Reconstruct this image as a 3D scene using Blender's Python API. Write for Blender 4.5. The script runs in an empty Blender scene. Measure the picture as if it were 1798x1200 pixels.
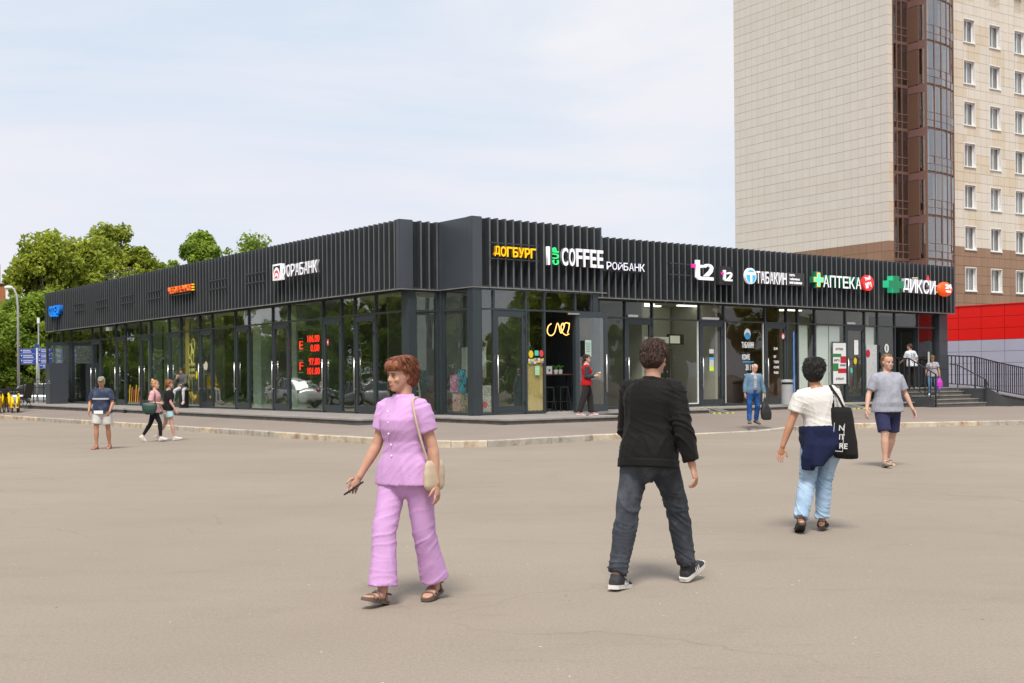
import bpy, bmesh, math, random
from mathutils import Vector, Matrix, noise
from math import sin, cos, pi, radians

SC = bpy.context.scene
COL = SC.collection
random.seed(7)

# ---------------------------------------------------------------- camera
FPX = 2112.0 / 1798.0                    # focal length in picture widths
cam_d = bpy.data.cameras.new('camera')
cam = bpy.data.objects.new('camera', cam_d)
COL.objects.link(cam)
cam_d.sensor_width = 36.0
cam_d.lens = 36.0 * FPX
cam_d.shift_y = (665.5 - 600.0) / 1798.0
cam_d.clip_end = 3000
cam.matrix_world = (Matrix.Translation((0, 0, 1.5)) @ Matrix.Rotation(radians(90), 4, 'X')
                    @ Matrix.Rotation(radians(-0.47), 4, 'Z'))
SC.camera = cam

# ---------------------------------------------------------------- light
SUN_EL, SUN_AZ = 58.0, 186.0             # azimuth measured clockwise from +Y (north)
world = bpy.data.worlds.new('World')
SC.world = world
world.use_nodes = True
wn, wl = world.node_tree.nodes, world.node_tree.links
wn.clear()
w_out = wn.new('ShaderNodeOutputWorld')
w_bg = wn.new('ShaderNodeBackground')
w_bg.inputs['Strength'].default_value = 0.10
w_sky = wn.new('ShaderNodeTexSky')
w_sky.sky_type = 'NISHITA'
w_sky.sun_disc = False
w_sky.sun_elevation = radians(SUN_EL)
w_sky.sun_rotation = radians(SUN_AZ)
w_sky.air_density = 1.2
w_sky.dust_density = 1.5
w_sky.ozone_density = 1.0
w_tc = wn.new('ShaderNodeTexCoord')
w_map = wn.new('ShaderNodeMapping')
w_map.inputs['Scale'].default_value = (1.0, 1.0, 3.2)
w_map.inputs['Location'].default_value = (0.3, 0.1, 0.4)
w_n1 = wn.new('ShaderNodeTexNoise')
w_n1.inputs['Scale'].default_value = 1.7
w_n1.inputs['Detail'].default_value = 7.0
w_n1.inputs['Roughness'].default_value = 0.55
w_n1.inputs['Distortion'].default_value = 0.6
w_r = wn.new('ShaderNodeValToRGB')
w_r.color_ramp.elements[0].position = 0.40
w_r.color_ramp.elements[0].color = (0.52, 0.52, 0.52, 1)
w_r.color_ramp.elements[1].position = 0.56
w_r.color_ramp.elements[1].color = (1, 1, 1, 1)
w_n2 = wn.new('ShaderNodeTexNoise')
w_n2.inputs['Scale'].default_value = 2.6
w_n2.inputs['Detail'].default_value = 3.0
w_cl = wn.new('ShaderNodeMixRGB')        # cloud tint: lilac grey to warm white
w_cl.inputs['Color1'].default_value = (5.7, 5.95, 6.9, 1)
w_cl.inputs['Color2'].default_value = (7.1, 7.0, 7.0, 1)
w_bl = wn.new('ShaderNodeMixRGB')        # thin blue between the veils: sky texture lifted by haze
w_bl.inputs['Fac'].default_value = 0.72
w_bl.inputs['Color2'].default_value = (4.5, 5.9, 7.3, 1)
w_mx = wn.new('ShaderNodeMixRGB')
wl.new(w_tc.outputs['Generated'], w_map.inputs['Vector'])
wl.new(w_map.outputs['Vector'], w_n1.inputs['Vector'])
wl.new(w_map.outputs['Vector'], w_n2.inputs['Vector'])
wl.new(w_n1.outputs['Fac'], w_r.inputs['Fac'])
wl.new(w_n2.outputs['Fac'], w_cl.inputs['Fac'])
wl.new(w_sky.outputs['Color'], w_bl.inputs['Color1'])
wl.new(w_r.outputs['Color'], w_mx.inputs['Fac'])
wl.new(w_bl.outputs['Color'], w_mx.inputs['Color1'])
wl.new(w_cl.outputs['Color'], w_mx.inputs['Color2'])
wl.new(w_mx.outputs['Color'], w_bg.inputs['Color'])
wl.new(w_bg.outputs['Background'], w_out.inputs['Surface'])

sun_d = bpy.data.lights.new('sun', 'SUN')
sun_d.energy = 3.0
sun_d.angle = radians(18)
sun_d.color = (1.0, 0.95, 0.88)
sun = bpy.data.objects.new('sun', sun_d)
COL.objects.link(sun)
_az, _el = radians(SUN_AZ), radians(SUN_EL)
_sd = Vector((sin(_az) * cos(_el), cos(_az) * cos(_el), sin(_el)))
sun.rotation_euler = (-_sd).to_track_quat('-Z', 'Y').to_euler()

SC.view_settings.view_transform = 'Standard'
SC.view_settings.look = 'None'
SC.view_settings.exposure = 0.42
SC.view_settings.gamma = 1.0
SC.view_settings.use_curve_mapping = False
SC.cycles.max_bounces = 8
SC.cycles.transparent_max_bounces = 24
SC.cycles.caustics_reflective = False
SC.cycles.caustics_refractive = False

# ---------------------------------------------------------------- materials
def nd(t, k, **kw):
    n = t.nodes.new(k)
    for a, b in kw.items():
        n.inputs[a.replace('_', ' ')].default_value = b
    return n

def mat(name, col, rough=0.7, metal=0.0, var=0.12, vs=6.0, bump=0.0, bs=60.0, dirt=None, ds=2.0,
        spec=0.5, emit=None, es=1.0, coat=0.0, sub=0.0, sheen=0.0):
    m = bpy.data.materials.new(name)
    m.use_nodes = True
    t = m.node_tree
    b = t.nodes['Principled BSDF']
    b.inputs['Roughness'].default_value = rough
    b.inputs['Metallic'].default_value = metal
    b.inputs['Specular IOR Level'].default_value = spec
    b.inputs['Coat Weight'].default_value = coat
    b.inputs['Sheen Weight'].default_value = sheen
    c = (col[0], col[1], col[2], 1)
    tc = t.nodes.new('ShaderNodeNewGeometry')
    n = nd(t, 'ShaderNodeTexNoise', Scale=vs, Detail=5.0, Roughness=0.6)
    t.links.new(tc.outputs['Position'], n.inputs['Vector'])
    mr = t.nodes.new('ShaderNodeMapRange')
    mr.inputs['From Min'].default_value = 0.25
    mr.inputs['From Max'].default_value = 0.75
    mr.inputs['To Min'].default_value = 1 - var
    mr.inputs['To Max'].default_value = 1 + var
    t.links.new(n.outputs['Fac'], mr.inputs['Value'])
    mul = t.nodes.new('ShaderNodeVectorMath')
    mul.operation = 'SCALE'
    mul.inputs[0].default_value = c[:3]
    t.links.new(mr.outputs['Result'], mul.inputs['Scale'])
    out = mul.outputs['Vector']
    if dirt:
        n2 = nd(t, 'ShaderNodeTexNoise', Scale=ds, Detail=7.0, Roughness=0.65)
        t.links.new(tc.outputs['Position'], n2.inputs['Vector'])
        r2 = t.nodes.new('ShaderNodeValToRGB')
        r2.color_ramp.elements[0].position = 0.48
        r2.color_ramp.elements[0].color = (0, 0, 0, 1)
        r2.color_ramp.elements[1].position = 0.72
        mx = t.nodes.new('ShaderNodeMixRGB')
        mx.inputs['Color2'].default_value = (*dirt, 1)
        t.links.new(n2.outputs['Fac'], r2.inputs['Fac'])
        t.links.new(r2.outputs['Color'], mx.inputs['Fac'])
        t.links.new(out, mx.inputs['Color1'])
        out = mx.outputs['Color']
    t.links.new(out, b.inputs['Base Color'])
    if bump > 0:
        nb = nd(t, 'ShaderNodeTexNoise', Scale=bs, Detail=4.0)
        t.links.new(tc.outputs['Position'], nb.inputs['Vector'])
        bp = t.nodes.new('ShaderNodeBump')
        bp.inputs['Strength'].default_value = bump
        bp.inputs['Distance'].default_value = 0.02
        t.links.new(nb.outputs['Fac'], bp.inputs['Height'])
        t.links.new(bp.outputs['Normal'], b.inputs['Normal'])
    if emit:
        b.inputs['Emission Color'].default_value = (*emit, 1)
        b.inputs['Emission Strength'].default_value = es
    m.diffuse_color = c
    return m

def glass_mat(name, tint=(0.62, 0.66, 0.62), ior=1.45, rough=0.0, refl=(1, 1, 1)):
    m = bpy.data.materials.new(name)
    m.use_nodes = True
    t = m.node_tree
    t.nodes.clear()
    o = t.nodes.new('ShaderNodeOutputMaterial')
    tr = t.nodes.new('ShaderNodeBsdfTransparent')
    tr.inputs['Color'].default_value = (*tint, 1)
    gl = t.nodes.new('ShaderNodeBsdfGlossy')
    gl.inputs['Roughness'].default_value = rough
    gl.inputs['Color'].default_value = (*refl, 1)
    fr = t.nodes.new('ShaderNodeFresnel')
    g = t.nodes.new('ShaderNodeNewGeometry')
    mi = t.nodes.new('ShaderNodeMath'); mi.operation = 'MULTIPLY_ADD'   # same reflectance on both faces of the pane
    mi.inputs[1].default_value = 1 / ior - ior
    mi.inputs[2].default_value = ior
    t.links.new(g.outputs['Backfacing'], mi.inputs[0])
    t.links.new(mi.outputs['Value'], fr.inputs['IOR'])
    n = nd(t, 'ShaderNodeTexNoise', Scale=0.9, Detail=1.0)
    t.links.new(g.outputs['Position'], n.inputs['Vector'])
    bp = t.nodes.new('ShaderNodeBump')
    bp.inputs['Strength'].default_value = 0.035
    bp.inputs['Distance'].default_value = 0.25
    t.links.new(n.outputs['Fac'], bp.inputs['Height'])
    t.links.new(bp.outputs['Normal'], gl.inputs['Normal'])
    mx = t.nodes.new('ShaderNodeMixShader')
    t.links.new(fr.outputs['Fac'], mx.inputs['Fac'])
    t.links.new(tr.outputs['BSDF'], mx.inputs[1])
    t.links.new(gl.outputs['BSDF'], mx.inputs[2])
    t.links.new(mx.outputs['Shader'], o.inputs['Surface'])
    return m

# ---------------------------------------------------------------- mesh helpers
class MB:
    def __init__(s):
        s.v, s.f = [], []
    def add(s, vs, fs):
        o = len(s.v)
        s.v += [tuple(v) for v in vs]
        s.f += [tuple(i + o for i in f) for f in fs]
        return s
    def box(s, x0, x1, y0, y1, z0, z1):
        v = [(x0, y0, z0), (x1, y0, z0), (x1, y1, z0), (x0, y1, z0), (x0, y0, z1), (x1, y0, z1), (x1, y1, z1), (x0, y1, z1)]
        return s.add(v, [(3, 2, 1, 0), (4, 5, 6, 7), (0, 1, 5, 4), (1, 2, 6, 5), (2, 3, 7, 6), (3, 0, 4, 7)])
    def bar(s, a, b, r, n=8, r2=None, cap=True):
        a, b = Vector(a), Vector(b)
        return s.tube([a, b], [r, r if r2 is None else r2], n, cap)
    def tube(s, pts, rad, n=10, cap=True, ref=None, flat=1.0):
        pts = [Vector(p) for p in pts]
        m = len(pts)
        rings = []
        pv = None
        for i, p in enumerate(pts):
            t = (pts[min(i + 1, m - 1)] - pts[max(i - 1, 0)])
            t = t.normalized() if t.length > 1e-9 else Vector((0, 0, 1))
            if pv is None:
                rf = Vector(ref) if ref else (Vector((1, 0, 0)) if abs(t.x) < 0.9 else Vector((0, 1, 0)))
            else:
                rf = pv
            u = (rf - t * rf.dot(t))
            u = u.normalized() if u.length > 1e-6 else t.orthogonal().normalized()
            pv = u
            w = t.cross(u)
            r = rad[i] if isinstance(rad, list) else rad
            ra, rb = (r if isinstance(r, (list, tuple)) else (r, r * flat))
            rings.append([p + u * (cos(2 * pi * k / n) * ra) + w * (sin(2 * pi * k / n) * rb) for k in range(n)])
        vs = [v for rg in rings for v in rg]
        fs = []
        for i in range(m - 1):
            for k in range(n):
                fs.append((i * n + k, i * n + (k + 1) % n, (i + 1) * n + (k + 1) % n, (i + 1) * n + k))
        if cap:
            vs += [pts[0], pts[-1]]
            a, b = len(vs) - 2, len(vs) - 1
            for k in range(n):
                fs.append((a, (k + 1) % n, k))
                fs.append((b, (m - 1) * n + k, (m - 1) * n + (k + 1) % n))
        return s.add(vs, fs)
    def rings(s, rgs, cap=True):
        n = len(rgs[0])
        vs = [Vector(v) for r in rgs for v in r]
        fs = []
        m = len(rgs)
        for i in range(m - 1):
            for k in range(n):
                fs.append((i * n + k, i * n + (k + 1) % n, (i + 1) * n + (k + 1) % n, (i + 1) * n + k))
        if cap:
            c0 = sum((Vector(v) for v in rgs[0]), Vector()) / n
            c1 = sum((Vector(v) for v in rgs[-1]), Vector()) / n
            vs += [c0, c1]
            a, b = len(vs) - 2, len(vs) - 1
            for k in range(n):
                fs.append((a, (k + 1) % n, k))
                fs.append((b, (m - 1) * n + k, (m - 1) * n + (k + 1) % n))
        return s.add(vs, fs)
    def ell(s, c, r, n=14, m=8, M=None):
        c = Vector(c)
        rgs = []
        for i in range(m + 1):
            a = -pi / 2 + pi * i / m
            rr = max(cos(a), 0.02)
            ring = []
            for k in range(n):
                p = Vector((r[0] * rr * cos(2 * pi * k / n), r[1] * rr * sin(2 * pi * k / n), r[2] * sin(a)))
                ring.append(c + (M @ p if M else p))
            rgs.append(ring)
        return s.rings(rgs)
    def prism(s, poly, axis, a, b):
        """poly: list of 2-D points; extruded from a to b along axis 'x','y' or 'z'."""
        def pt(p, h):
            return {'x': (h, p[0], p[1]), 'y': (p[0], h, p[1]), 'z': (p[0], p[1], h)}[axis]
        n = len(poly)
        vs = [pt(p, a) for p in poly] + [pt(p, b) for p in poly]
        fs = [tuple(range(n)), tuple(range(2 * n - 1, n - 1, -1))]
        for k in range(n):
            fs.append((k, n + k, n + (k + 1) % n, (k + 1) % n))
        return s.add(vs, fs)
    def mesh(s, name, m=None, smooth=False, fix=True):
        me = bpy.data.meshes.new(name)
        me.from_pydata(s.v, [], s.f)
        if m:
            for mm in (m if isinstance(m, list) else [m]):
                me.materials.append(mm)
        if fix:
            bm = bmesh.new()
            bm.from_mesh(me)
            bmesh.ops.recalc_face_normals(bm, faces=bm.faces)
            bm.to_mesh(me)
            bm.free()
        if smooth:
            me.polygons.foreach_set('use_smooth', [True] * len(me.polygons))
        me.update()
        return me

def ob(name, me, parent=None, loc=None, label=None, kind=None, rot=None):
    o = bpy.data.objects.new(name, me)
    COL.objects.link(o)
    if parent is not None:
        o.parent = parent
    if loc is not None:
        o.location = loc
    if rot is not None:
        o.rotation_euler = rot
    if label:
        o['label'] = label
    if kind:
        o['kind'] = kind
    return o

def part(name, mb, m, parent, loc=None, smooth=False, label=None, kind=None, bevel=0.0, rot=None):
    me = mb.mesh(name, m, smooth)
    if bevel:
        bm = bmesh.new()
        bm.from_mesh(me)
        bmesh.ops.bevel(bm, geom=[e for e in bm.edges], offset=bevel, segments=2, affect='EDGES', clamp_overlap=True)
        bm.to_mesh(me)
        bm.free()
    return ob(name, me, parent, loc, label, kind, rot)

def thing(name, label, cat, loc=(0, 0, 0), rotz=0.0, group=None):
    o = bpy.data.objects.new(name, None)
    COL.objects.link(o)
    o.empty_display_size = 0.3
    o.location = loc
    o.rotation_euler = (0, 0, rotz)
    o['label'] = label
    o['category'] = cat
    if group:
        o['group'] = group
    return o

def tag(o, label, cat, group=None):
    o['label'] = label
    o['category'] = cat
    if group:
        o['group'] = group
    return o

def structure(name, me):
    return ob(name, me, kind='structure')

def copy_thing(root, loc, rotz, label, group=None, scale=None):
    def cp(o, par):
        c = o.copy()
        COL.objects.link(c)
        c.parent = par
        for ch in list(o.children):
            cp(ch, c)
        return c
    r = cp(root, None)
    r.location = loc
    r.rotation_euler = (0, 0, rotz)
    if scale:
        r.scale = (scale, scale, scale)
    r['label'] = label
    if group:
        r['group'] = group
        root['group'] = group
    return r

# building frame: local x runs along the right wing, local y along the left wing
FX, FY = -1.095, 34.0
TH = math.atan2(0.6027, 0.798)
def W(r, l, z=0.0):
    return Vector((FX + r * cos(TH) - l * sin(TH), FY + r * sin(TH) + l * cos(TH), z))

def text_mesh(body, h, w=None, depth=0.05, bold=0.0, m=None, name='lettering', res=3):
    cu = bpy.data.curves.new(name, 'FONT')
    cu.body = body
    cu.offset = bold
    cu.extrude = 0.5
    cu.resolution_u = res
    o = bpy.data.objects.new(name, cu)
    COL.objects.link(o)
    me = bpy.data.meshes.new_from_object(o.evaluated_get(bpy.context.evaluated_depsgraph_get()))
    bpy.data.objects.remove(o)
    bpy.data.curves.remove(cu)
    xs = [v.co.x for v in me.vertices]
    ys = [v.co.y for v in me.vertices]
    x0, x1, y0, y1 = min(xs), max(xs), min(ys), max(ys)
    sy = h / (y1 - y0)
    sx = (w / (x1 - x0)) if w else sy
    for v in me.vertices:      # text stands in local x / z, its face looks along -y
        x, y, z = v.co
        v.co = ((x - x0) * sx, -z * depth, (y - y0) * sy)
    me.flip_normals() if False else None
    me.materials.clear()
    if m:
        me.materials.append(m)
    me.name = name
    me.update()
    return me, (x1 - x0) * sx
# ---------------------------------------------------------------- the ground
def ground_material(name, base, light, dark, seed=0.0):
    m = bpy.data.materials.new(name)
    m.use_nodes = True
    t = m.node_tree
    b = t.nodes['Principled BSDF']
    b.inputs['Roughness'].default_value = 0.93
    b.inputs['Specular IOR Level'].default_value = 0.25
    g = t.nodes.new('ShaderNodeNewGeometry')
    mp = t.nodes.new('ShaderNodeMapping')
    mp.inputs['Location'].default_value = (seed, seed * 2, 0)
    t.links.new(g.outputs['Position'], mp.inputs['Vector'])
    def noise_(scale, det, rough, stretch=None):
        n = nd(t, 'ShaderNodeTexNoise', Scale=scale, Detail=det, Roughness=rough)
        src = mp.outputs['Vector']
        if stretch:
            m2 = t.nodes.new('ShaderNodeMapping')
            m2.inputs['Rotation'].default_value = (0, 0, 0.25)
            m2.inputs['Scale'].default_value = stretch
            t.links.new(src, m2.inputs['Vector'])
            src = m2.outputs['Vector']
        t.links.new(src, n.inputs['Vector'])
        return n.outputs['Fac']
    def ramp(fac, a, b_, ca, cb):
        r = t.nodes.new('ShaderNodeValToRGB')
        r.color_ramp.elements[0].position = a
        r.color_ramp.elements[0].color = (*ca, 1)
        r.color_ramp.elements[1].position = b_
        r.color_ramp.elements[1].color = (*cb, 1)
        t.links.new(fac, r.inputs['Fac'])
        return r.outputs['Color']
    def mix(fac, a, b_, mode='MIX'):
        x = t.nodes.new('ShaderNodeMixRGB')
        x.blend_type = mode
        for s, v in (('Fac', fac), ('Color1', a), ('Color2', b_)):
            if isinstance(v, (int, float)):
                x.inputs[s].default_value = v
            elif isinstance(v, tuple):
                x.inputs[s].default_value = (*v, 1)
            else:
                t.links.new(v, x.inputs[s])
        return x.outputs['Color']
    big = ramp(noise_(0.16, 6, 0.6), 0.34, 0.66, (0, 0, 0), (1, 1, 1))
    c = mix(big, base, light)
    streak = ramp(noise_(0.55, 8, 0.72, (0.6, 1.5, 1)), 0.53, 0.80, (0, 0, 0), (1, 1, 1))
    c = mix(mix(0.34, (0, 0, 0), streak), c, dark)
    worn = ramp(noise_(1.9, 9, 0.78, (0.6, 1.8, 1)), 0.56, 0.72, (0, 0, 0), (1, 1, 1))
    c = mix(mix(0.42, (0, 0, 0), worn), c, dark)
    fine = ramp(noise_(95.0, 3, 0.7), 0.3, 0.7, (0.84, 0.84, 0.84), (1.16, 1.16, 1.16))
    c = mix(1.0, c, fine, 'MULTIPLY')
    grit = ramp(noise_(38.0, 2, 0.5), 0.3, 0.7, (0.93, 0.93, 0.93), (1.06, 1.06, 1.06))
    c = mix(1.0, c, grit, 'MULTIPLY')
    # pale chips and dark pits of the aggregate
    vo = t.nodes.new('ShaderNodeTexVoronoi')
    vo.inputs['Scale'].default_value = 7.5
    t.links.new(mp.outputs['Vector'], vo.inputs['Vector'])
    chip = ramp(vo.outputs['Distance'], 0.035, 0.075, (1, 1, 1), (0, 0, 0))
    sel = ramp(noise_(2.3, 2, 0.5), 0.55, 0.6, (0, 0, 0), (1, 1, 1))
    chips = mix(1.0, chip, sel, 'MULTIPLY')
    c = mix(chips, c, (0.62, 0.58, 0.52))
    vo2 = t.nodes.new('ShaderNodeTexVoronoi')
    vo2.inputs['Scale'].default_value = 5.1
    mp2 = t.nodes.new('ShaderNodeMapping')
    mp2.inputs['Location'].default_value = (3.7, 9.1, 0)
    t.links.new(g.outputs['Position'], mp2.inputs['Vector'])
    t.links.new(mp2.outputs['Vector'], vo2.inputs['Vector'])
    pit = ramp(vo2.outputs['Distance'], 0.03, 0.06, (1, 1, 1), (0, 0, 0))
    pits = mix(1.0, pit, ramp(noise_(1.7, 2, 0.5), 0.57, 0.62, (0, 0, 0), (1, 1, 1)), 'MULTIPLY')
    c = mix(pits, c, (0.05, 0.045, 0.04))
    # hairline cracks in a few places
    vc = t.nodes.new('ShaderNodeTexVoronoi')
    vc.feature = 'DISTANCE_TO_EDGE'
    vc.inputs['Scale'].default_value = 0.38
    wob = t.nodes.new('ShaderNodeVectorMath'); wob.operation = 'MULTIPLY_ADD'
    nw = nd(t, 'ShaderNodeTexNoise', Scale=1.3, Detail=5.0)
    t.links.new(mp.outputs['Vector'], nw.inputs['Vector'])
    wob.inputs[1].default_value = (.9, .9, 0)
    t.links.new(nw.outputs['Color'], wob.inputs[0])
    t.links.new(mp.outputs['Vector'], wob.inputs[2])
    t.links.new(wob.outputs['Vector'], vc.inputs['Vector'])
    crk = ramp(vc.outputs['Distance'], 0.0015, 0.006, (1, 1, 1), (0, 0, 0))
    crk = mix(1.0, crk, ramp(noise_(.21, 2, .5), .50, .60, (0, 0, 0), (.25, .25, .25)), 'MULTIPLY')
    c = mix(crk, c, (.09, .075, .06))
    t.links.new(c, b.inputs['Base Color'])
    nb = noise_(60.0, 4, 0.7)
    nb2 = noise_(1.2, 6, 0.6)
    ad = t.nodes.new('ShaderNodeMath')
    ad.operation = 'MULTIPLY_ADD'
    ad.inputs[1].default_value = 0.35
    t.links.new(nb, ad.inputs[0])
    t.links.new(nb2, ad.inputs[2])
    bp = t.nodes.new('ShaderNodeBump')
    bp.inputs['Strength'].default_value = 0.35
    bp.inputs['Distance'].default_value = 0.015
    t.links.new(ad.outputs['Value'], bp.inputs['Height'])
    t.links.new(bp.outputs['Normal'], b.inputs['Normal'])
    return m

M_ASPH = ground_material('asphalt', (0.262, 0.220, 0.176), (0.305, 0.257, 0.206), (0.165, 0.138, 0.11))
M_WALK = ground_material('pavement_asphalt', (0.235, 0.193, 0.163), (0.275, 0.228, 0.193), (0.15, 0.12, 0.105), 5.0)
M_GRASS = mat('lawn_grass', (0.07, 0.12, 0.02), 0.9, var=0.4, vs=0.8, bump=0.6, bs=20)

def sheet(name, pts, m, z=0.0):
    mb = MB()
    mb.add([(x, y, z) for x, y in pts], [tuple(range(len(pts)))])
    me = mb.mesh(name, m, fix=False)
    return structure(name, me)

# car park sheet reaching the horizon
sheet('ground', [(-900, -300), (900, -300), (900, 1500), (-900, 1500)], M_ASPH)
# lawn under the trees
def lawn(pts, z=0.03):
    mb = MB()
    n = len(pts)
    mb.add([(x, y, z) for x, y in pts] + [(x, y, -0.05) for x, y in pts],
           [tuple(range(n))] + [(k, (k + 1) % n, n + (k + 1) % n, n + k) for k in range(n)])
    return structure('lawn', mb.mesh('lawn', M_GRASS))
lawn([(-40, 76), (-13, 88), (-4, 150), (-75, 150), (-75, 76)])
lawn([(-39, 30), (-42, 72), (-95, 110), (-110, 30)])

# pavement between kerb and building; kerb line with a dropped length on the right
KL = [(-34.7, 66.7, .15), (-21.5, 50.5, .15), (-9.46, 35.75, .15), (-3.16, 27.94, .15), (-2.1, 26.75, .15), (-1.35, 26.33, .15), (-.55, 26.45, .15),
      (-.14, 26.98 - .22, .15), (1.93, 28.75, .15), (2.69, 29.4, .14), (4.05, 30.75, .03), (5.43, 32.1, .02), (6.7, 32.8, .03), (7.86, 33.4, .12), (9.53, 34.36, .14),
      (15.3, 35.9, .14), (30, 39.0, .14)]
KP = [Vector((a, b, 0)) for a, b, c in KL]
M_KERB = mat('kerb_stone', (0.52, 0.45, 0.34), 0.85, var=0.25, vs=2.5, bump=0.5, bs=30, dirt=(0.26, 0.13, 0.05), ds=3.5)
M_KERB2 = mat('kerb_stone_grey', (0.42, 0.38, 0.32), 0.85, var=0.25, vs=3, bump=0.5, bs=30, dirt=(0.2, 0.17, 0.12), ds=4)
kerb_w = 0.16
def inward(i):
    d = (KP[min(i + 1, len(KP) - 1)] - KP[max(i - 1, 0)]).normalized()
    return Vector((-d.y, d.x, 0))
kerb = bpy.data.objects.new('kerb', None)
COL.objects.link(kerb)
kerb['kind'] = 'structure'
rk = random.Random(3)
for i in range(len(KP) - 1):
    a, b = KP[i], KP[i + 1]
    na, nb_ = inward(i), inward(i + 1)
    ha, hb = KL[i][2], KL[i + 1][2]
    L_ = (b - a).length
    n = max(1, round(L_ / 1.6))
    for k in range(n):
        t0, t1 = k / n + 0.006 / L_ * (k > 0 or True), (k + 1) / n - 0.006 / L_
        mb = MB()
        dz = rk.uniform(-.006, .006)
        j = rk.uniform(-.008, .008)
        vs = []
        for t in (t0, t1):
            p = a.lerp(b, t)
            nn = na.lerp(nb_, t).normalized()
            h = ha + (hb - ha) * t + dz
            for (o, z) in ((j, -0.1), (j, h - 0.02), (j + 0.02, h), (kerb_w, h), (kerb_w, -0.1)):
                q = p + nn * o
                vs.append((q.x, q.y, z))
        fs = [(0, 1, 6, 5), (1, 2, 7, 6), (2, 3, 8, 7), (3, 4, 9, 8), (4, 3, 2, 1, 0), (5, 6, 7, 8, 9)]
        mb.add(vs, fs)
        part('kerb_stone', mb, M_KERB if rk.random() < .6 else M_KERB2, kerb)

# pavement surface: kerb side -> plinth side, rising gently to the building
inner = []
outer = []
BASE_Z = 0.33
def plinth_pt(i):
    return [(-40, 81), (-26.5, 62.5), W(-3.5, 19), W(-3.5, 8), W(-3.5, 4), W(-3.4, 1.2), W(-1.1, .2), W(-1.1, -3.1), W(2, -3.1),
            W(2.6, -3.1), W(3.1, -3.1), W(3.3, -.2), W(9.3, -.2), W(9.6, .5), W(16, .5), W(26, -.35), W(36, 1.2)][i]
def plinth_z(i):
    return .3 if i < 2 else (.22 if i == 15 else (-.02 if i == 16 else BASE_Z))
mb = MB()
vs = []
SUB = 8
for i in range(len(KP)):
    nn = inward(i)
    a = KP[i] + nn * (kerb_w + 0.004)
    q = plinth_pt(i)
    b = Vector((q[0], q[1], 0))
    for k in range(SUB + 1):
        t = k / SUB
        p = a.lerp(b, t)
        vs.append((p.x, p.y, (KL[i][2] - 0.008) * (1 - t) + plinth_z(i) * t))
fs = []
for i in range(len(KP) - 1):
    for k in range(SUB):
        o = i * (SUB + 1) + k
        fs.append((o, o + SUB + 1, o + SUB + 2, o + 1))
# floor beyond, under the building
mb.add(vs, fs)
structure('pavement', mb.mesh('pavement', M_WALK))
# ---------------------------------------------------------------- the shopping pavilion
M_FIN_SKYLIT = mat('fin_edge_skylit', (0.115, 0.12, 0.12), 0.45, var=.15, vs=2)  # fin paint lightened: sky light on the outer edges put into the colour
M_FIN = mat('anthracite_metal', (0.037, 0.042, 0.048), 0.42, 0.0, var=0.18, vs=1.2, bump=0.03, spec=0.55)
M_BACK = mat('anthracite_sheet', (0.016, 0.019, 0.022), 0.6, var=0.2, vs=1.0)
M_FLAT = mat('anthracite_panel', (0.050, 0.060, 0.072), 0.36, var=0.10, vs=0.8, spec=0.6)
M_FRAME = mat('window_frame_grey', (0.032, 0.042, 0.048), 0.35, var=0.1, vs=2, spec=0.5)
M_DRIP = mat('drip_edge', (0.20, 0.20, 0.19), 0.5, var=0.3, vs=3)
M_SOFF = mat('soffit', (0.05, 0.05, 0.05), 0.7)
M_PLINTH = mat('plinth_granite', (0.085, 0.083, 0.078), 0.75, var=0.3, vs=3.0, bump=0.3, bs=25, dirt=(0.13, 0.115, 0.1), ds=3)
M_PTOP = mat('plinth_top', (0.29, 0.265, 0.24), 0.8, var=0.15, vs=1.6, bump=0.2, bs=30, dirt=(0.2, 0.18, 0.16), ds=2.5)
M_GLASS = glass_mat('shop_glass', (0.94, 0.97, 0.93), 1.85)
M_GLASSL = glass_mat('shop_glass_clear', (0.96, 0.97, 0.94), 1.42)
M_STEEL = mat('brushed_steel', (0.72, 0.70, 0.66), 0.28, 1.0, var=0.05)
M_BLACK = mat('black_plastic', (0.015, 0.015, 0.016), 0.5)
M_WHITE = mat('white_paint', (0.78, 0.78, 0.76), 0.5, var=0.05)
ROT = radians(90)

B = thing('shopping_pavilion', 'dark single storey shopping pavilion with ribbed metal fascia above glass shopfronts', 'building', (FX, FY, 0), TH)

Z_F, Z_T, Z_B0, Z_TOP = 0.47, 3.5, 4.13, 6.12
# fins, all sharing one mesh per run
fw = 0.055
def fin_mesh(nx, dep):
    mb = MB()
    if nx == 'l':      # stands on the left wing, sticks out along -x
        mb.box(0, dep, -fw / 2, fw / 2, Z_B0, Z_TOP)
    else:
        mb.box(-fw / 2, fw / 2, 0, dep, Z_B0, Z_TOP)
    me = mb.mesh('fin', [M_FIN, M_FIN_SKYLIT])
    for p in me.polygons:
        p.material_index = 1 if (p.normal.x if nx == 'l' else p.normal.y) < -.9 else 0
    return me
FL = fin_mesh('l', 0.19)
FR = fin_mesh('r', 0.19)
y = 1.99
while y < 36.3:
    ob('fin', FL, B, (-1.35, y, 0))
    y += 0.29
for x in (-0.62, -0.34, -0.06 - 0.0):
    ob('fin', FR, B, (x, 1.70, 0))
x = 0.62
while x < 4.85:
    ob('fin', FR, B, (x, 0.0, 0))
    x += 0.282
x = 5.2
while x < 26.2:
    ob('fin', FR, B, (x, 1.70, 0))
    x += 0.2935
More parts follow.
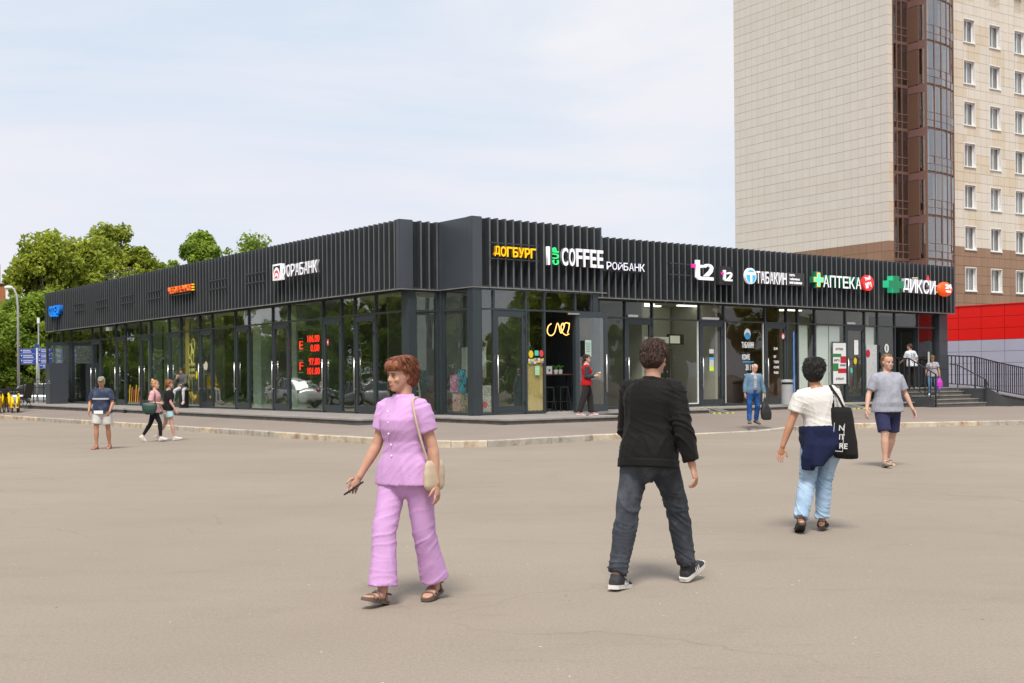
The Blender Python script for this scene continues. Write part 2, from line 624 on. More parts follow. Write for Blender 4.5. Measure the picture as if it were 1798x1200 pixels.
# backing sheets
part('backing_sheet', MB().box(-1.157, -1.10, 1.95, 36.4, Z_B0 + .01, Z_TOP - .01), M_BACK, B)
part('backing_sheet', MB().box(-0.95, 0.0, 1.895, 1.95, Z_B0 + .01, Z_TOP - .01), M_BACK, B)
part('backing_sheet', MB().box(0.36, 4.80, 0.195, 0.25, Z_B0 + .01, Z_TOP - .01), M_BACK, B)
part('backing_sheet', MB().box(4.86, 26.25, 1.895, 1.95, Z_B0 + .01, Z_TOP - .01), M_BACK, B)
# flat corner and side panels
part('corner_panel', MB().box(-1.36, -0.90, 1.69, 1.90, Z_B0, Z_TOP + .004), M_FLAT, B, bevel=.01)
part('side_panel', MB().box(0.0, 0.05, 0.25, 1.92, Z_B0, Z_TOP - .004), M_FLAT, B)
part('corner_panel', MB().box(-0.01, 0.34, -0.01, 0.24, Z_B0, Z_TOP + .004), M_FLAT, B, bevel=.01)
part('end_panel', MB().box(4.80, 4.86, 0.0, 1.88, Z_B0, Z_TOP + .002), M_FLAT, B)
part('end_panel', MB().box(26.25, 26.31, 1.69, 8.0, Z_B0, Z_TOP + .002), M_FLAT, B)
part('end_panel', MB().box(-1.35, -0.5, 36.40, 36.46, Z_B0, Z_TOP + .002), M_FLAT, B)
# drip edges, in short lengths
def drip(x0, x1, y0, y1):
    part('drip_edge', MB().box(x0, x1, y0, y1, Z_B0 - .030, Z_B0 - .002), M_DRIP, B)
rr = random.Random(5)
y = 1.7
while y < 36.3:
    drip(-1.365, -1.30, y + .01, min(y + 1.16, 36.4) - .01)
    y += 1.16
drip(-1.36, -0.9, 1.675, 1.72); drip(-0.88, 0.0, 1.675, 1.72)
drip(-0.015, 0.03, -0.01, 1.66)
x = 0.04
while x < 4.8:
    drip(x, x + .54, -0.02, 0.035)
    x += 0.56
x = 4.9
while x < 26.2:
    drip(x, min(x + 1.16, 26.3), 1.68, 1.74)
    x += 1.174
# soffits and roof
part('soffit', MB().box(-1.30, -0.6, 1.74, 36.4, 4.14, 4.17), M_SOFF, B)
part('soffit', MB().box(0.05, 4.80, 0.05, 1.7, 4.142, 4.17), M_SOFF, B)
part('soffit', MB().box(-0.6, 26.2, 1.76, 2.6, 4.144, 4.172), M_SOFF, B)
M_ROOF = mat('roof_membrane', (0.12, 0.12, 0.12), 0.9)
part('roof', MB().box(-1.09, 8.0, 2.0, 36.38, 5.3, 5.45).box(8.0, 26.24, 2.0, 10.6, 5.3, 5.45).box(0.06, 4.79, .26, 2.0, 5.3, 5.45), M_ROOF, B)

# shell of the shops inside
M_CEIL = mat('shop_ceiling', (0.45, 0.45, 0.42), 0.9)
M_TILE = mat('shop_floor', (0.40, 0.39, 0.36), 0.45, var=0.1, vs=3)
M_WG = mat('shop_wall_grey', (0.50, 0.50, 0.45), 0.85, var=0.06, vs=1)
M_WD = mat('shop_wall_dark', (0.13, 0.145, 0.11), 0.8, var=0.3, vs=1.5)
M_WM = mat('shop_wall_mint', (0.48, 0.58, 0.48), 0.85, var=0.06, vs=1)
M_WB = mat('shop_wall_brown', (0.10, 0.05, 0.035), 0.8, var=0.2, vs=1)
M_WC = mat('shop_wall_cream', (0.42, 0.37, 0.25), 0.85, var=0.06, vs=1)
part('shop_floor', MB().box(-0.9, 7.9, 2.26, 36.3, .30, .49).box(7.9, 26.2, 2.26, 10.4, .30, .49).box(.16, 4.7, .16, 2.25, .3, .49), M_TILE, B)
part('ceiling', MB().box(-0.6, 7.9, 2.61, 36.3, 4.16, 4.25).box(7.9, 26.2, 2.61, 10.4, 4.16, 4.25), M_CEIL, B)
part('back_wall', MB().box(7.9, 8.0, 10.5, 36.35, .1, 5.3), M_WD, B)
part('back_wall', MB().box(8.0, 26.3, 10.45, 10.6, .1, 5.3), M_WG, B)
part('end_wall', MB().box(-0.6, 8.0, 36.35, 36.45, .1, 5.3), M_FLAT, B)
part('end_wall', MB().box(26.27, 26.40, 2.6, 10.6, .1, 5.3), M_FLAT, B)
for l_, m_ in ((8.6, M_WD), (12.05, M_WM), (14.9, M_WG), (18.2, M_WD), (21.5, M_WG), (24.7, M_WM), (28.0, M_WD), (32, M_WD)):
    part('partition_wall', MB().box(0.5, 7.9, l_, l_ + .12, .5, 4.16), m_, B)
for l0, l1, m_, r_ in ((2.6, 8.5, M_WD, 3.6), (8.8, 11.8, M_WM, 2.6), (12.2, 14.8, M_WG, 3.0), (15.1, 18.1, M_WB, 4), (18.4, 21.3, M_WG, 3.5), (21.7, 24.6, M_WM, 3), (24.9, 36, M_WD, 4)):
    part('rear_wall', MB().box(r_, r_ + .1, l0, l1, .5, 4.16), m_, B)
for r_, m_ in ((5.6, M_WD), (9.06, M_WG), (12.7, M_WG), (16.1, M_WB), (21.6, M_WG)):
    part('partition_wall', MB().box(r_, r_ + .12, 2.7, 10.4, .5, 4.16), m_, B)
for r0, r1, m_, d_ in ((5.8, 9.0, M_WD, 5.2), (9.2, 12.6, M_WG, 4.9), (12.9, 16.0, M_WB, 4.3), (16.3, 21.5, M_WG, 5.5), (21.8, 26.2, M_WC, 6.0)):
    part('rear_wall', MB().box(r0, r1, d_, d_ + .1, .5, 4.16), m_, B)
part('rear_wall', MB().box(0.5, 5.55, 5.4, 5.5, .5, 4.16), M_WD, B)
part('partition_wall', MB().box(2.35, 2.43, .5, 5.4, .5, 4.16), M_WD, B)

# plinth (granite face, paler top)
PL = [(-3.6, .1, -0.3, 37.5), ]
def plinth(x0, x1, y0, y1, z0=-.05, z1=.415):
    part('plinth', MB().box(x0, x1, y0, y1, z0, z1), M_PLINTH, B)
    part('plinth_top', MB().box(x0 - .03, x1 + .03, y0 - .03, y1 + .03, z1, z1 + .045), M_PTOP, B, bevel=.006)
plinth(-3.65, -0.9, .1, 36.9)
plinth(-1.25, 3.0, -3.2, .04)
plinth(-0.84, 3.0, .107, 2.3)
plinth(3.07, 9.2, -.3, 2.3)
plinth(9.27, 21.5, .45, 2.3)

# ---- glazing
def bxo(ax, a0, a1, d0, d1, z0, z1, fix):
    """box on a facade: a along it, d = depth outward(-)/inward(+) from the glass line"""
    if ax == 'l':
        return MB().box(fix + d0, fix + d1, a0, a1, z0, z1)
    return MB().box(a0, a1, fix + d0, fix + d1, z0, z1)

def mbo(mb, ax, a0, a1, d0, d1, z0, z1, fix):
    if ax == 'l':
        mb.box(fix + d0, fix + d1, a0, a1, z0, z1)
    else:
        mb.box(a0, a1, fix + d0, fix + d1, z0, z1)

def door(ax, fix, a0, a1, hs, z0=Z_F, z1=Z_T, steel=M_STEEL, gm=None, hmat=None):
    """hs = +1: handle near a1, -1: near a0"""
    a0 += .035; a1 -= .035
    mb = MB()
    st = .12
    mbo(mb, ax, a0, a0 + st, -.035, .035, z0 + .03, z1 - .02, fix)
    mbo(mb, ax, a1 - st, a1, -.035, .035, z0 + .03, z1 - .02, fix)
    mbo(mb, ax, a0 + st, a1 - st, -.034, .034, z0 + .03, z0 + .24, fix)
    mbo(mb, ax, a0 + st, a1 - st, -.034, .034, z1 - .2, z1 - .02, fix)
    d = part('door', mb, M_FRAME, B)
    g = bxo(ax, a0 + st, a1 - st, -.006, .006, z0 + .24, z1 - .2, fix)
    part('glass', g, gm or M_GLASS, d)
    hp = a1 - .05 if hs > 0 else a0 + .05
    h = MB()
    def p_(a, dd, z):
        return (fix + dd, a, z) if ax == 'l' else (a, fix + dd, z)
    h.bar(p_(hp, -.11, z0 + .62), p_(hp, -.11, z0 + 1.72), .019, 8)
    for z in (z0 + .75, z0 + 1.58):
        h.bar(p_(hp, -.11, z), p_(hp, -.03, z), .012, 6)
    part('handle', h, M_STEEL, d, smooth=True)
    hg = a0 + .03 if hs > 0 else a1 - .03
    for z in (z0 + .25, z1 - .65, z1 - .25):
        part('hinge', MB().bar(p_(hg, -.05, z), p_(hg, -.05, z + .12), .018, 6), M_BLACK, d)
    return d

def glazing(ax, fix, segs, gm=M_GLASS, z0=Z_F, hs=1, zt=Z_T, topz=4.14):
    for (a0, a1, k) in segs:
        mb = bxo(ax, a0 - .03, a0 + .03, -.05, .07, z0, topz, fix)
        part('mullion', mb, M_FRAME, B)
        part('transom', bxo(ax, a0 + .03, a1 - .03, -.048, .066, zt - .015, zt + .035, fix), M_FRAME, B)
        part('top_rail', bxo(ax, a0 + .03, a1 - .03, -.046, .06, topz - .07, topz, fix), M_FRAME, B)
        part('pane', bxo(ax, a0 + .03, a1 - .03, -.006, .006, zt + .035, topz - .07, fix), gm, B)
        if k == 'D':
            door(ax, fix, a0, a1, hs, z0, zt, gm=gm)
        elif k == 'P':
            part('sill', bxo(ax, a0 + .03, a1 - .03, -.046, .06, z0 - .01, z0 + .06, fix), M_FRAME, B)
            part('pane', bxo(ax, a0 + .03, a1 - .03, -.006, .006, z0 + .06, zt - .015, fix), gm, B)
    a = segs[-1][1]
    part('mullion', bxo(ax, a - .03, a + .03, -.05, .07, z0, topz, fix), M_FRAME, B)

LW = -0.95
glazing('l', LW, [(2.16, 3.72, 'P'), (3.72, 4.98, 'D'), (4.98, 5.83, 'P'), (5.83, 7.06, 'D'), (7.06, 9.5, 'P'), (9.5, 10.72, 'D'),
                  (10.72, 12.67, 'P'), (12.67, 13.85, 'D'), (13.85, 15.97, 'P'), (15.97, 17.18, 'D'), (17.18, 19.12, 'P'),
                  (19.12, 20.37, 'D'), (20.37, 22.46, 'P'), (22.46, 23.7, 'D'), (23.7, 25.58, 'P'), (25.58, 26.82, 'D'),
                  (26.82, 28.95, 'P'), (28.95, 30.2, 'D'), (30.2, 33.42, 'P'), (33.42, 34.73, 'O'), (34.73, 36.3, 'P')])
RW = 2.2
glazing('r', RW, [(5.6, 6.62, 'P'), (6.62, 7.8, 'P'), (7.8, 9.06, 'D'), (9.06, 11.36, 'P'), (11.36, 12.6, 'D'), (12.6, 14.8, 'P'),
                  (14.8, 16.02, 'D'), (16.02, 16.66, 'P'), (16.66, 17.66, 'P'), (17.66, 19.53, 'P'), (19.53, 20.75, 'D'),
                  (20.75, 21.6, 'P'), (21.6, 22.75, 'P'), (22.75, 24.35, 'O'), (24.35, 25.62, 'P')], gm=M_GLASSL, hs=-1)
part('end_pier', MB().box(25.66, 26.26, 2.02, 2.59, .3, 4.12), M_FLAT, B)
part('panel_joint', MB().box(25.655, 26.265, 2.016, 2.02, 2.95, 2.965).box(25.655, 26.265, 2.016, 2.02, 1.75, 1.765), M_BACK, B)
BW = 0.12
glazing('r', BW, [(0.34, 0.80, 'P'), (0.80, 1.97, 'D'), (1.97, 2.66, 'P'), (2.66, 3.86, 'O'), (3.86, 4.5, 'O')], hs=-1, topz=4.13)
glazing('l', BW, [(0.34, 1.62, 'P')], topz=4.13)
glazing('r', 1.85, [(-0.78, 0.02, 'P')], topz=4.13)
for (x0, x1, y0, y1) in ((.02, .31, .02, .31), (4.53, 4.75, .05, .30), (.03, .15, 1.65, 1.90), (-1.0, -0.81, 1.80, 2.13)):
    part('column', MB().box(x0, x1, y0, y1, .48, 4.125), M_FRAME, B)
part('side_wall', MB().box(4.60, 4.72, .30, 2.15, .48, 4.12), M_FLAT, B)
# plywood infill with stickers at the lower half of a narrow pane
M_PLY = mat('plywood', (0.70, 0.50, 0.22), 0.7, var=0.12, vs=3)
ply = part('plywood_infill', MB().box(2.0, 2.63, BW + .03, BW + .05, .56, 1.95), M_PLY, B)
cols = [(0.75, 0.55, 0.02), (0.1, 0.55, 0.42), (0.7, 0.05, 0.06), (0.05, 0.3, 0.65), (0.7, 0.7, 0.7), (0.75, 0.3, 0.05), (0.35, 0.6, 0.35)]
stm = [mat('sticker_print', c, 0.5, var=0.3, vs=40) for c in cols]
rs = random.Random(4)
for i in range(22):
    x = 2.06 + (i % 11) * .052
    z = 1.96 + (i // 11) * .06 + rs.uniform(-.02, .02)
    part('sticker', MB().box(x, x + .07, BW - .014 - i * .0004, BW - .012 - i * .0004, z, z + .075), stm[i % 7], B)
def disc(cx, cz, rx, rz, y0, y1, n=20):
    return MB().prism([(cx + rx * cos(2 * pi * k / n), cz + rz * sin(2 * pi * k / n)) for k in range(n)], 'y', y0, y1)
part('sticker', disc(2.15, 2.22, .085, .11, BW - .03, BW - .022), stm[0], B)
part('sticker', MB().box(2.29, 2.43, BW - .03, BW - .022, 2.18, 2.33), stm[1], B)
part('sticker', disc(2.54, 2.24, .075, .1, BW - .03, BW - .022), stm[2], B)
part('sticker', MB().box(2.3, 2.47, BW - .024, BW - .016, 1.6, 1.87), stm[6], B)

# open door leaves
def open_leaf(hx, hy, ang, w, z0=Z_F, z1=Z_T, gm=M_GLASS, handle=True):
    piv = ob('door', None, B, (hx, hy, 0))
    bpy.data.objects.remove(piv)
    mb = MB()
    st = .12
    mb.box(0, st, -.03, .03, z0 + .03, z1).box(w - st, w, -.03, .03, z0 + .03, z1)
    mb.box(st, w - st, -.029, .029, z0 + .03, z0 + .24).box(st, w - st, -.029, .029, z1 - .17, z1)
    d = part('door', mb, M_FRAME, B, (hx, hy, 0), rot=(0, 0, ang))
    part('glass', MB().box(st, w - st, -.006, .006, z0 + .24, z1 - .17), gm, d)
    if handle:
        h = MB()
        for s in (-1, 1):
            h.bar((w - .06, s * .1, z0 + .6), (w - .06, s * .1, z0 + 1.75), .019, 8)
            for z in (z0 + .75, z0 + 1.6):
                h.bar((w - .06, s * .1, z), (w - .06, 0, z), .012, 6)
        part('handle', h, M_STEEL, d, smooth=True)
    return d
open_leaf(3.86, BW - .03, radians(-22), 1.02)
open_leaf(LW - .03, 33.42, radians(181), 1.2, handle=False)
open_leaf(24.30, RW + .05, radians(93), 0.8, handle=False)
part('door_closer', MB().box(3.5, 3.95, BW - .12, BW - .06, 3.42, 3.47), M_STEEL, B)
# lit rail along the frame of one shop and the pale reveal edges
M_EDGE = mat('white_trim', (0.75, 0.76, 0.74), 0.4)
part('white_trim', MB().box(11.255, 11.30, RW - .02, RW + .03, .56, 3.48), M_EDGE, B)
part('white_trim', MB().box(12.635, 12.70, RW - .02, RW + .03, .56, 3.48), M_EDGE, B)
part('white_trim', MB().box(14.70, 14.735, RW - .02, RW + .03, .56, 3.48), M_EDGE, B)
part('white_trim', MB().box(9.1, 11.25, RW - .022, RW + .03, .562, .60), M_EDGE, B)
part('white_trim', MB().box(16.70, 16.74, RW - .02, RW + .03, .56, 3.48), M_WC, B)
M_BLUEL = mat('blue_light_strip', (0.1, 0.2, 0.6), 0.4, emit=(0.10, 0.30, 1.0), es=.6)
part('blue_light_strip', MB().box(16.50, 16.525, RW + .03, RW + .06, .7, 3.2), M_BLUEL, B)
# white frosted blinds in the pharmacy
M_BLIND = mat('white_blind', (0.70, 0.78, 0.77), 0.6, var=0.05, vs=1.2)
for (a, b) in ((16.78, 17.35), (17.9, 18.6), (18.66, 19.3), (20.85, 21.5)):
    part('blind', MB().box(a, b, RW + .08, RW + .10, .95 if a > 17.5 else .55, 3.46), M_BLIND, B)
# small light fittings and sensors in the soffit, seen above the doors
M_LAMPW = mat('ceiling_lamp', (0.8, 0.8, 0.76), 0.4, emit=(1.0, 0.97, 0.88), es=1.6)
for (r_, l_) in ((9.6, 3.6), (10.6, 4.3), (11.8, 3.6), (16.9, 3.8), (17.7, 3.6)):
    part('ceiling_lamp', MB().box(r_, r_ + .95, l_, l_ + .16, 4.11, 4.155), M_LAMPW, B)
for l_ in (3.4, 6.4, 10.0, 13.2, 16.5, 19.7, 26.2, 29.6):
    part('spotlight', MB().bar((-1.12, l_, 4.06), (-1.12, l_, 4.139), .04, 8), M_BLACK, B)
for r_ in (8.2, 9.5, 10.4, 11.9, 13.2, 15.3, 18.3, 20.1):
    part('spotlight', MB().bar((r_, 1.98, 4.07), (r_, 1.98, 4.143), .035, 8), M_DRIP, B)
for (a, w) in ((7.9, .45), (11.45, .85), (19.6, .5)):
    part('door_plate', MB().box(a, a + w, RW - .075, RW - .05, 3.555, 3.63), M_WHITE, B)
# security light on the left wing and roof-edge guard rails seen over the fascia
part('floodlight', MB().box(-1.2, -1.04, 27.1, 27.5, 3.85, 4.02), M_WHITE, B)
rg = MB()
for a, b in ((29.8, 31.6), (32.0, 34.2)):
    rg.bar((1.0, a, 7.0), (1.0, b, 7.0), .025, 6)
    n = 4
    for k in range(n + 1):
        q = a + (b - a) * k / n
        rg.bar((1.0, q, 5.45), (1.0, q, 7.0), .02, 6)
part('roof_rail', rg, M_FIN, B)
# spent sign frames on the fascia
def sign_frame(l0, l1, z0=4.95, z1=5.27):
    f = thing('sign_frame', 'x', 'sign frame', W(-1.35, l0, 0), TH)
    w = l1 - l0
    mb = MB()
    for z in (z0, z1):
        mb.box(-.03, -.004, 0, w, z - .016, z + .016)
    me = mb.mesh('bar_grid', M_FIN)
    ob('rails', me, f)
    return f
for (a, b, lb) in ((29.9, 31.6, 'empty dark sign frame on the fascia just right of the blue letters'),
                   (26.65, 28.4, 'empty dark sign frame, second to the right of the blue letters'),
                   (23.4, 25.0, 'empty dark sign frame, third to the right of the blue letters'),
                   (20.2, 21.8, 'empty dark sign frame immediately left of the red and yellow sign'),
                   (13.7, 15.3, 'empty dark sign frame immediately right of the red and yellow sign'),
                   (10.5, 12.0, 'empty dark sign frame immediately left of the white bank lettering')):
    sign_frame(a, b)['label'] = lb
    bpy.context.scene.collection.objects
for o_ in [o for o in COL.objects if o.name.startswith('sign_frame')]:
    o_['group'] = 'empty sign frames on the left wing'

# ---------------------------------------------------------------- signs
def emat(name, c, e=0.55):
    return mat(name, c, 0.5, var=0.02, emit=c, es=e)
SW = emat('sign_white', (0.85, 0.85, 0.88), 0.25)
SG = emat('sign_green', (0.03, 0.75, 0.2), 0.5)
SY = emat('sign_yellow', (0.95, 0.50, 0.0), 0.45)
SB = emat('sign_blue', (0.0, 0.24, 0.85), 0.35)
SR = emat('sign_red', (0.80, 0.03, 0.03), 0.3)
SSIDE = mat('sign_side_grey', (0.35, 0.35, 0.38), 0.6)
SDG = mat('sign_green_side', (0.0, 0.22, 0.10), 0.6)
SDK = mat('sign_dark_box', (0.02, 0.02, 0.022), 0.6)

def two_tone(me, front, side):
    me.materials.clear()
    me.materials.append(front)
    me.materials.append(side)
    for p in me.polygons:
        p.material_index = 0 if p.normal.y < -0.5 else 1

def sign(name, label, side, a, z, out=0.06, cat='sign'):
    """side 'r': on the right wing facing front (a = r); 'l': on the left wing, reading towards the near corner; 'b': bay"""
    if side == 'l':
        return thing(name, label, cat, W(-1.35 - out, a, z), TH - pi / 2)
    if side == 'r':
        return thing(name, label, cat, W(a, 1.70 - out, z), TH)
    return thing(name, label, cat, W(a, -out, z), TH)

def letters(S, text, x0, w, h, z=0, depth=.06, bold=.03, m=SW, side=None, gap=.14, y=0.0, wts=None, slope=0):
    n = len(text)
    wt = [(wts or {}).get(c, 1.0) for c in text]
    tot = sum(wt) + gap * (n - 1)
    u = w / tot
    x = x0
    for i, c in enumerate(text):
        if c == ' ':
            x += u * (wt[i] + gap)
            continue
        me, _ = text_mesh(c, h, u * wt[i], depth, bold, m, 'letter')
        if side:
            two_tone(me, m, side)
        ob('letter', me, S, (x, y, z + slope * i))
        x += u * (wt[i] + gap)

def panel(S, nm, x0, x1, z0, z1, y0, y1, m):
    return part(nm, MB().box(x0, x1, y0, y1, z0, z1), m, S)

def cross(S, x0, x1, z0, z1, y0, y1, m, t=.34, nm='cross', side=None):
    cx, cz = (x0 + x1) / 2, (z0 + z1) / 2
    hx, hz = (x1 - x0) / 2, (z1 - z0) / 2
    a, b = hx * t, hz * t
    P_ = [(cx - a, z0), (cx + a, z0), (cx + a, cz - b), (x1, cz - b), (x1, cz + b), (cx + a, cz + b), (cx + a, z1), (cx - a, z1),
          (cx - a, cz + b), (x0, cz + b), (x0, cz - b), (cx - a, cz - b)]
    me = MB().prism(P_, 'y', y0, y1).mesh(nm, m)
    if side:
        two_tone(me, m, side)
    return ob(nm, me, S)

# left wing
s = sign('letter_sign', 'bright blue box lettering reading СОСЕДИ at the far end of the left wing', 'l', 35.3, 4.83)
letters(s, 'СОСЕДИ', 0, 1.75, .46, .08, .18, .03, SB, mat('sign_blue_side', (0, .12, .5), .5), gap=.10)
panel(s, 'drop_box', .95, 1.35, -.02, .06, -.3, 0, SB)
s = sign('letter_sign', 'small red lettering with yellow tips on the left wing fascia above the seated person', 'l', 19.2, 5.0)
letters(s, 'ЧЕБУРЕЧНОЕ', 0, 2.45, .26, .02, .10, .02, emat('sign_orange_red', (0.80, 0.07, 0.02), .3), mat('sign_orange', (.85, .35, .02), .5), gap=.08)
for z in (.02, .12, .22):
    panel(s, 'tip_bar', 2.48, 2.62, z, z + .045, -.06, 0, SY)
panel(s, 'carrier_rail', .5, 2.3, -.08, -.05, -.05, 0, M_FIN)
s = sign('bank_sign', 'white lettering ФОРАБАНК with a striped red and white arch emblem', 'l', 9.5, 4.9)
em = panel(s, 'emblem_box', 0, .62, -.02, .52, -.14, 0, SW)
panel(s, 'emblem_field', .06, .56, .05, .46, -.146, -.141, SDK)
for k, rr_ in enumerate((.25, .2, .15, .10)):
    pts = [(.31 + rr_ * cos(a * pi / 10), .05 + (.36 - .095 * k) * sin(a * pi / 10)) for a in range(11)]
    part('arch_stripe', MB().prism(pts, 'y', -.152 - k * .004, -.148 - k * .004), SR if k % 2 else SW, s)
letters(s, 'ФОРАБАНК', .76, 2.44, .40, .03, .10, .006, SW, SSIDE, gap=.16, y=-.11)
# bay
s = sign('letter_sign', 'yellow rounded lettering ДОГБУРГ on the projecting corner bay', 'b', .66, 4.98)
panel(s, 'carrier_rail', -.12, 1.68, .40, .43, -.03, 0, M_FIN)
panel(s, 'carrier_rail', -.12, 1.68, -.05, -.02, -.03, 0, M_FIN)
letters(s, 'ДОГБУРГ', 0.03, 1.5, .29, .03, .09, .025, SY, mat('sign_yellow_side', (.45, .22, 0), .5), gap=.1, y=-.03)
s = sign('letter_sign', 'large white lettering I COFFEE with an upright green CUP on the corner bay', 'b', 2.62, 4.86)
ob('letter', text_mesh('I', .54, .085, .09, .02, SW, 'letter')[0], s, (.02, -.02, 0))
g = ob('letter_column', None, s, (.46, -.02, 0))
bpy.data.objects.remove(g)
for i, c in enumerate('CUP'):
    me, _ = text_mesh(c, .22, .150, .05, .02, SG, 'letter')
    for v in me.vertices:
        x_, y_, z_ = v.co
        v.co = (.24 - z_, y_, x_)
    me.update()
    ob('letter', me, s, (.22, -.02, .01 + i * .185))
letters(s, 'COFFEE', .56, 1.64, .54, 0, .09, .02, SW, mat('sign_white_side', (.25, .25, .27), .6), gap=.16, y=-.02)
# right wing
s = sign('bank_sign', 'white capitals РОЙБАНК edged in navy, half hidden behind the corner bay', 'r', 6.3, 5.02)
panel(s, 'carrier_box', 0, 1.86, -.03, .30, -.02, 0, SDK)
letters(s, 'РОЙБАНК', .16, 1.70, .25, .02, .07, .008, SW, mat('sign_navy', (.01, .02, .2), .5), gap=.14, y=-.03)

def t2(S, x0, z0, w, h, y):
    def q(pts, m, nm='letter'):
        part(nm, MB().prism([(x0 + a * w, z0 + b * h) for a, b in pts], 'y', y - .07, y), m, S)
    q([(0.18, .12), (.30, .0), (.42, 0), (.42, .16), (.36, .2), (.36, .62), (.50, .62), (.50, .76), (.36, .76), (.36, 1.0), (.18, 1.0)], SW)
    q([(.42, 0), (1.0, 0), (1.0, .16), (.42, .16)], SW)
    n = 10
    arc = [(.76 + .24 * cos(a), .62 + .22 * sin(a)) for a in [pi * .95 - k * pi * 1.3 / n for k in range(n + 1)]]
    inn = [(.76 + .11 * cos(a), .62 + .10 * sin(a)) for a in [pi * .95 - pi * 1.3 + k * pi * 1.3 / n for k in range(n + 1)]]
    q(arc + inn, SW)
    q([(.56, .2), (.78, .2), (.98, .46), (.84, .52)], SW)
    q([(0.0, .60), (.16, .60), (.16, .78), (0.0, .78)], emat('sign_pink', (.9, .02, .35), .4), 'pink_tab')
s = sign('letter_sign', 'large white t2 logo with a pink tab on the right wing', 'r', 10.35, 4.88)
panel(s, 'carrier_rail', -1.0, .1, .50, .53, -.03, 0, M_FIN)
panel(s, 'carrier_rail', -1.0, .1, .12, .15, -.03, 0, M_FIN)
t2(s, .0, 0, 1.05, .68, -.05)
s = sign('box_sign', 'small black square sign box with a white t2 logo beside the large t2', 'r', 11.62, 4.78)
panel(s, 'sign_box', 0, .72, -.03, .62, -.18, 0, SDK)
t2(s, .08, .1, .52, .38, -.18)
s = sign('letter_sign', 'white lettering ТАБАКИН with a round blue T emblem and a small grey text box', 'r', 13.05, 4.86)
part('emblem', disc(.30, .27, .29, .29, -.1, 0), SW, s)
part('emblem_field', disc(.30, .25, .25, .24, -.106, -.101), emat('sign_sky_blue', (.06, .40, .85), .4), s)
part('emblem_letter', MB().box(.08, .52, -.115, -.108, .30, .40).box(.25, .35, -.1149, -.1081, .03, .30), SW, s)
letters(s, 'ТАБАКИН', .66, 1.66, .44, .03, .08, .012, SW, SSIDE, gap=.16)
panel(s, 'text_box', 2.38, 3.30, .02, .50, -.05, 0, mat('sign_charcoal', (.045, .045, .045), .5))
for k, tx in enumerate(('сеть', 'табачных', 'магазинов')):
    me, w_ = text_mesh(tx, .085, [.30, .58, .70][k], .02, .02, SW, 'text_line')
    ob('text_line', me, s, (2.46, -.052, .36 - k * .14))
s = sign('letter_sign', 'white lettering АПТЕКА with a glowing green cross and a red round badge', 'r', 16.72, 4.86)
cross(s, 0, .60, -.02, .60, -.14, 0, SDG, .36, 'cross_box')
cross(s, .05, .62, .01, .57, -.16, -.141, emat('sign_orange', (.8, .25, .02), .3), .36, 'cross_rim')
cross(s, .08, .59, .04, .54, -.17, -.161, emat('sign_bright_green', (.12, .95, .35), .75), .30)
letters(s, 'АПТЕКА', .68, 2.32, .46, .03, .10, .012, SW, SDG, gap=.13, y=-.05)
bd = part('badge', disc(3.42, .30, .34, .31, -.12, 0, 28), SR, s)
for k, (tx, dx, dz) in enumerate((('Твой', 3.2, .36), ('№1', 3.27, .07))):
    me, w_ = text_mesh(tx, .15 if k == 0 else .22, .36, .02, .04, SW, 'badge_text')
    ob('badge_text', me, s, (dx, -.123, dz), rot=(0, radians(-14), 0))
s = sign('letter_sign', 'white lettering ДИКСИ with a dull green cross and an orange 24 hour ball', 'r', 21.2, 4.83)
cross(s, 0, 1.0, 0, .66, -.30, -.02, mat('cross_green', (.01, .26, .11), .5), .42, side=emat('cross_green_lit', (.03, .5, .25), .3))
letters(s, 'ДИКСИ', 1.06, 2.22, .56, .04, .16, .012, SW, SSIDE, gap=.09, slope=-.005, y=-.16)
part('red_spire', MB().tube([(2.95, -.1, .58), (2.95, -.1, .82)], [.07, .012], 8), SR, s)
part('tassel', MB().ell((1.95, -.1, .64), (.1, .07, .045)).ell((2.15, -.1, .65), (.1, .07, .045)), mat('tassel_cream', (.5, .45, .3), .7), s, smooth=True)
ball = part('ball', MB().ell((4.05, -.14, .27), (.50, .2, .31), 24, 12), emat('ball_orange', (.85, .09, .01), .35), s, smooth=True)
me, _ = text_mesh('24', .2, .42, .03, .05, SW, 'digit')
ob('digits', me, s, (3.84, -.335, .27))
me, _ = text_mesh('часа', .09, .34, .03, .03, SW, 'small_text')
ob('small_text', me, s, (3.88, -.33, .12))
panel(s, 'bracket', 3.3, 3.6, .38, .41, -.12, -.08, M_WHITE)
panel(s, 'bracket', 3.3, 3.6, .12, .15, -.12, -.08, M_WHITE)
panel(s, 'picture_plate', 3.22, 3.48, .1, .42, -.06, -.03, mat('picture_plate', (.45, .1, .08), .6, var=.5, vs=14))
# ---------------------------------------------------------------- stairs, landing and ramp at the right end
M_STEP = mat('step_stone', (0.25, 0.235, 0.21), 0.85, var=0.2, vs=3, dirt=(.15, .13, .11), ds=4)
M_RISER = mat('step_riser', (0.10, 0.095, 0.085), 0.85, var=0.2, vs=3)
M_RAMP = mat('ramp_wall', (0.050, 0.054, 0.058), 0.8, var=0.25, vs=1.5)
M_RAIL = mat('railing_paint', (0.022, 0.022, 0.024), 0.5)
S_ = thing('entrance_stairs', 'five grey stone steps with landing in front of the right end entrance', 'stairs', (FX, FY, 0), TH)
g0 = 0.25
for k in range(5):
    y0 = -.42 + k * .34
    z1 = g0 + .15 * (k + 1)
    y1 = y0 + .34 if k < 4 else 2.1
    part('riser', MB().box(21.62, 25.2, y0 + .02, y1 + .02 if k < 4 else 2.1, -.05, z1 - .04), M_RISER, S_)
    part('tread', MB().box(21.6, 25.22, y0, y1 + .015 if k < 4 else 2.12, z1 - .04, z1), M_STEP, S_, bevel=.005)
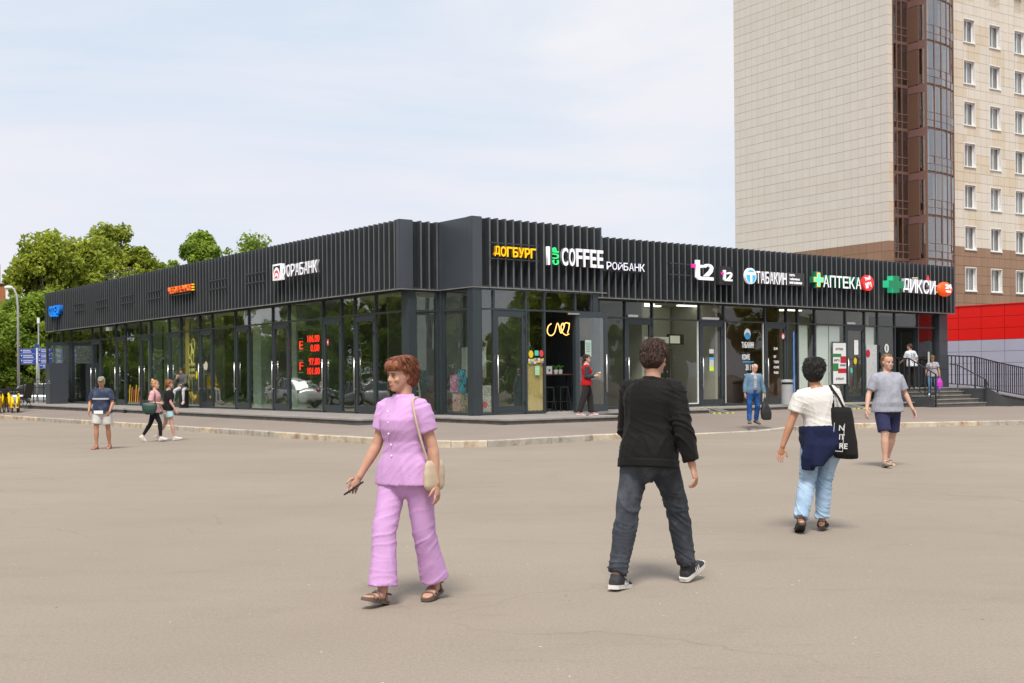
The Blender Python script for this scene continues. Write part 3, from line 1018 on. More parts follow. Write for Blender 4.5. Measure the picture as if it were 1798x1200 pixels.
part('side_block', MB().box(21.52, 21.60, -.42, 2.1, -.05, .62), M_RAMP, S_)
R_ = thing('ramp', 'sloping dark walled wheelchair ramp leading down to the right from the entrance landing', 'ramp', (FX, FY, 0), TH)
def zr(x):
    return max(.02, 1.0 - max(0, x - 25.6) * .118)
xs = [25.24, 25.6, 26.6, 28, 30, 33.6]
part('ramp_wall', MB().prism([(xs[0], -.1)] + [(x, zr(x) - .05) for x in xs] + [(xs[-1], -.1)], 'y', .70, .84), M_RAMP, R_)
part('ramp_coping', MB().prism([(x, zr(x) - .05) for x in xs] + [(x, zr(x)) for x in xs[::-1]], 'y', .66, .88), M_STEP, R_)
part('ramp_deck', MB().prism([(xs[0], -.1)] + [(x, zr(x) - .03) for x in xs] + [(xs[-1], -.1)], 'y', .882, 2.1), M_STEP, R_)
part('near_wall', MB().prism([(25.24, -.1), (25.24, .96), (25.6, .90), (26.9, .45), (27.4, -.1)], 'y', -.40, .695), M_RAMP, R_)

def railing(name, label, pts, hgt=.95, pitch=.17, foot=.12, posts=()):
    t = thing(name, label, 'railing', (FX, FY, 0), TH)
    pts = [Vector(p) for p in pts]
    up = Vector((0, 0, hgt))
    ft = Vector((0, 0, foot))
    mb = MB()
    for a, b in zip(pts, pts[1:]):
        mb.bar(a + up, b + up, .028, 6)
    part('handrail', mb, M_RAIL, t)
    mb = MB()
    for a, b in zip(pts, pts[1:]):
        mb.bar(a + ft, b + ft, .02, 6)
    part('bottom_rail', mb, M_RAIL, t)
    bal = MB().box(-.017, .017, -.017, .017, 0, 1).mesh('baluster', M_RAIL)
    for a, b in zip(pts, pts[1:]):
        n = max(1, int((b - a).xy.length / pitch))
        for k in range(n + 1):
            if k == n and b != pts[-1]:
                continue
            p = a.lerp(b, k / n)
            c = ob('baluster', bal, t, p + ft)
            c.scale = (1, 1, hgt - foot)
    pm = MB().box(-.026, .026, -.026, .026, 0, 1).mesh('post', M_RAIL)
    for p in [pts[0]] + ([pts[i] for i in posts]) + [pts[-1]]:
        c = ob('post', pm, t, p + Vector((0, 0, -.08)))
        c.scale = (1, 1, hgt + .08)
    return t
railing('stair_railing', 'dark metal railing with a slanting handrail on the left side of the steps',
        [(21.66, 1.9, 1.04), (21.66, .75, 1.0), (21.66, -.44, .36)], 1.18, .22, posts=(1,))
railing('ramp_railing', 'long dark baluster railing along the front of the ramp wall',
        [(26.3, 2.05, 1.02), (26.3, .77, .95), (28, .77, zr(28)), (30, .77, zr(30)), (33.6, .77, zr(33.6))], 1.32, .165, posts=(1, 2))
t = thing('stair_handrail', 'single slanting handrail on the right side of the steps', 'handrail', (FX, FY, 0), TH)
part('handrail', MB().tube([(25.15, 1.2, 1.95), (25.15, .85, 1.93), (25.15, -.45, 1.30), (25.15, -.62, .75)], .024, 6), M_RAIL, t)
part('post', MB().bar((25.15, -.4, .4), (25.15, -.4, 1.3), .02, 6), M_RAIL, t)
part('post', MB().bar((25.15, .85, .95), (25.15, .85, 1.93), .02, 6), M_RAIL, t)

# ---------------------------------------------------------------- red and white clad building at the right
M_RED = mat('red_cladding', (0.70, 0.004, 0.0), 0.45, var=0.05, vs=.4)
M_LAV = mat('pale_cladding', (0.40, 0.40, 0.50), 0.5, var=0.05, vs=.4)
M_JOINT = mat('joint_dark', (0.03, 0.03, 0.035), 0.8)
K_ = thing('clad_shop', 'low shop building clad in red panels above pale lavender panels', 'building', (FX, FY, 0), TH)
part('wall', MB().box(33.06, 46, -3.8, 12, 0, 4.78), M_JOINT, K_)
part('parapet_cap', MB().box(32.97, 46.05, -3.85, 12.05, 4.82, 4.86), M_RED, K_)
pr = MB().box(-.045, 0, .012, 1.188, .012, .548).mesh('red_panel', M_RED)
pw = MB().box(-.045, 0, .012, 1.188, .012, .548).mesh('pale_panel', M_LAV)
for i in range(8, 21):
    for j in range(8):
        z = 3.17 + .55 * (j - 5) if j >= 5 else 3.17 - .55 * (5 - j)
        if j >= 5:
            ob('red_panel', pr, K_, (33.05, -13.4 + i * 1.2, z))
        else:
            ob('pale_panel', pw, K_, (33.05, -13.4 + i * 1.2, z))

# ---------------------------------------------------------------- tower block
TT = math.atan2(.538, .843)
TX, TY = 25.15, 80.0
def tile_mat(name, c1, c2, c3):
    m = mat(name, c1, 0.55, var=.05, vs=.5)
    t = m.node_tree
    b = t.nodes['Principled BSDF']
    g = t.nodes.new('ShaderNodeNewGeometry')
    vr = t.nodes.new('ShaderNodeVectorRotate')
    vr.rotation_type = 'Z_AXIS'
    vr.inputs['Center'].default_value = (TX, TY, 0)
    vr.inputs['Angle'].default_value = -TT
    t.links.new(g.outputs['Position'], vr.inputs['Vector'])
    def cell(size):
        dv = t.nodes.new('ShaderNodeVectorMath'); dv.operation = 'DIVIDE'
        dv.inputs[1].default_value = size
        fl = t.nodes.new('ShaderNodeVectorMath'); fl.operation = 'FLOOR'
        wn_ = t.nodes.new('ShaderNodeTexWhiteNoise')
        t.links.new(vr.outputs['Vector'], dv.inputs[0])
        t.links.new(dv.outputs['Vector'], fl.inputs[0])
        t.links.new(fl.outputs['Vector'], wn_.inputs['Vector'])
        return wn_.outputs['Value']
    r = t.nodes.new('ShaderNodeValToRGB')
    r.color_ramp.elements[0].color = (*c1, 1)
    r.color_ramp.elements[1].color = (*c2, 1)
    t.links.new(cell((.655, .655, .655)), r.inputs['Fac'])
    r2 = t.nodes.new('ShaderNodeValToRGB')
    r2.color_ramp.interpolation = 'CONSTANT'
    r2.color_ramp.elements[0].color = (1, 1, 1, 1)
    r2.color_ramp.elements[1].position = .7
    r2.color_ramp.elements[1].color = (*c3, 1)
    t.links.new(cell((1.45, 200.0, 1.31)), r2.inputs['Fac'])
    mx = t.nodes.new('ShaderNodeMixRGB'); mx.blend_type = 'MULTIPLY'; mx.inputs['Fac'].default_value = 1
    t.links.new(r.outputs['Color'], mx.inputs['Color1'])
    t.links.new(r2.outputs['Color'], mx.inputs['Color2'])
    t.links.new(mx.outputs['Color'], b.inputs['Base Color'])
    return m
M_TB = tile_mat('beige_tile', (.62, .565, .475), (.66, .605, .515), (.95, .89, .80))
M_TBL = tile_mat('beige_tile_plain', (.60, .56, .495), (.63, .59, .525), (.985, .98, .97))
M_TBR = tile_mat('brown_tile', (.27, .165, .10), (.30, .185, .12), (.94, .92, .9))
M_GROUT = mat('tile_joint', (.50, .45, .38), .9)
M_BRN = mat('brown_panel', (.12, .060, .038), .5, var=.1, vs=.3)
M_MULL = mat('brown_mullion', (.18, .10, .075), .5)
M_MAUVE = mat('mauve_spandrel', (.17, .09, .08), .35)
M_TG = glass_mat('tower_glass', (.78, .76, .74), 2.7)
M_TDARK = mat('balcony_inside', (.30, .24, .18), .8, var=.5, vs=.6)
M_WIN = glass_mat('window_glass', (.82, .84, .85), 1.7)
M_CURT2 = mat('curtain_brown', (.12, .08, .06), .9, var=.25, vs=1.3)
M_CURT3 = mat('curtain_cream', (.62, .56, .46), .9, var=.25, vs=1.3)
M_CURT = mat('curtain', (.60, .58, .53), .9, var=.25, vs=1.3)
T_ = thing('apartment_tower', 'tall beige tiled apartment tower with a brown base band and curved glazed balconies', 'apartment block', (TX, TY, 0), TT)
HT = 36.0
part('wall_core', MB().box(.06, .49, .06, 14.7, 0, HT).box(6.44, 30, .35, 14.7, 0, HT).box(.49, 6.44, 2.2, 14.7, 0, HT), M_GROUT, T_)
# tile cells on the two fronts: (face, a, z, width, height)
TS = .655
cells = []
for i in range(23):
    for j in range(55):
        cells.append(('s', i * .64, j * TS, .64, TS))
cells += [('c', 0, j * TS, .49, TS) for j in range(55)]
wins = []
for c in range(5):
    for k in range(-3, 10):
        zt = 26.5 - 2.91 * k
        x0 = 7.9 + 2.88 * c
        wins.append((x0, x0 + 1.2, zt - 1.62, zt))
def cut(x0, x1, z0, z1):
    out = [(x0, x1, z0, z1)]
    for (a, b, c, d) in wins:
        nxt = []
        for (p, q, r, s_) in out:
            if q <= a or p >= b or s_ <= c or r >= d:
                nxt.append((p, q, r, s_))
                continue
            if p < a: nxt.append((p, a, r, s_))
            if q > b: nxt.append((b, q, r, s_))
            m0, m1 = max(p, a), min(q, b)
            if r < c: nxt.append((m0, m1, r, c))
            if s_ > d: nxt.append((m0, m1, d, s_))
        out = nxt
    return [o for o in out if o[1] - o[0] > .05 and o[3] - o[2] > .05]
for i in range(33):
    for j in range(55):
        x0 = 6.48 + i * TS
        if x0 > 24: continue
        for (p, q, r, s_) in cut(x0, x0 + TS, j * TS, (j + 1) * TS):
            cells.append(('f', p, r, q - p, s_ - r))
def tile_box(mb, c):
    f, a, z, w, h = c
    g = .009
    if f == 's':
        mb.box(0, .055, a + g, a + w - g, z + g, z + h - g)
    elif f == 'c':
        mb.box(a + g + .05, a + w - g, 0, .055, z + g, z + h - g)
    else:
        mb.box(a + g, a + w - g, 0, .34, z + g, z + h - g)
def seen(c):
    f, a, z, w, h = c
    return 8.3 < z < 27 and (f != 'f' or a < 14.8)
vis = [c for c in cells if seen(c)]
rest = [c for c in cells if not seen(c) and c[2] > 5]
def dist(c):
    f, a, z, w, h = c
    x, y = (0, a) if f == 's' else (a, 0)
    X = TX + x * cos(TT) - y * sin(TT)
    Y = TY + x * sin(TT) + y * cos(TT)
    return (X * X + Y * Y + (z - 1.5) ** 2) - (20 if w * h > .3 else -400)
vis.sort(key=dist)
share = {}
for c in vis[:298]:
    f, a, z, w, h = c
    m_ = M_TBR if z + h * .5 < 10.4 else (M_TBL if f == 's' else M_TB)
    key = (f, round(w, 2), round(h, 2), m_.name)
    if key not in share:
        mb = MB()
        tile_box(mb, (f, 0, 0, w, h))
        share[key] = mb.mesh('tile', m_)
    ob('tile', share[key], T_, (0, a, z) if f == 's' else (a, 0, z))
for nm, sel, m_ in (('side_tiling', 's', M_TBL), ('front_tiling', 'cf', M_TB)):
    mb, mb2 = MB(), MB()
    for c in vis[298:] + rest:
        if c[0] in sel:
            tile_box(mb2 if c[2] + c[4] * .5 < 10.4 else mb, c)
    part(nm, mb, m_, T_, kind='stuff')
    part(nm, mb2, M_TBR, T_, kind='stuff')
# windows of the front wall
fm = MB().box(0, .07, .2, .26, 0, 1.6).box(1.13, 1.2, .2, .26, 0, 1.6).box(.07, 1.13, .2, .26, 1.53, 1.6).box(.07, 1.13, .2, .26, 0, .07).box(.57, .63, .2, .26, .07, 1.53).mesh('frame', M_WHITE)
rv = MB().box(-.03, 0.0, -.03, .3, -.03, 1.65).box(1.2, 1.23, -.03, .3, -.03, 1.65).box(0, 1.2, -.03, .3, 1.6, 1.65).mesh('reveal', M_WHITE)
sl = MB().box(-.05, 1.25, -.08, .24, -.08, -.0).mesh('sill', M_WHITE)
gp = MB().box(.07, 1.13, .225, .235, .07, 1.53).mesh('pane', M_WIN)
ct = [MB().box(.07, e, .29, .31, .07, 1.53).mesh('curtain', M_CURT) for e in (.5, .8, 1.13)]
rw = random.Random(9)
for (a, b, c, d) in wins:
    if c < 6 or d > 28.5 or a > 14:
        continue
    w_ = ob('window', fm, T_, (a, 0, c + .01))
    ob('reveal', rv, w_)
    ob('sill', sl, w_)
    ob('pane', gp, w_)
    ob('curtain', rw.choice(ct), w_)
# glazed balconies: recessed strip, projecting brown cheek, curved glass front
A_, B_ = 4.30, 1.48
n_c = 8
def cur(k, off=0.0):
    ph = pi / 2 * k / n_c
    return (2.05 + (A_ + off) * sin(ph), -(B_ + off) * cos(ph))
part('balcony_core', MB().box(.5, 6.4, 1.4, 2.2, 5, HT), M_TDARK, T_)
part('cheek_wall', MB().box(2.06, 2.10, -1.42, -.55, 5, HT), M_BRN, T_)
for k in range(-3, 9):
    zt = 26.5 - 2.91 * k + .25      # underside of the slab above
    zb = zt - 2.91
    if zt < 7: continue
    part('floor_slab', MB().prism([(.5, .0), (2.06, .0), (2.06, -1.4)] + [cur(q, -.12) for q in range(n_c + 1)] + [(6.4, 1.4), (.5, 1.4)], 'z', zt - .10, zt + .08), M_TDARK, T_)
    # strip
    fr_ = MB()
    for x in (.5, .86, 1.35, 1.98):
        fr_.box(x, x + .07, -.02, .05, zb, zt)
    for z in (zb + .02, zb + .48, zb + 1.0, zt - .06):
        fr_.box(.57, 1.98, -.018, .048, z, z + .06)
    f = part('balcony_frame', fr_, M_MULL, T_)
    for x0, x1 in ((.57, .86), (.93, 1.35), (1.42, 1.98)):
        for z0, z1 in ((zb + .08, zb + .48), (zb + .54, zb + 1.0), (zb + 1.06, zt - .06)):
            if rw.random() > .12:
                part('pane', MB().box(x0, x1, .01, .02, z0, z1), M_TG, f)
    # cheek: brown sheet, glass strip and mauve spandrel
    part('spandrel', MB().box(1.98, 2.03, -1.44, -.0, zt - .52, zt - .04), M_MAUVE, T_)
    part('cheek_sheet', MB().box(1.985, 2.025, -.88, -.03, zb + .02, zt - .55), M_BRN, T_)
    ck = part('balcony_frame', MB().box(1.975, 2.03, -1.46, -1.38, zb, zt).box(1.976, 2.029, -.94, -.88, zb, zt - .52).box(1.976, 2.029, -1.38, -.94, zt - .56, zt - .52).box(1.976, 2.029, -1.38, -.94, zb - .04, zb), M_MULL, T_)
    part('pane', MB().box(2.0, 2.01, -1.38, -.94, zb, zt - .56), M_TG, ck)
    # curve
    fr_ = MB()
    lv = [zb + .03, zb + .50, zb + 1.02, zt - .10]
    for q in range(n_c + 1):
        x, y = cur(q)
        fr_.box(x - .03, x + .03, y - .03, y + .03, zb - .04, zt - .04)
    for q in range(n_c):
        a, b = Vector((*cur(q), 0)), Vector((*cur(q + 1), 0))
        for z in lv:
            fr_.bar(a + Vector((0, 0, z)), b + Vector((0, 0, z)), .028, 4)
    f = part('balcony_frame', fr_, M_MULL, T_)
    for q in range(n_c):
        a, b = Vector((*cur(q), 0)), Vector((*cur(q + 1), 0))
        d_ = (b - a).normalized() * .03
        nn = Vector((d_.y, -d_.x, 0)).normalized() * .004
        zz = [zb - .06] + lv
        for z0, z1 in zip(lv, lv[1:]):
            j_ = nn * rw.uniform(-5, 5)
            vs = []
            for p in (a + d_ + j_, b - d_ - j_):
                for s_ in (-1, 1):
                    vs += [(p.x + nn.x * s_, p.y + nn.y * s_, z0 + .02), (p.x + nn.x * s_, p.y + nn.y * s_, z1 - .02)]
            part('pane', MB().add(vs, [(0, 1, 5, 4), (2, 6, 7, 3), (0, 2, 3, 1), (4, 5, 7, 6), (1, 3, 7, 5), (0, 4, 6, 2)]), M_TG, f)
        if rw.random() < .6:
            c_ = (a + b) / 2 + Vector((0, .3, 0))
            part('curtain', MB().box(c_.x - .2, c_.x + .2, c_.y, c_.y + .02, zb + .1, zt - .2), rw.choice((M_CURT, M_CURT2, M_CURT3, M_TDARK)), f)
part('downpipe_box', MB().box(6.1, 6.42, -.12, .0, 5, 8.6), M_TBL, T_)

# building glimpsed at the far left
M_ORB = mat('orange_brick', (.42, .15, .06), .85, var=.1, vs=1)
O_ = thing('brick_house', 'orange brick and beige apartment house cut off by the left picture edge', 'building', (-49.3, 108, 0), .46)
part('wall', MB().box(-16, 3.6, 0, 12, 0, 10.5), M_ORB, O_)
part('upper_wall', MB().box(-16, 3.2, .1, 12, 10.5, 12.3), mat('beige_plaster', (.5, .4, .33), .8), O_)
part('cornice', MB().box(-16.1, 3.7, -.1, 12, 10.42, 10.56), M_JOINT, O_)
for x in (-6, -2.3, 1.4):
    w_ = part('window', MB().box(x, x + 1.7, -.06, .04, 6.6, 9.0), M_WHITE, O_)
    part('pane', MB().box(x + .1, x + .8, -.08, -.061, 6.7, 8.9).box(x + .9, x + 1.6, -.08, -.061, 6.7, 8.9), M_WIN, w_)

# ---------------------------------------------------------------- street lamps, signpost, bin, cabinet
M_GALV = mat('galvanised_steel', (.42, .43, .43), .5, .3)
def lamp(loc, h, label, arm=(1.2, 0), rz=0):
    t = thing('street_lamp', label, 'street lamp', loc, rz)
    a = arm[0]
    part('pole', MB().tube([(0, 0, 0), (0, 0, h - 1.2), (-.06, 0, h - .45), (-.22, 0, h - .08), (-a, 0, h)], [.09, .06, .055, .05, .045], 10), M_GALV, t, smooth=True)
    part('lamp_head', MB().ell((-a - .10, 0, h), (.26, .13, .10), 14, 8), M_WHITE, t, smooth=True)
    return t
lamp((-27.9, 68, 0), 6.9, 'grey street lamp with a curved arm rising in front of the left trees', arm=(.42, 0))
t = thing('post', 'thin pale pole standing among the bushes behind the building end', 'pole', (-29.5, 75, 0))
part('pole', MB().bar((0, 0, 0), (0, 0, 5.2), .05), M_GALV, t)
part('cap', MB().bar((0, 0, 5.2), (0, 0, 5.55), .09), M_WHITE, t)

M_SBL = mat('sign_plate_blue', (.01, .05, .36), .5)
M_SPL = mat('sign_print_pale', (.45, .47, .62), .5, var=.3, vs=30)
px, D_ = 65.5, 62.5
t = thing('signpost', 'grey signpost with stacked blue direction plates on both sides', 'signpost', ((px - 899) / 2112 * D_, D_, .455), radians(8))
part('pole', MB().bar((0, 0, 0), (0, 0, 2.85), .055, 12).bar((0, 0, 0), (0, 0, .05), .14, 12), M_GALV, t, smooth=True)
part('top_plate', MB().box(-.11, .11, -.03, .03, 2.86, 3.03), M_SBL, t)
for (x0, x1, z) in ((-.84, -.07, 2.56), (-.83, -.07, 2.29), (-.82, -.07, 2.02), (.07, .74, 2.58), (.07, .74, 2.31), (.07, .74, 2.04), (.14, .74, 1.78)):
    pl = part('direction_plate', MB().box(x0, x1, -.03, 0, z, z + .24), M_SBL, t)
    part('plate_rim', MB().box(x0, x1, -.032, -.001, z + .24, z + .25).box(x0, x1, -.032, -.001, z - .01, z), M_GALV, pl)
    r_ = random.Random(z)
    for q in range(2):
        w0 = x0 + .14
        w1 = w0 + (x1 - x0 - .2) * r_.uniform(.6, .95)
        part('printed_line', MB().box(w0, w1, -.034, -.031, z + .14 - .09 * q, z + .195 - .09 * q), M_SPL, pl)
    part('arrow_mark', MB().box(x0 + .04, x0 + .09, -.034, -.031, z + .14, z + .19), M_WHITE, pl)

t = thing('utility_cabinet', 'tall dark grey two door cabinet on the plinth at the pavilion left end', 'cabinet', W(-1.8, 33.0, .46), TH)
part('body', MB().box(-.42, .42, -.38, .38, .0, 1.98), M_FLAT, t, bevel=.012)
part('door', MB().box(-.44, -.42, -.36, .36, 1.02, 1.95), M_FLAT, t)
part('door', MB().box(-.44, -.42, -.36, .36, .05, .98), M_FLAT, t)
part('trim_strip', MB().box(-.45, -.40, -.38, .38, .99, 1.01), M_GALV, t)
part('lock', MB().box(-.46, -.44, -.28, -.24, 1.08, 1.14), M_WHITE, t)

D_ = 43.6
t = thing('litter_bin', 'pale grey cylindrical litter bin standing by the tobacco shop door', 'litter bin', W(14.62, 1.0, .495), TH)
M_BIN = mat('bin_grey', (.36, .37, .37), .5)
part('body', MB().bar((0, 0, 0), (0, 0, .72), .21, 20), M_BIN, t, smooth=False)
part('lid', MB().tube([(0, 0, .80), (0, 0, .86), (0, 0, .90)], [.22, .21, .1], 20), M_BIN, t)
part('slot_ring', MB().bar((0, 0, .72), (0, 0, .80), .18, 20), M_BLACK, t)

# loading ramps: paired aluminium channels
M_ALU = mat('aluminium', (.62, .62, .60), .35, .7, var=.2, vs=20)
M_YT = mat('yellow_tip', (.75, .75, .03), .5)
def ramp_rail(x, lab):
    t = thing('channel_ramp', lab, 'ramp', W(x, .40, .29), TH, 'folding wheelchair channel ramps')
    for dx in (0, .26):
        part('channel', MB().prism([(-.02, .19), (-.02, .155), (-.78, .0), (-.78, .035)], 'x', dx, dx + .06), M_ALU, t)
    part('tread_plate', MB().prism([(-.05, .160), (-.05, .150), (-.76, .003), (-.76, .013)], 'x', .06, .26), mat('ramp_tread', (.10, .10, .10), .8), t)
    for dx in (0.0, .26):
        part('end_tip', MB().box(dx, dx + .06, -.84, -.781, .0, .05), M_YT, t)
        part('end_tip', MB().box(dx, dx + .06, -.02, .03, .17, .2), M_YT, t)
ramp_rail(9.30, 'folding aluminium channel ramp with yellow tips, left one by the mobile phone shop door')
ramp_rail(9.92, 'folding aluminium channel ramp with yellow tips, right one by the mobile phone shop door')
ramp_rail(17.2, 'aluminium channel ramp below the pharmacy posters, partly behind the woman in white')
ramp_rail(16.6, 'aluminium channel ramp leaning at the plinth just left of the other pharmacy one')

# bollard lights on the plinth edge
for (l_, lb) in ((13.3, 'small black junction box on the plinth face left of the pink clad woman'), (17.9, 'small black junction box on the plinth face below the seated person')):
    t = thing('junction_box', lb, 'junction box', W(-3.66, l_, .33), TH)
    part('box', MB().box(-.07, 0, -.09, .09, -.02, .11), M_BLACK, t)
    part('lid', MB().box(-.09, 0, -.12, .12, .11, .18), M_GALV, t)
t = thing('barrier_rack', 'black metal barrier rack beside the cabinet at the left building end', 'rack', W(-1.6, 36.3, .46), TH)
mb = MB()
for k in range(3):
    mb.bar((-.9 + k * .5, 0, 0), (-.9 + k * .5, 0, 1.25), .03, 6)
for z in (.1, .45, .8, 1.22):
    mb.bar((-.95, 0, z), (.2, 0, z), .02, 6)
part('grid', mb, M_RAIL, t)
t = thing('folding_chair', 'dark slatted folding chair tilted beside the yellow bicycles', 'chair', (-22.6, 56.0, .36), radians(-30))
part('backrest', MB().prism([(0, .45), (.05, .45), (.28, 1.12), (.23, 1.12)], 'y', -.22, .22), mat('chair_slats', (.05, .045, .03), .7), t)
part('seat', MB().box(-.42, .05, -.22, .22, .42, .46), M_BLACK, t)
for s_ in (-.2, .2):
    part('leg', MB().bar((.05, s_, .45), (-.40, s_, 0), .016, 6), M_BLACK, t)
    part('leg', MB().bar((-.35, s_, .45), (.15, s_, 0), .016, 6), M_BLACK, t)

# ---------------------------------------------------------------- bicycles
M_BY = mat('bike_yellow', (.80, .52, .0), .4)
M_TYRE = mat('tyre_rubber', (.018, .018, .018), .8)
def bicycle(loc, rz, label):
    t = thing('rental_bicycle', label, 'bicycle', loc, rz, 'yellow rental bicycles parked at the left edge')
    def wheel(x):
        pts = [(x + .31 * cos(a), 0, .33 + .31 * sin(a)) for a in [2 * pi * k / 20 for k in range(21)]]
        w_ = part('wheel', MB().tube(pts, .024, 6, cap=False), M_TYRE, t, smooth=True)
        sp = MB()
        for k in range(8):
            a = pi * k / 8
            sp.bar((x - .29 * cos(a), 0, .33 - .29 * sin(a)), (x + .29 * cos(a), 0, .33 + .29 * sin(a)), .004, 4)
        part('spokes', sp, M_ALU, w_)
        fp = [(x + .37 * cos(a), 0, .33 + .37 * sin(a)) for a in [pi * (.05 + .9 * k / 10) for k in range(11)]]
        part('mudguard', MB().tube(fp, (.012, .05), 8), M_BY, t, smooth=True)
    wheel(-.52); wheel(.55)
    part('frame', MB().tube([(.42, 0, .85), (.05, 0, .42), (-.15, 0, .36)], .05, 8).tube([(-.15, 0, .36), (-.28, 0, .82)], .036, 8)
         .tube([(-.52, 0, .33), (-.15, 0, .36)], .02, 6).tube([(.42, 0, .9), (.55, 0, .33)], .03, 8), M_BY, t, smooth=True)
    part('skirt_guard', MB().prism([(-.85, .25), (-.2, .2), (-.25, .62), (-.6, .72)], 'y', -.05, .05), M_BY, t)
    part('saddle', MB().tube([(-.46, 0, .90), (-.3, 0, .93), (-.14, 0, .91)], [(.10, .04), (.08, .04), (.03, .02)], 10), M_BLACK, t, smooth=True)
    part('handlebar', MB().tube([(.30, -.30, 1.08), (.42, -.2, 1.1), (.42, 0, 1.02), (.42, .2, 1.1), (.30, .30, 1.08)], .014, 6).bar((.42, 0, .85), (.42, 0, 1.02), .016), M_BLACK, t)
    part('basket', MB().box(.50, .80, -.19, .19, .82, .84).box(.50, .52, -.19, .19, .84, 1.06).box(.80, .82, -.2, .2, .82, 1.08).box(.52, .8, -.2, -.18, .83, 1.06).box(.52, .8, .18, .2, .83, 1.06), M_BLACK, t)
    return t
for i, (x, y, a, lb) in enumerate(((-21.85, 53.2, 1.9, 'yellow rental bicycle nearest the folding chair'), (-22.25, 53.3, 2.1, 'yellow rental bicycle, second in the row from the folding chair'),
                                   (-22.7, 53.5, 1.8, 'yellow rental bicycle, third in the row from the folding chair'), (-23.15, 53.8, 2.2, 'yellow rental bicycle mostly cut off by the left picture edge'))):
    bicycle((x, y, .17), a, lb)

# ---------------------------------------------------------------- cars
def car_paint(name, c):
    return mat(name, c, .25, .3, var=.04, coat=.8)
M_CG = mat('car_glass', (.02, .025, .03), .06, spec=.9)
M_HL = mat('headlamp', (.6, .6, .62), .15)
M_TL = mat('tail_lamp', (.4, .01, .01), .2)
def car(loc, rz, paint, label, suv=True, group=None):
    t = thing('parked_car', label, 'car', loc, rz, group)
    L2, W2 = 2.25, .91
    hb = .98 if suv else .86
    ht = 1.62 if suv else 1.42
    prof = [(-L2, .35, .62, .78), (-L2 + .08, .28, .92, .86), (-1.9, .26, hb, .89), (-1.1, .26, hb + .02, W2), (0, .26, hb, W2), (1.0, .26, hb - .04, W2),
            (1.6, .26, hb - .10, .88), (2.05, .28, .72, .84), (L2, .34, .62, .72)]
    rgs = []
    for (x, z0, z1, w) in prof:
        ring = [(x, -w * .9, z0), (x, -w, z0 + .12), (x, -w * 1.0, (z0 + z1) / 2), (x, -w * .96, z1 - .06), (x, -w * .82, z1), (x, 0, z1 + .03),
                (x, w * .82, z1), (x, w * .96, z1 - .06), (x, w, (z0 + z1) / 2), (x, w, z0 + .12), (x, w * .9, z0), (x, 0, z0)]
        rgs.append(ring)
    me = MB().rings(rgs).mesh('body', paint, True)
    b = ob('body', me, t)
    md = b.modifiers.new('s', 'SUBSURF'); md.levels = 1; md.render_levels = 1
    gx = [(-1.95, hb - .03, .78, .0), (-1.62, ht - .12, .66, 1), (-1.2, ht - .02, .64, 1), (-.2, ht, .64, 1), (.35, ht - .06, .63, 1), (1.12, hb - .05, .74, 0)]
    rgs = []
    for (x, z, w, _) in gx:
        rgs.append([(x, -.80, hb - .12), (x, -w, z), (x, 0, z + .02), (x, w, z), (x, .80, hb - .12)])
    part('greenhouse', MB().rings(rgs), M_CG, t, smooth=False)
    roof = MB().rings([[(x, -w - .012, z + .0), (x, -w, z + .025), (x, 0, z + .05), (x, w, z + .025), (x, w + .012, z)] for (x, z, w, k) in gx if k])
    part('roof', roof, paint, t, smooth=True)
    for s_ in (-1, 1):
        mb = MB()
        for (x0, z0, x1, z1) in ((-1.98, hb - .02, -1.62, ht - .1), (-1.0, hb, -1.0, ht - .02), (0, hb, -.02, ht), (1.16, hb - .06, .36, ht - .05)):
            mb.bar((x0, s_ * .80, z0), (x1, s_ * .655, z1), .035, 6)
        part('pillar', mb, paint, t)
        part('mirror', MB().ell((.85, s_ * 1.0, hb + .08), (.08, .12, .08)), paint, t, smooth=True)
    for x in (-1.38, 1.40):
        for s_ in (-1, 1):
            w_ = part('wheel', MB().bar((x, s_ * .70, .34), (x, s_ * .93, .34), .34, 20), M_TYRE, t)
            part('rim', MB().bar((x, s_ * .93, .34), (x, s_ * .945, .34), .22, 14), M_ALU, w_)
            part('arch', MB().tube([(x + .40 * cos(a), s_ * .915, .34 + .40 * sin(a)) for a in [pi * k / 10 for k in range(11)]], .03, 6), M_BLACK, t)
    for s_ in (-1, 1):
        part('headlight', MB().ell((2.13, s_ * .62, .70), (.12, .2, .09)), M_HL, t, smooth=True)
        part('taillight', MB().ell((-2.16, s_ * .68, .88), (.08, .15, .12)), M_TL, t, smooth=True)
    part('number_plate', MB().box(2.25, 2.27, -.26, .26, .42, .53), M_WHITE, t)
    return t
PW = car_paint('car_white', (.70, .71, .72))
PS = car_paint('car_silver', (.38, .40, .42))
PR = car_paint('car_red', (.35, .02, .03))
PB = car_paint('car_blue', (.03, .06, .16))
car((-26.2, 68.5, 0), radians(8), PS, 'silver estate car parked behind the left end of the pavilion', False)
car((23.6, 58.2, .05), radians(125), PR, 'dark red hatchback seen through the ramp railing', False)
car((26.6, 55.0, .05), radians(125), PB, 'dark blue car seen through the right part of the ramp railing', False)
for i, (x, y, a, p, lb) in enumerate(((-29.5, 43.5, 2.1, PW, 'white sport utility car parked left of the view, mirrored in the glass near the bay'),
                                      (-33.5, 49.5, 2.2, PS, 'silver car parked left of the view, mirrored in the wing glass'),
                                      (-37.0, 55.5, 2.2, PW, 'white car parked far left of the view'))):
    car((x, y, 0), a, p, lb, i != 1)

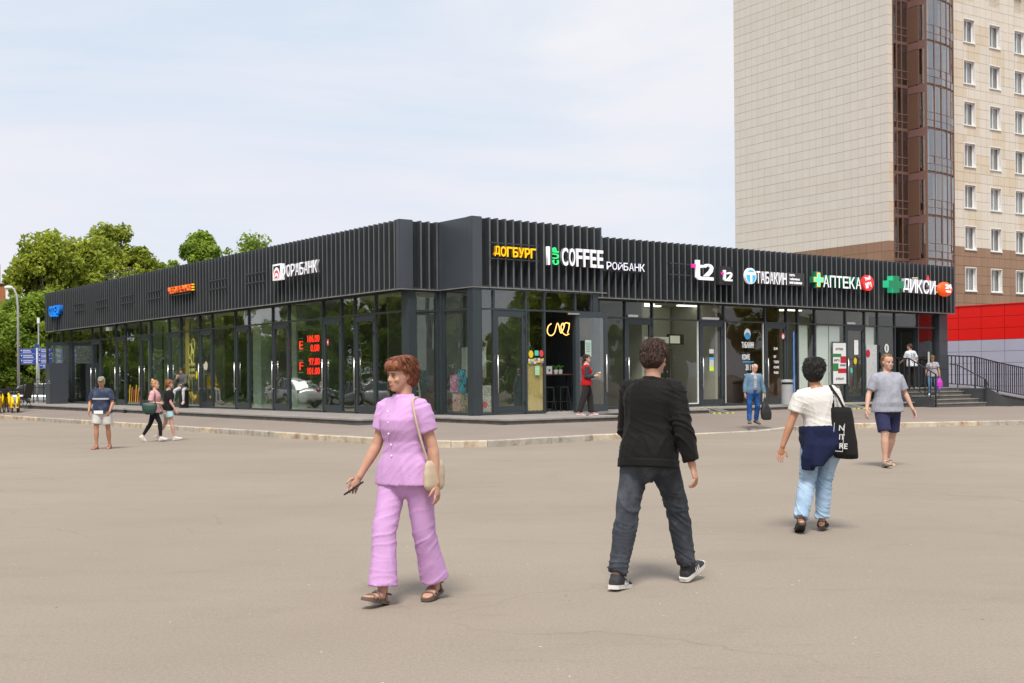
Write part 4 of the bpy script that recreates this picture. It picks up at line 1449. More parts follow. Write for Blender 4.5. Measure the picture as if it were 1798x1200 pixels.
# ---------------------------------------------------------------- trees
def leaf_mat(name, c1, c2):
    m = bpy.data.materials.new(name)
    m.use_nodes = True
    t = m.node_tree
    b = t.nodes['Principled BSDF']
    b.inputs['Roughness'].default_value = .6
    b.inputs['Specular IOR Level'].default_value = .3
    g = t.nodes.new('ShaderNodeNewGeometry')
    n = nd(t, 'ShaderNodeTexNoise', Scale=.55, Detail=4.0)
    t.links.new(g.outputs['Position'], n.inputs['Vector'])
    ad = t.nodes.new('ShaderNodeMath'); ad.operation = 'MULTIPLY_ADD'; ad.inputs[1].default_value = .5
    t.links.new(g.outputs['Random Per Island'], ad.inputs[0])
    sb = t.nodes.new('ShaderNodeMath'); sb.operation = 'SUBTRACT'; sb.inputs[1].default_value = .25
    t.links.new(n.outputs['Fac'], sb.inputs[0])
    t.links.new(sb.outputs['Value'], ad.inputs[2])
    r = t.nodes.new('ShaderNodeValToRGB')
    r.color_ramp.elements[0].position = .2
    r.color_ramp.elements[0].color = (*c1, 1)
    r.color_ramp.elements[1].position = .75
    r.color_ramp.elements[1].color = (*c2, 1)
    t.links.new(ad.outputs['Value'], r.inputs['Fac'])
    t.links.new(r.outputs['Color'], b.inputs['Base Color'])
    tr = t.nodes.new('ShaderNodeBsdfTranslucent')
    t.links.new(r.outputs['Color'], tr.inputs['Color'])
    mx = t.nodes.new('ShaderNodeMixShader'); mx.inputs['Fac'].default_value = .48
    o = t.nodes['Material Output']
    t.links.new(b.outputs['BSDF'], mx.inputs[1])
    t.links.new(tr.outputs['BSDF'], mx.inputs[2])
    t.links.new(mx.outputs['Shader'], o.inputs['Surface'])
    return m
M_LF1 = leaf_mat('leaf_yellow_green', (.13, .18, .02), (.50, .56, .07))
M_LF2 = leaf_mat('leaf_green', (.09, .16, .015), (.36, .48, .06))
M_BARK = mat('bark', (.09, .07, .05), .9, var=.3, vs=4, bump=.8, bs=12)

def crown_mesh(rng, H, R, base, nl, ls, m, lobes=26, dense=1.0):
    """leaves scattered over many uneven sprays"""
    vs, fs = [], []
    cl = []
    for k in range(lobes):
        a = rng.uniform(0, 2 * pi)
        u = rng.random() ** .55
        h = rng.uniform(0, 1)
        rad = R * (sin(pi * min(.97, .12 + h * .84)) ** .7) * u * rng.uniform(.8, 1.1) * (1.0 if k % 3 else 1.15)
        cl.append((Vector((rad * cos(a), rad * sin(a), base + (H - base) * h * .95)), rng.uniform(.45, 1.15) * R * (.28 if k % 3 else .17)))
    ntot = 0
    for c, r in cl:
        n = int(.55 * nl / lobes * (r / (R * .20)) ** 1.9)
        for q in range(n):
            d = Vector((rng.gauss(0, 1), rng.gauss(0, 1), rng.gauss(0, .8)))
            d = d.normalized() * (rng.random() ** .42) * r
            p = c + d
            s_ = ls * rng.uniform(.55, 1.35) * .95
            nrm = (d.normalized() * .5 + Vector((rng.gauss(0, .6), rng.gauss(0, .6), rng.gauss(.4, .6)))).normalized()
            t1 = nrm.orthogonal().normalized()
            t1 = (Matrix.Rotation(rng.uniform(0, 6.28), 3, nrm) @ t1)
            t2_ = nrm.cross(t1)
            o = len(vs)
            fold = nrm * s_ * .25
            vs += [p - t1 * s_, p + t2_ * s_ * .55 + fold, p + t1 * s_, p - t2_ * s_ * .55 + fold]
            fs += [(o, o + 1, o + 2), (o, o + 2, o + 3)]
    me = bpy.data.meshes.new('crown')
    me.from_pydata([tuple(v) for v in vs], [], fs)
    me.materials.append(m)
    me.update()
    return me, cl

def tree(loc, H, R, label, seed, m=None, nl=9000, ls=.2, base=None, group=None, trunk=True, cat='tree', lobes=26, name='deciduous_tree'):
    rng = random.Random(seed)
    base = H * .25 if base is None else base
    t = thing(name, label, cat, loc, rng.uniform(0, 6), group)
    me, cl = crown_mesh(rng, H, R, base, nl, ls, m or M_LF1, lobes)
    mb = MB()
    r0 = H * .018 + .04
    tp = [Vector((0, 0, -.1)), Vector((.1, 0, H * .2)), Vector((-.05, .1, H * .45)), Vector((.1, 0, H * .8))]
    mb.tube(tp, [r0 * 1.3, r0, r0 * .7, r0 * .2], 10)
    for c, r in cl:
        s0 = tp[1].lerp(tp[2], min(1, max(0, (c.z * .5 - H * .1) / (H * .4)))) if c.z > H * .25 else tp[1] * .7
        mid = s0.lerp(c, .55) + Vector((0, 0, -.06 * H * .3))
        mb.tube([s0, mid, c], [r0 * .34, r0 * .2, r0 * .05], 6)
        for q in range(3):
            e = c + Vector((rng.gauss(0, 1), rng.gauss(0, 1), rng.gauss(.3, 1))).normalized() * r * .8
            mb.tube([mid.lerp(c, .6), e], [r0 * .1, r0 * .03], 4)
    part('trunk', mb, M_BARK, t, smooth=True)
    ob('crown', me, t)
    return t
def at(px, D_, z=0.0):
    return ((px - 899) / 2112 * D_, D_, z)
V = []
V.append(tree(at(90, 88), 12.3, 3.9, 'broad yellow green tree, leftmost of the row behind the pavilion', 11, M_LF1, 30000, .20, base=2.0, lobes=88))
V.append(tree(at(145, 92), 12.4, 4.2, 'yellow green tree between the leftmost tree and the tallest crown', 12, M_LF1, 24000, .20, lobes=80))
V.append(tree(at(197, 95), 13.9, 3.6, 'tallest yellow green tree whose thin top rises above the left wing', 13, M_LF1, 24000, .20, lobes=88))
V.append(tree(at(240, 96), 12.2, 2.6, 'narrow yellow green tree right of the tallest crown', 14, M_LF1, 12000, .20, lobes=60))
V.append(tree(at(345, 100), 14.0, 3.0, 'deep green tree rising alone behind the left wing above the bank sign', 15, M_LF2, 20000, .21, lobes=80))
V.append(tree(at(300, 100), 12.0, 2.0, 'small green tree crown just left of the lone deep green tree', 19, M_LF2, 8000, .21))
V.append(tree(at(450, 106), 14.6, 4.2, 'thin airy tree top seen over the fascia left of the corner bay', 16, M_LF2, 6500, .20, lobes=68))
V.append(tree(at(20, 84), 6.6, 3.0, 'dark leafed tree at the left picture edge below the yellow green crowns', 17, M_LF2, 20000, .18, base=1.0, lobes=80))
V.append(tree(at(40, 79), 7.0, 3.2, 'leafy green shrub mass behind the blue signpost', 18, M_LF2, 20000, .16, base=.3, lobes=92, cat='shrub', name='large_shrub'))
V.append(tree(at(88, 80), 7.4, 3.2, 'leafy shrub hugging the left end of the pavilion', 28, M_LF2, 18000, .16, base=.3, lobes=92, cat='shrub', name='large_shrub'))
V.append(tree(at(-10, 79), 6.0, 3.0, 'low dense shrub at the far left behind the bicycles', 29, M_LF2, 16000, .16, base=.2, lobes=80, cat='shrub', name='large_shrub'))
# trees outside the frame that the shop windows mirror
rt = random.Random(21)
k = 0
protos = [V[0], V[2], V[4], V[7]]
for (x, y) in ((-43, 44), (-48, 52), (-51, 60), (-58, 64), (-62, 74), (-68, 80), (-74, 90), (-56, 48), (-50, 38), (-44, 32), (-64, 60), (-72, 70), (-40, 25), (-52, 22), (-62, 92), (-70, 94), (-80, 102), (-92, 110), (-68, 102), (-82, 116), (-104, 120), (-58, 84)):
    copy_thing(protos[k % 4], (x, y, 0), rt.uniform(0, 6), 'leafy green tree left of the view, mirrored by the left wing glass', 'trees beside the car park left of the view', rt.uniform(.85, 1.15))
    k += 1
for (x, y) in ((44, 37), (50, 33), (57, 42), (52, 26), (62, 34), (46, 22), (60, 20), (40, 12)):
    copy_thing(protos[k % 4], (x, y, 0), rt.uniform(0, 6), 'leafy green tree right of the view, mirrored by the right wing glass', 'trees right of the view', rt.uniform(.7, .95))
    k += 1
for i, (x, y) in enumerate(((-36, 41), (-39, 46), (-42, 51), (-45, 56), (-48, 61), (-51, 66), (-54, 71), (-57, 77), (-34, 36), (-61, 83), (-33, 31))):
    copy_thing(V[8 + i % 3], (x, y, 0), rt.uniform(0, 6), 'dense green shrub left of the view, mirrored low in the left wing glass', 'shrubs beside the car park left of the view', rt.uniform(.6, .9))
for o in V:
    if 'group' in o and o.get('group'):
        del o['group']
# ---------------------------------------------------------------- things behind the glass
def rl(r, l, z=.49):
    return W(r, l, z)
# ladder
t = thing('step_ladder', 'aluminium step ladder leaning inside the small corner window', 'ladder', rl(-.15, 2.75), TH)
mb = MB()
for s_ in (-.24, .24):
    mb.bar((s_ - .05, 0, 0), (s_ * .6, .5, 2.9), .025, 6)
part('rails', mb, M_ALU, t)
for k in range(8):
    f = (k + 1) / 9
    part('rung', MB().box(-.24 + .1 * f - .02, .24 - .1 * f, .5 * f - .03, .5 * f + .03, 2.9 * f, 2.9 * f + .03), M_ALU, t)
# white boards and art in the bay window
t = thing('white_board', 'large off white board propped inside the left bay window', 'board', rl(.75, .45), TH)
part('sheet', MB().box(0, .03, 0, 1.2, 1.05, 1.95), mat('board_grey', (.42, .45, .40), .7), t)
t = thing('white_board', 'pale board standing inside the bay just right of the corner column', 'board', rl(.33, .75), TH)
part('sheet', MB().box(0, .40, 0, .03, 1.05, 1.95), mat('board_grey2', (.45, .48, .43), .7), t)
t = thing('white_board', 'pale panel leaning behind the ladder', 'board', rl(-.25, 2.6), TH)
part('sheet', MB().box(0, .25, .5, .53, 1.3, 2.0), mat('board_grey3', (.5, .5, .45), .7), t)
def paint_mat(name, cs, sc, seed):
    m = mat(name, cs[0], .6, var=.1)
    t_ = m.node_tree
    g = t_.nodes.new('ShaderNodeNewGeometry')
    mp = t_.nodes.new('ShaderNodeMapping'); mp.inputs['Location'].default_value = (seed, seed, seed)
    n = nd(t_, 'ShaderNodeTexNoise', Scale=sc, Detail=4.0, Distortion=1.5)
    r = t_.nodes.new('ShaderNodeValToRGB')
    r.color_ramp.interpolation = 'EASE'
    el = r.color_ramp.elements
    el[0].position = .3; el[0].color = (*cs[0], 1)
    el[1].position = .7; el[1].color = (*cs[-1], 1)
    for i, c in enumerate(cs[1:-1]):
        e = el.new(.3 + .4 * (i + 1) / (len(cs) - 1)); e.color = (*c, 1)
    t_.links.new(g.outputs['Position'], mp.inputs['Vector'])
    t_.links.new(mp.outputs['Vector'], n.inputs['Vector'])
    t_.links.new(n.outputs['Fac'], r.inputs['Fac'])
    t_.links.new(r.outputs['Color'], t_.nodes['Principled BSDF'].inputs['Base Color'])
    return m
arts = [((-.0, .75, 1.16), (.42, .50), ((.55, .02, .2), (.6, .35, .5), (.25, .01, .2), (.7, .35, .02)), 'pink and yellow abstract canvas on the upper left of the window stack'),
        ((0, .36, 1.13), (.36, .68), ((.02, .15, .35), (.05, .45, .6), (.01, .03, .08), (.2, .1, .05)), 'tall turquoise and dark blue canvas in the window stack'),
        ((0, .62, .58), (.42, .52), ((.6, .6, .58), (.5, .01, .01), (.5, .5, .5), (.08, .08, .08)), 'white and red abstract canvas at the lower left of the window stack'),
        ((0, .30, .58), (.40, .54), ((.7, .3, .01), (.4, .38, .3), (.1, .1, .14), (.7, .4, .02)), 'orange and grey abstract canvas at the lower right of the window stack')]
# canvases stand along the left glass of the bay
yy = [(1.10, 1.12, .40, .52), (.72, 1.12, .36, .66), (.98, .56, .40, .52), (.50, .56, .44, .54)]
for (a, sz, cs, lb), (y0, z0, w_, h_) in zip(arts, yy):
    t = thing('canvas', lb, 'painting', rl(.22, y0, z0), TH)
    part('canvas_print', MB().box(0, .025, 0, w_, 0, h_), paint_mat('art_print', cs, 9, y0 * 7 + z0), t)
    part('stretcher', MB().box(.026, .04, .01, w_ - .01, .01, h_ - .01), M_WHITE, t)
t = thing('canvas', 'black and white line drawing with a red shape right of the corner column', 'painting', rl(.36, .22, .56), TH)
part('canvas_print', MB().box(0, .42, 0, .025, 0, .76), paint_mat('line_print', ((.8, .8, .78), (.05, .05, .05), (.8, .8, .78), (.1, .1, .1), (.75, .75, .73)), 16, 2), t)
part('red_shape', disc(.2, .2, .09, .09, -.004, -.001), mat('art_red', (.6, .02, .02), .6), t)
# coffee counter with stools, neon line and notices
M_WOOD = mat('dark_wood', (.12, .055, .03), .5, var=.2, vs=8)
t = thing('bar_table', 'dark wooden window bar table inside the open coffee door', 'table', rl(2.9, 1.0), TH)
part('table_top', MB().box(-.1, 1.5, -.2, .25, 1.11, 1.15), M_WOOD, t, bevel=.006)
part('leg', MB().box(.0, .05, -.02, .03, 0, 1.11), M_BLACK, t)
part('leg', MB().box(1.35, 1.4, -.02, .03, 0, 1.11), M_BLACK, t)
for i, lb in enumerate(('black bar stool, left one under the coffee bar table', 'black bar stool, right one under the coffee bar table')):
    t = thing('bar_stool', lb, 'stool', rl(3.15 + i * .6, .65), TH)
    part('seat', MB().box(-.17, .17, -.17, .17, .72, .76), M_BLACK, t, bevel=.008)
    for sx in (-1, 1):
        for sy in (-1, 1):
            part('leg', MB().bar((sx * .15, sy * .15, .72), (sx * .21, sy * .21, 0), .014, 6), M_BLACK, t)
    part('footrest', MB().box(-.18, .18, -.19, -.17, .3, .32).box(-.18, .18, .17, .19, .3, .32), M_BLACK, t)
M_PL = mat('pot_plant_leaf', (.08, .25, .02), .6, var=.4, vs=30)
for i, (x, lb) in enumerate(((.92, 'small green pot plant, left one on the coffee bar table'), (1.1, 'small green pot plant, right one on the coffee bar table'))):
    t = thing('pot_plant', lb, 'plant', rl(2.9 + x, 1.0, 1.64), TH)
    part('pot', MB().tube([(0, 0, 0), (0, 0, .13)], [.06, .08], 12), M_WHITE, t)
    rg2 = random.Random(i)
    mb = MB()
    for q in range(14):
        a = rg2.uniform(0, 6.28)
        mb.tube([(0, 0, .12), (.05 * cos(a), .05 * sin(a), .22), (.12 * cos(a), .12 * sin(a), .22 + rg2.uniform(0, .06))], [.008, .022, .004], 4)
    part('foliage', mb, M_PL, t)
t = thing('napkin_box', 'white printed napkin box on the coffee bar table', 'box', rl(3.42, 1.0, 1.64), TH)
part('box', MB().box(0, .22, -.05, .05, 0, .24), M_WHITE, t)
part('print', MB().box(.08, .14, -.053, -.051, .08, .15), M_BLACK, t)
t = thing('carton', 'mint and brown carton left of the napkin box on the coffee bar table', 'box', rl(3.15, 1.0, 1.64), TH)
part('box', MB().box(0, .22, -.05, .05, 0, .22), mat('mint_carton', (.15, .42, .33), .6), t)
M_NEON = mat('neon_tube', (.9, .6, .2), .4, emit=(1.0, .56, .16), es=1.7)
t = thing('neon_sign', 'glowing amber neon scribble hanging in the coffee shop doorway', 'neon sign', rl(3.42, .9, 2.72), TH)
def curve_pts(c, n=4):
    out = []
    for i in range(len(c) - 1):
        p0, p1, p2, p3 = [Vector(c[max(0, min(len(c) - 1, j))]) for j in (i - 1, i, i + 1, i + 2)]
        for k in range(n):
            s_ = k / n
            out.append(.5 * ((2 * p1) + (-p0 + p2) * s_ + (2 * p0 - 5 * p1 + 4 * p2 - p3) * s_ ** 2 + (-p0 + 3 * p1 - 3 * p2 + p3) * s_ ** 3))
    out.append(Vector(c[-1]))
    return out
for c in ([(.16, .36), (.04, .28), (0, .12), (.06, .02), (.17, .0), (.28, .08), (.34, .24), (.40, .38), (.46, .30), (.50, .14), (.55, .08), (.64, .22), (.68, .34), (.60, .38), (.54, .26), (.60, .10), (.74, .02), (.86, .06)],
          [(.86, .38), (.74, .40), (.62, .32)], [(.88, .40), (.86, .24), (.80, .08)], [(1.10, .34), (1.20, .28), (1.22, .16), (1.15, .06), (1.06, .10)]):
    part('neon_tube', MB().tube(curve_pts([(x, 0, z + .1) for x, z in c]), .015, 6), M_NEON, t, smooth=True)
t = thing('notice', 'mint green notice sheet hanging on the open coffee door', 'notice', rl(3.98, -.02, 2.15), TH)
part('sheet', MB().box(0, .24, -.2, -.19, 0, .50), mat('notice_mint', (.42, .55, .46), .7), t)
for k in range(6):
    part('text_line', MB().box(.04, .20, -.203, -.201, .40 - k * .05, .415 - k * .05), mat('ink', (.15, .2, .17), .8) if k == 0 else bpy.data.materials['ink'], t)
t = thing('poster', 'tall colourful wall poster behind the coffee door', 'poster', rl(3.75, 4.2, 1.6), TH)
part('sheet', MB().box(0, .45, 0, .01, 0, 1.9), paint_mat('poster_print', ((.45, .03, .03), (.7, .3, .03), (.08, .02, .1), (.7, .6, .4)), 3, 4), t)
# orange wall strip
part('orange_pillar', MB().box(2.3, 2.9, 2.2, 2.35, .5, 4.1), mat('orange_brown_wall', (.22, .08, .03), .8, var=.3, vs=2), B)
# coffee vending machine, wall shelf and light boxes of the phone shop
t = thing('light_box', 'white light box panels hanging inside the phone shop window', 'light box', rl(8.9, 3.0, 2.72), TH)
part('panel', MB().box(.2, 1.75, 0, .05, 0, .22), emat('light_box_face', (.55, .56, .48), .2), t)
part('panel', MB().box(1.8, 2.25, -.05, .0, 0, .27), emat('light_box_face2', (.6, .6, .5), .3), t)
part('casing', MB().box(1.75, 2.5, 0.0, .12, -.04, .32), M_BLACK, t)
t = thing('service_machine', 'dark self service machine with round buttons in the phone shop', 'machine', rl(10.35, 3.2), TH)
part('body', MB().box(0, .55, 0, .5, .55, 2.18), mat('machine_brown', (.04, .025, .022), .5), t)
part('button_panel', MB().box(.06, .5, -.012, -.001, .62, 1.3), M_BLACK, t)
for i in range(3):
    for j in range(2):
        part('button', disc(.16 + j * .22, .72 + i * .25, .04, .05, -.03, -.013, 10), M_DRIP, t)
part('screen_green', MB().box(-.5, .3, -.03, -.012, 1.92, 2.1), emat('screen_green', (.25, .7, .03), .5), t)
part('screen_pale', MB().box(-.5, .3, -.03, -.012, 1.62, 1.9), emat('screen_pale', (.4, .6, .7), .3), t)
part('round_mark', disc(.17, 1.77, .08, .11, -.036, -.031, 14), emat('mark_blue', (.02, .3, .8), .4), t)
part('round_mark', disc(-.03, 1.77, .07, .10, -.036, -.031, 14), M_BLACK, t)
t = thing('wall_display', 'small dark wall display with a magenta strip beside the phone shop door', 'display', rl(10.9, 4.75, 1.6), TH)
part('panel', MB().box(0, .55, -.06, 0, .12, .75), M_WD, t)
part('strip', MB().box(0, .55, -.07, -.0, 0, .12), mat('magenta', (.4, .0, .12), .5), t)
# door sheets
def sheet_on(r, z, w, h, cs, label, cat='notice', y=RW - .02, name='door_notice'):
    t = thing(name, label, cat, W(r, y, z), TH)
    zz = 0
    for c, f in cs:
        part('band', MB().box(0, w, -.006, 0, zz * h, (zz + f) * h), mat('print_band', c, .6, var=.15, vs=25), t)
        zz += f
    return t
sheet_on(11.84, 1.72, .22, .78, (((.6, .8, .05), .2), ((.55, .55, .52), .3), ((.1, .45, .75), .12), ((.03, .03, .03), .18), ((.6, .58, .55), .2)), 'tall white door notice with black, blue and lime bands')
sheet_on(20.08, 2.35, .26, .58, (((.8, .8, .8), 1),), 'white sheet of paper on the pharmacy door')
t = thing('door_sticker', 'yellow round sticker on the pharmacy door', 'sticker', W(20.15, RW - .02, 2.1), TH)
part('sticker', disc(0, 0, .10, .13, -.006, 0), stm[0], t)
t = thing('door_sticker', 'green round sticker beside the pharmacy door handle', 'sticker', W(19.86, RW - .05, 1.72), TH)
part('sticker', disc(0, 0, .07, .11, -.006, 0), stm[1], t)
t = thing('door_sticker', 'white and red round sticker at the top right of the tobacco shop door', 'sticker', W(15.78, RW - .05, 3.02), TH)
part('sticker', disc(0, 0, .09, .12, -.006, 0), stm[2], t)
part('sticker_face', disc(0, -.02, .065, .08, -.008, -.0065), M_WHITE, t)
t = thing('door_sticker', 'white round sticker on the glass left of the supermarket entrance', 'sticker', W(22.2, RW - .02, 2.62), TH)
part('sticker', disc(0, 0, .15, .18, -.006, 0), M_WHITE, t)
part('sticker_mark', MB().box(-.03, .03, -.009, -.0065, -.1, .1), M_BLACK, t)
sheet_on(23.1 + 1.95, 1.75, .12, .75, (((.5, .58, .5), 1),), 'narrow pale vertical strip on the glass right of the supermarket entrance', 'sticker')
# framed pharmacy poster: white with green and red blocks
t = thing('poster', 'framed pharmacy poster with green and red blocks in the window', 'poster', W(18.72, RW - .03, 1.2), TH)
part('frame', MB().box(-.05, .85, -.02, 0, -.05, 1.65), M_FRAME, t)
part('sheet', MB().box(0, .80, -.026, -.021, 0, 1.6), M_WHITE, t)
gm_, rm_ = mat('poster_green', (.02, .22, .05), .6), mat('poster_red', (.5, .01, .03), .6)
for (x0, x1, z0, z1, m_) in ((0, .5, 1.05, 1.18, gm_), (.45, .8, .82, 1.08, rm_), (0, .32, .5, .8, gm_), (.3, .8, .42, .60, rm_)):
    part('colour_block', MB().box(x0, x1, -.031, -.027, z0, z1), m_, t)
for tx, x, z, w_ in (('АПТЕКА', .15, 1.32, .48), ('КАРТА', .05, .88, .35), ('СКИДКИ', .42, .68, .34), ('АПТЕКА.РУ', .15, .15, .5)):
    me, _ = text_mesh(tx, .09, w_, .004, .02, mat('poster_ink', (.12, .05, .05), .7), 'poster_text')
    ob('poster_text', me, t, (x, -.032, z))
t = thing('poster', 'smaller red striped poster mirrored beside the framed pharmacy poster', 'poster', W(19.5 - .02, RW + .06, 1.5), TH)
part('sheet', MB().box(-.25, -.03, -.01, 0, 0, 1.3), M_BLIND, t)
part('stripe', MB().box(-.25, -.03, -.016, -.011, .75, .98), rm_, t)
part('stripe', MB().box(-.25, -.03, -.016, -.011, .35, .55), rm_, t)
t = thing('poster', 'white poster with a red disc right of the pharmacy door', 'poster', W(20.85, RW - .03, 1.0), TH)
part('sheet', MB().box(0, .68, -.008, 0, 0, 1.75), M_LAV if False else mat('poster_pale', (.55, .56, .56), .6, var=.2, vs=12), t)
part('red_disc', disc(.1, 1.4, .13, .16, -.014, -.009), rm_, t)
# tobacco shop window print
t = thing('window_lettering', 'white window print ТАБАКИН КОФЕ ЗА 1 ₽ under a round blue emblem', 'lettering', W(13.55, RW - .015, 1.9), TH)
part('emblem', disc(.3, 1.17, .17, .2, -.006, 0), M_WHITE, t)
part('emblem_field', disc(.3, 1.1, .15, .13, -.009, -.0065), mat('emblem_blue', (.03, .3, .6), .6), t)
for tx, x, z, w_, h_ in (('ТАБАКИН', -.02, .66, .66, .22), ('КОФЕ', 0, .22, .42, .22), ('ЗА 1 Р', .18, -.16, .42, .22), ('365', .12, -.48, .34, .18)):
    me, _ = text_mesh(tx, h_, w_, .004, .03, M_WHITE, 'text_line')
    ob('text_line', me, t, (x, -.006, z))
part('blue_rule', MB().box(0.02, .62, -.008, -.002, .13, .17), bpy.data.materials['emblem_blue'], t)
t = thing('window_lettering', 'small white printed opening hours on the tobacco shop door', 'lettering', W(15.28, RW - .02, 1.7), TH)
for k, (w_, tx) in enumerate(((.22, '24'), (.14, '24/7'), (.30, 'ТАБАК'), (.30, 'КОФЕ'), (.26, '9:00'))):
    me, _ = text_mesh(tx, .10, w_, .004, .03, M_WHITE, 'text_line')
    ob('text_line', me, t, (0, -.002, .7 - .2 * k + (.1 if k == 0 else 0)))
# currency board
M_LED = mat('red_led', (.5, 0, 0), .5, emit=(1.0, .03, .02), es=1.6)
t = thing('exchange_board', 'hanging black exchange rate board with red glowing digits', 'display board', W(LW + .55, 9.95, 1.5), TH - pi / 2)
part('panel', MB().box(0, 1.75, 0, .06, 0, 1.72), mat('board_black', (.012, .022, .010), .6), t)
for q in (.1, 1.6):
    part('cable', MB().bar((q, .03, 1.72), (q, .03, 2.55), .008, 4), M_GALV, t)
for tx, x, z, w_ in (('106.00', .72, 1.30, .86), ('0.00', .95, .98, .62), ('97.00', .82, .52, .76), ('101.00', .72, .20, .86)):
    me, _ = text_mesh(tx, .24, w_, .01, .012, M_LED, 'digits')
    ob('digits', me, t, (x, -.006, z))
for tx, x, z in (('E', .12, 1.08), ('F', .12, .36)):
    me, _ = text_mesh(tx, .28, .26, .01, .0, M_LED, 'digits')
    ob('digits', me, t, (x, -.006, z))
for z in (1.42, .98, .66, .24):
    me, _ = text_mesh('купить' if z > 1.4 or z == .66 else 'продать', .06, .34, .004, .02, mat('board_mint', (.35, .6, .5), .6) if z == 1.42 else bpy.data.materials['board_mint'], 'caption')
    ob('caption', me, t, (.06, -.006, z))
# white columns inside (seen through the bank glass)
for (r_, l_, lb) in ((.1, 10.9, 'pale round column inside the bank right of the exchange board'), (.3, 14.2, 'pale round column inside behind the middle of the left wing glass'), (.2, 25.0, 'mint wall panel standing far inside the left wing')):
    t = thing('inner_column', lb, 'column', rl(r_, l_), TH)
    part('shaft', MB().box(-.2, .2, -.25, .45, 0, 3.65), mat('column_mint', (.42, .50, .45), .8) if l_ < 11 else bpy.data.materials['column_mint'], t)
# window stickers on left wing: striped banner at glass foot, doughnut print, round sticker
t = thing('window_print', 'yellow panel and line drawing on the glass beside the seated person', 'window print', W(LW - .015, 19.0, 1.0), TH - pi / 2)
part('yellow_film', MB().box(.35, .75, 0, .004, .1, 3.0), mat('yellow_film', (.20, .17, .03), .7), t)
M_LINE = mat('line_print_yellow', (.55, .55, .1), .6)
for q, (cx, cz) in enumerate(((.85, 1.7), (1.05, 1.5), (1.15, 1.9))):
    part('loop', MB().tube([(cx + .14 * cos(a), 0, cz + .3 * sin(a)) for a in [2 * pi * k / 16 for k in range(17)]], .012, 5, cap=False), M_LINE, t)
for k in range(3):
    me, _ = text_mesh('КАФЕ', .14, .6, .004, .0, M_LINE, 'text_line')
    ob('text_line', me, t, (.75, -.004, 1.1 - k * .22))
part('price_tag', disc(1.5, .75, .09, .16, -.01, 0), stm[0], t)
t = thing('high_chair', 'yellow backed bar chair inside the cafe window behind the seated person', 'chair', W(-.3, 17.6, .49), TH)
part('backrest', MB().box(-.2, .2, -.02, .02, .78, 1.2), M_BY, t)
part('seat', MB().box(-.2, .2, -.4, 0, .72, .77), M_BY, t)
for sx in (-.18, .18):
    for sy in (-.38, -.02):
        part('leg', MB().bar((sx, sy, 0), (sx, sy, .72), .015, 6), M_GALV, t)
t = thing('door_sticker', 'cream round sticker on the brown lit door of the left wing', 'sticker', W(LW - .05, 16.5, 2.1), TH - pi / 2)
part('sticker', disc(0, 0, .15, .17, -.006, 0), mat('sticker_cream', (.55, .5, .4), .6), t)
t = thing('door_sticker', 'red and white rectangular sticker on the door right of the exchange board', 'sticker', W(LW - .04, 6.75, 2.62), TH - pi / 2)
part('sticker', MB().box(0, .11, -.006, 0, 0, .2), stm[2], t)
part('sticker_face', MB().box(.02, .09, -.009, -.0065, .07, .14), M_WHITE, t)
for k, z in enumerate((0,)):
    t = thing('window_print', 'slanted yellow and red stripes at the foot of the glass left of the pair', 'window print', W(LW - .012, 23.6 + 1.6, .6), TH - pi / 2)
    for q in range(6):
        m_ = stm[(0, 5, 2)[q % 3]]
        part('pencil_stripe', MB().prism([(q * .26, 0), (q * .26 + .07, 0), (q * .26 + .2, .75 - .1 * (q % 3)), (q * .26 + .13, .78 - .1 * (q % 3))], 'y', -.005, 0), m_, t)
# ---------------------------------------------------------------- people
def vec(*a):
    return Vector(a).normalized()

def ring_at(c, xa, ya, rx, ryf, ryb, n=20, pw=2.3):
    out = []
    for k in range(n):
        a = 2 * pi * k / n
        ca, sa = cos(a), sin(a)
        e = 2 / pw
        x = abs(ca) ** e * (1 if ca >= 0 else -1) * rx
        y = abs(sa) ** e * (1 if sa >= 0 else -1) * (ryf if sa > 0 else ryb)
        out.append(c + xa * x + ya * y)
    return out

def remesh(mb, voxel, smooth=4, name='body', m=None):
    me = mb.mesh(name, None, True)
    o = bpy.data.objects.new('tmp', me)
    COL.objects.link(o)
    r = o.modifiers.new('r', 'REMESH')
    r.mode = 'VOXEL'
    r.voxel_size = voxel
    s_ = o.modifiers.new('s', 'SMOOTH')
    s_.factor = .5
    s_.iterations = smooth
    dg = bpy.context.evaluated_depsgraph_get()
    out = bpy.data.meshes.new_from_object(o.evaluated_get(dg))
    bpy.data.objects.remove(o)
    bpy.data.meshes.remove(me)
    out.name = name
    out.materials.clear()
    if m:
        out.materials.append(m)
    out.polygons.foreach_set('use_smooth', [True] * len(out.polygons))
    return out

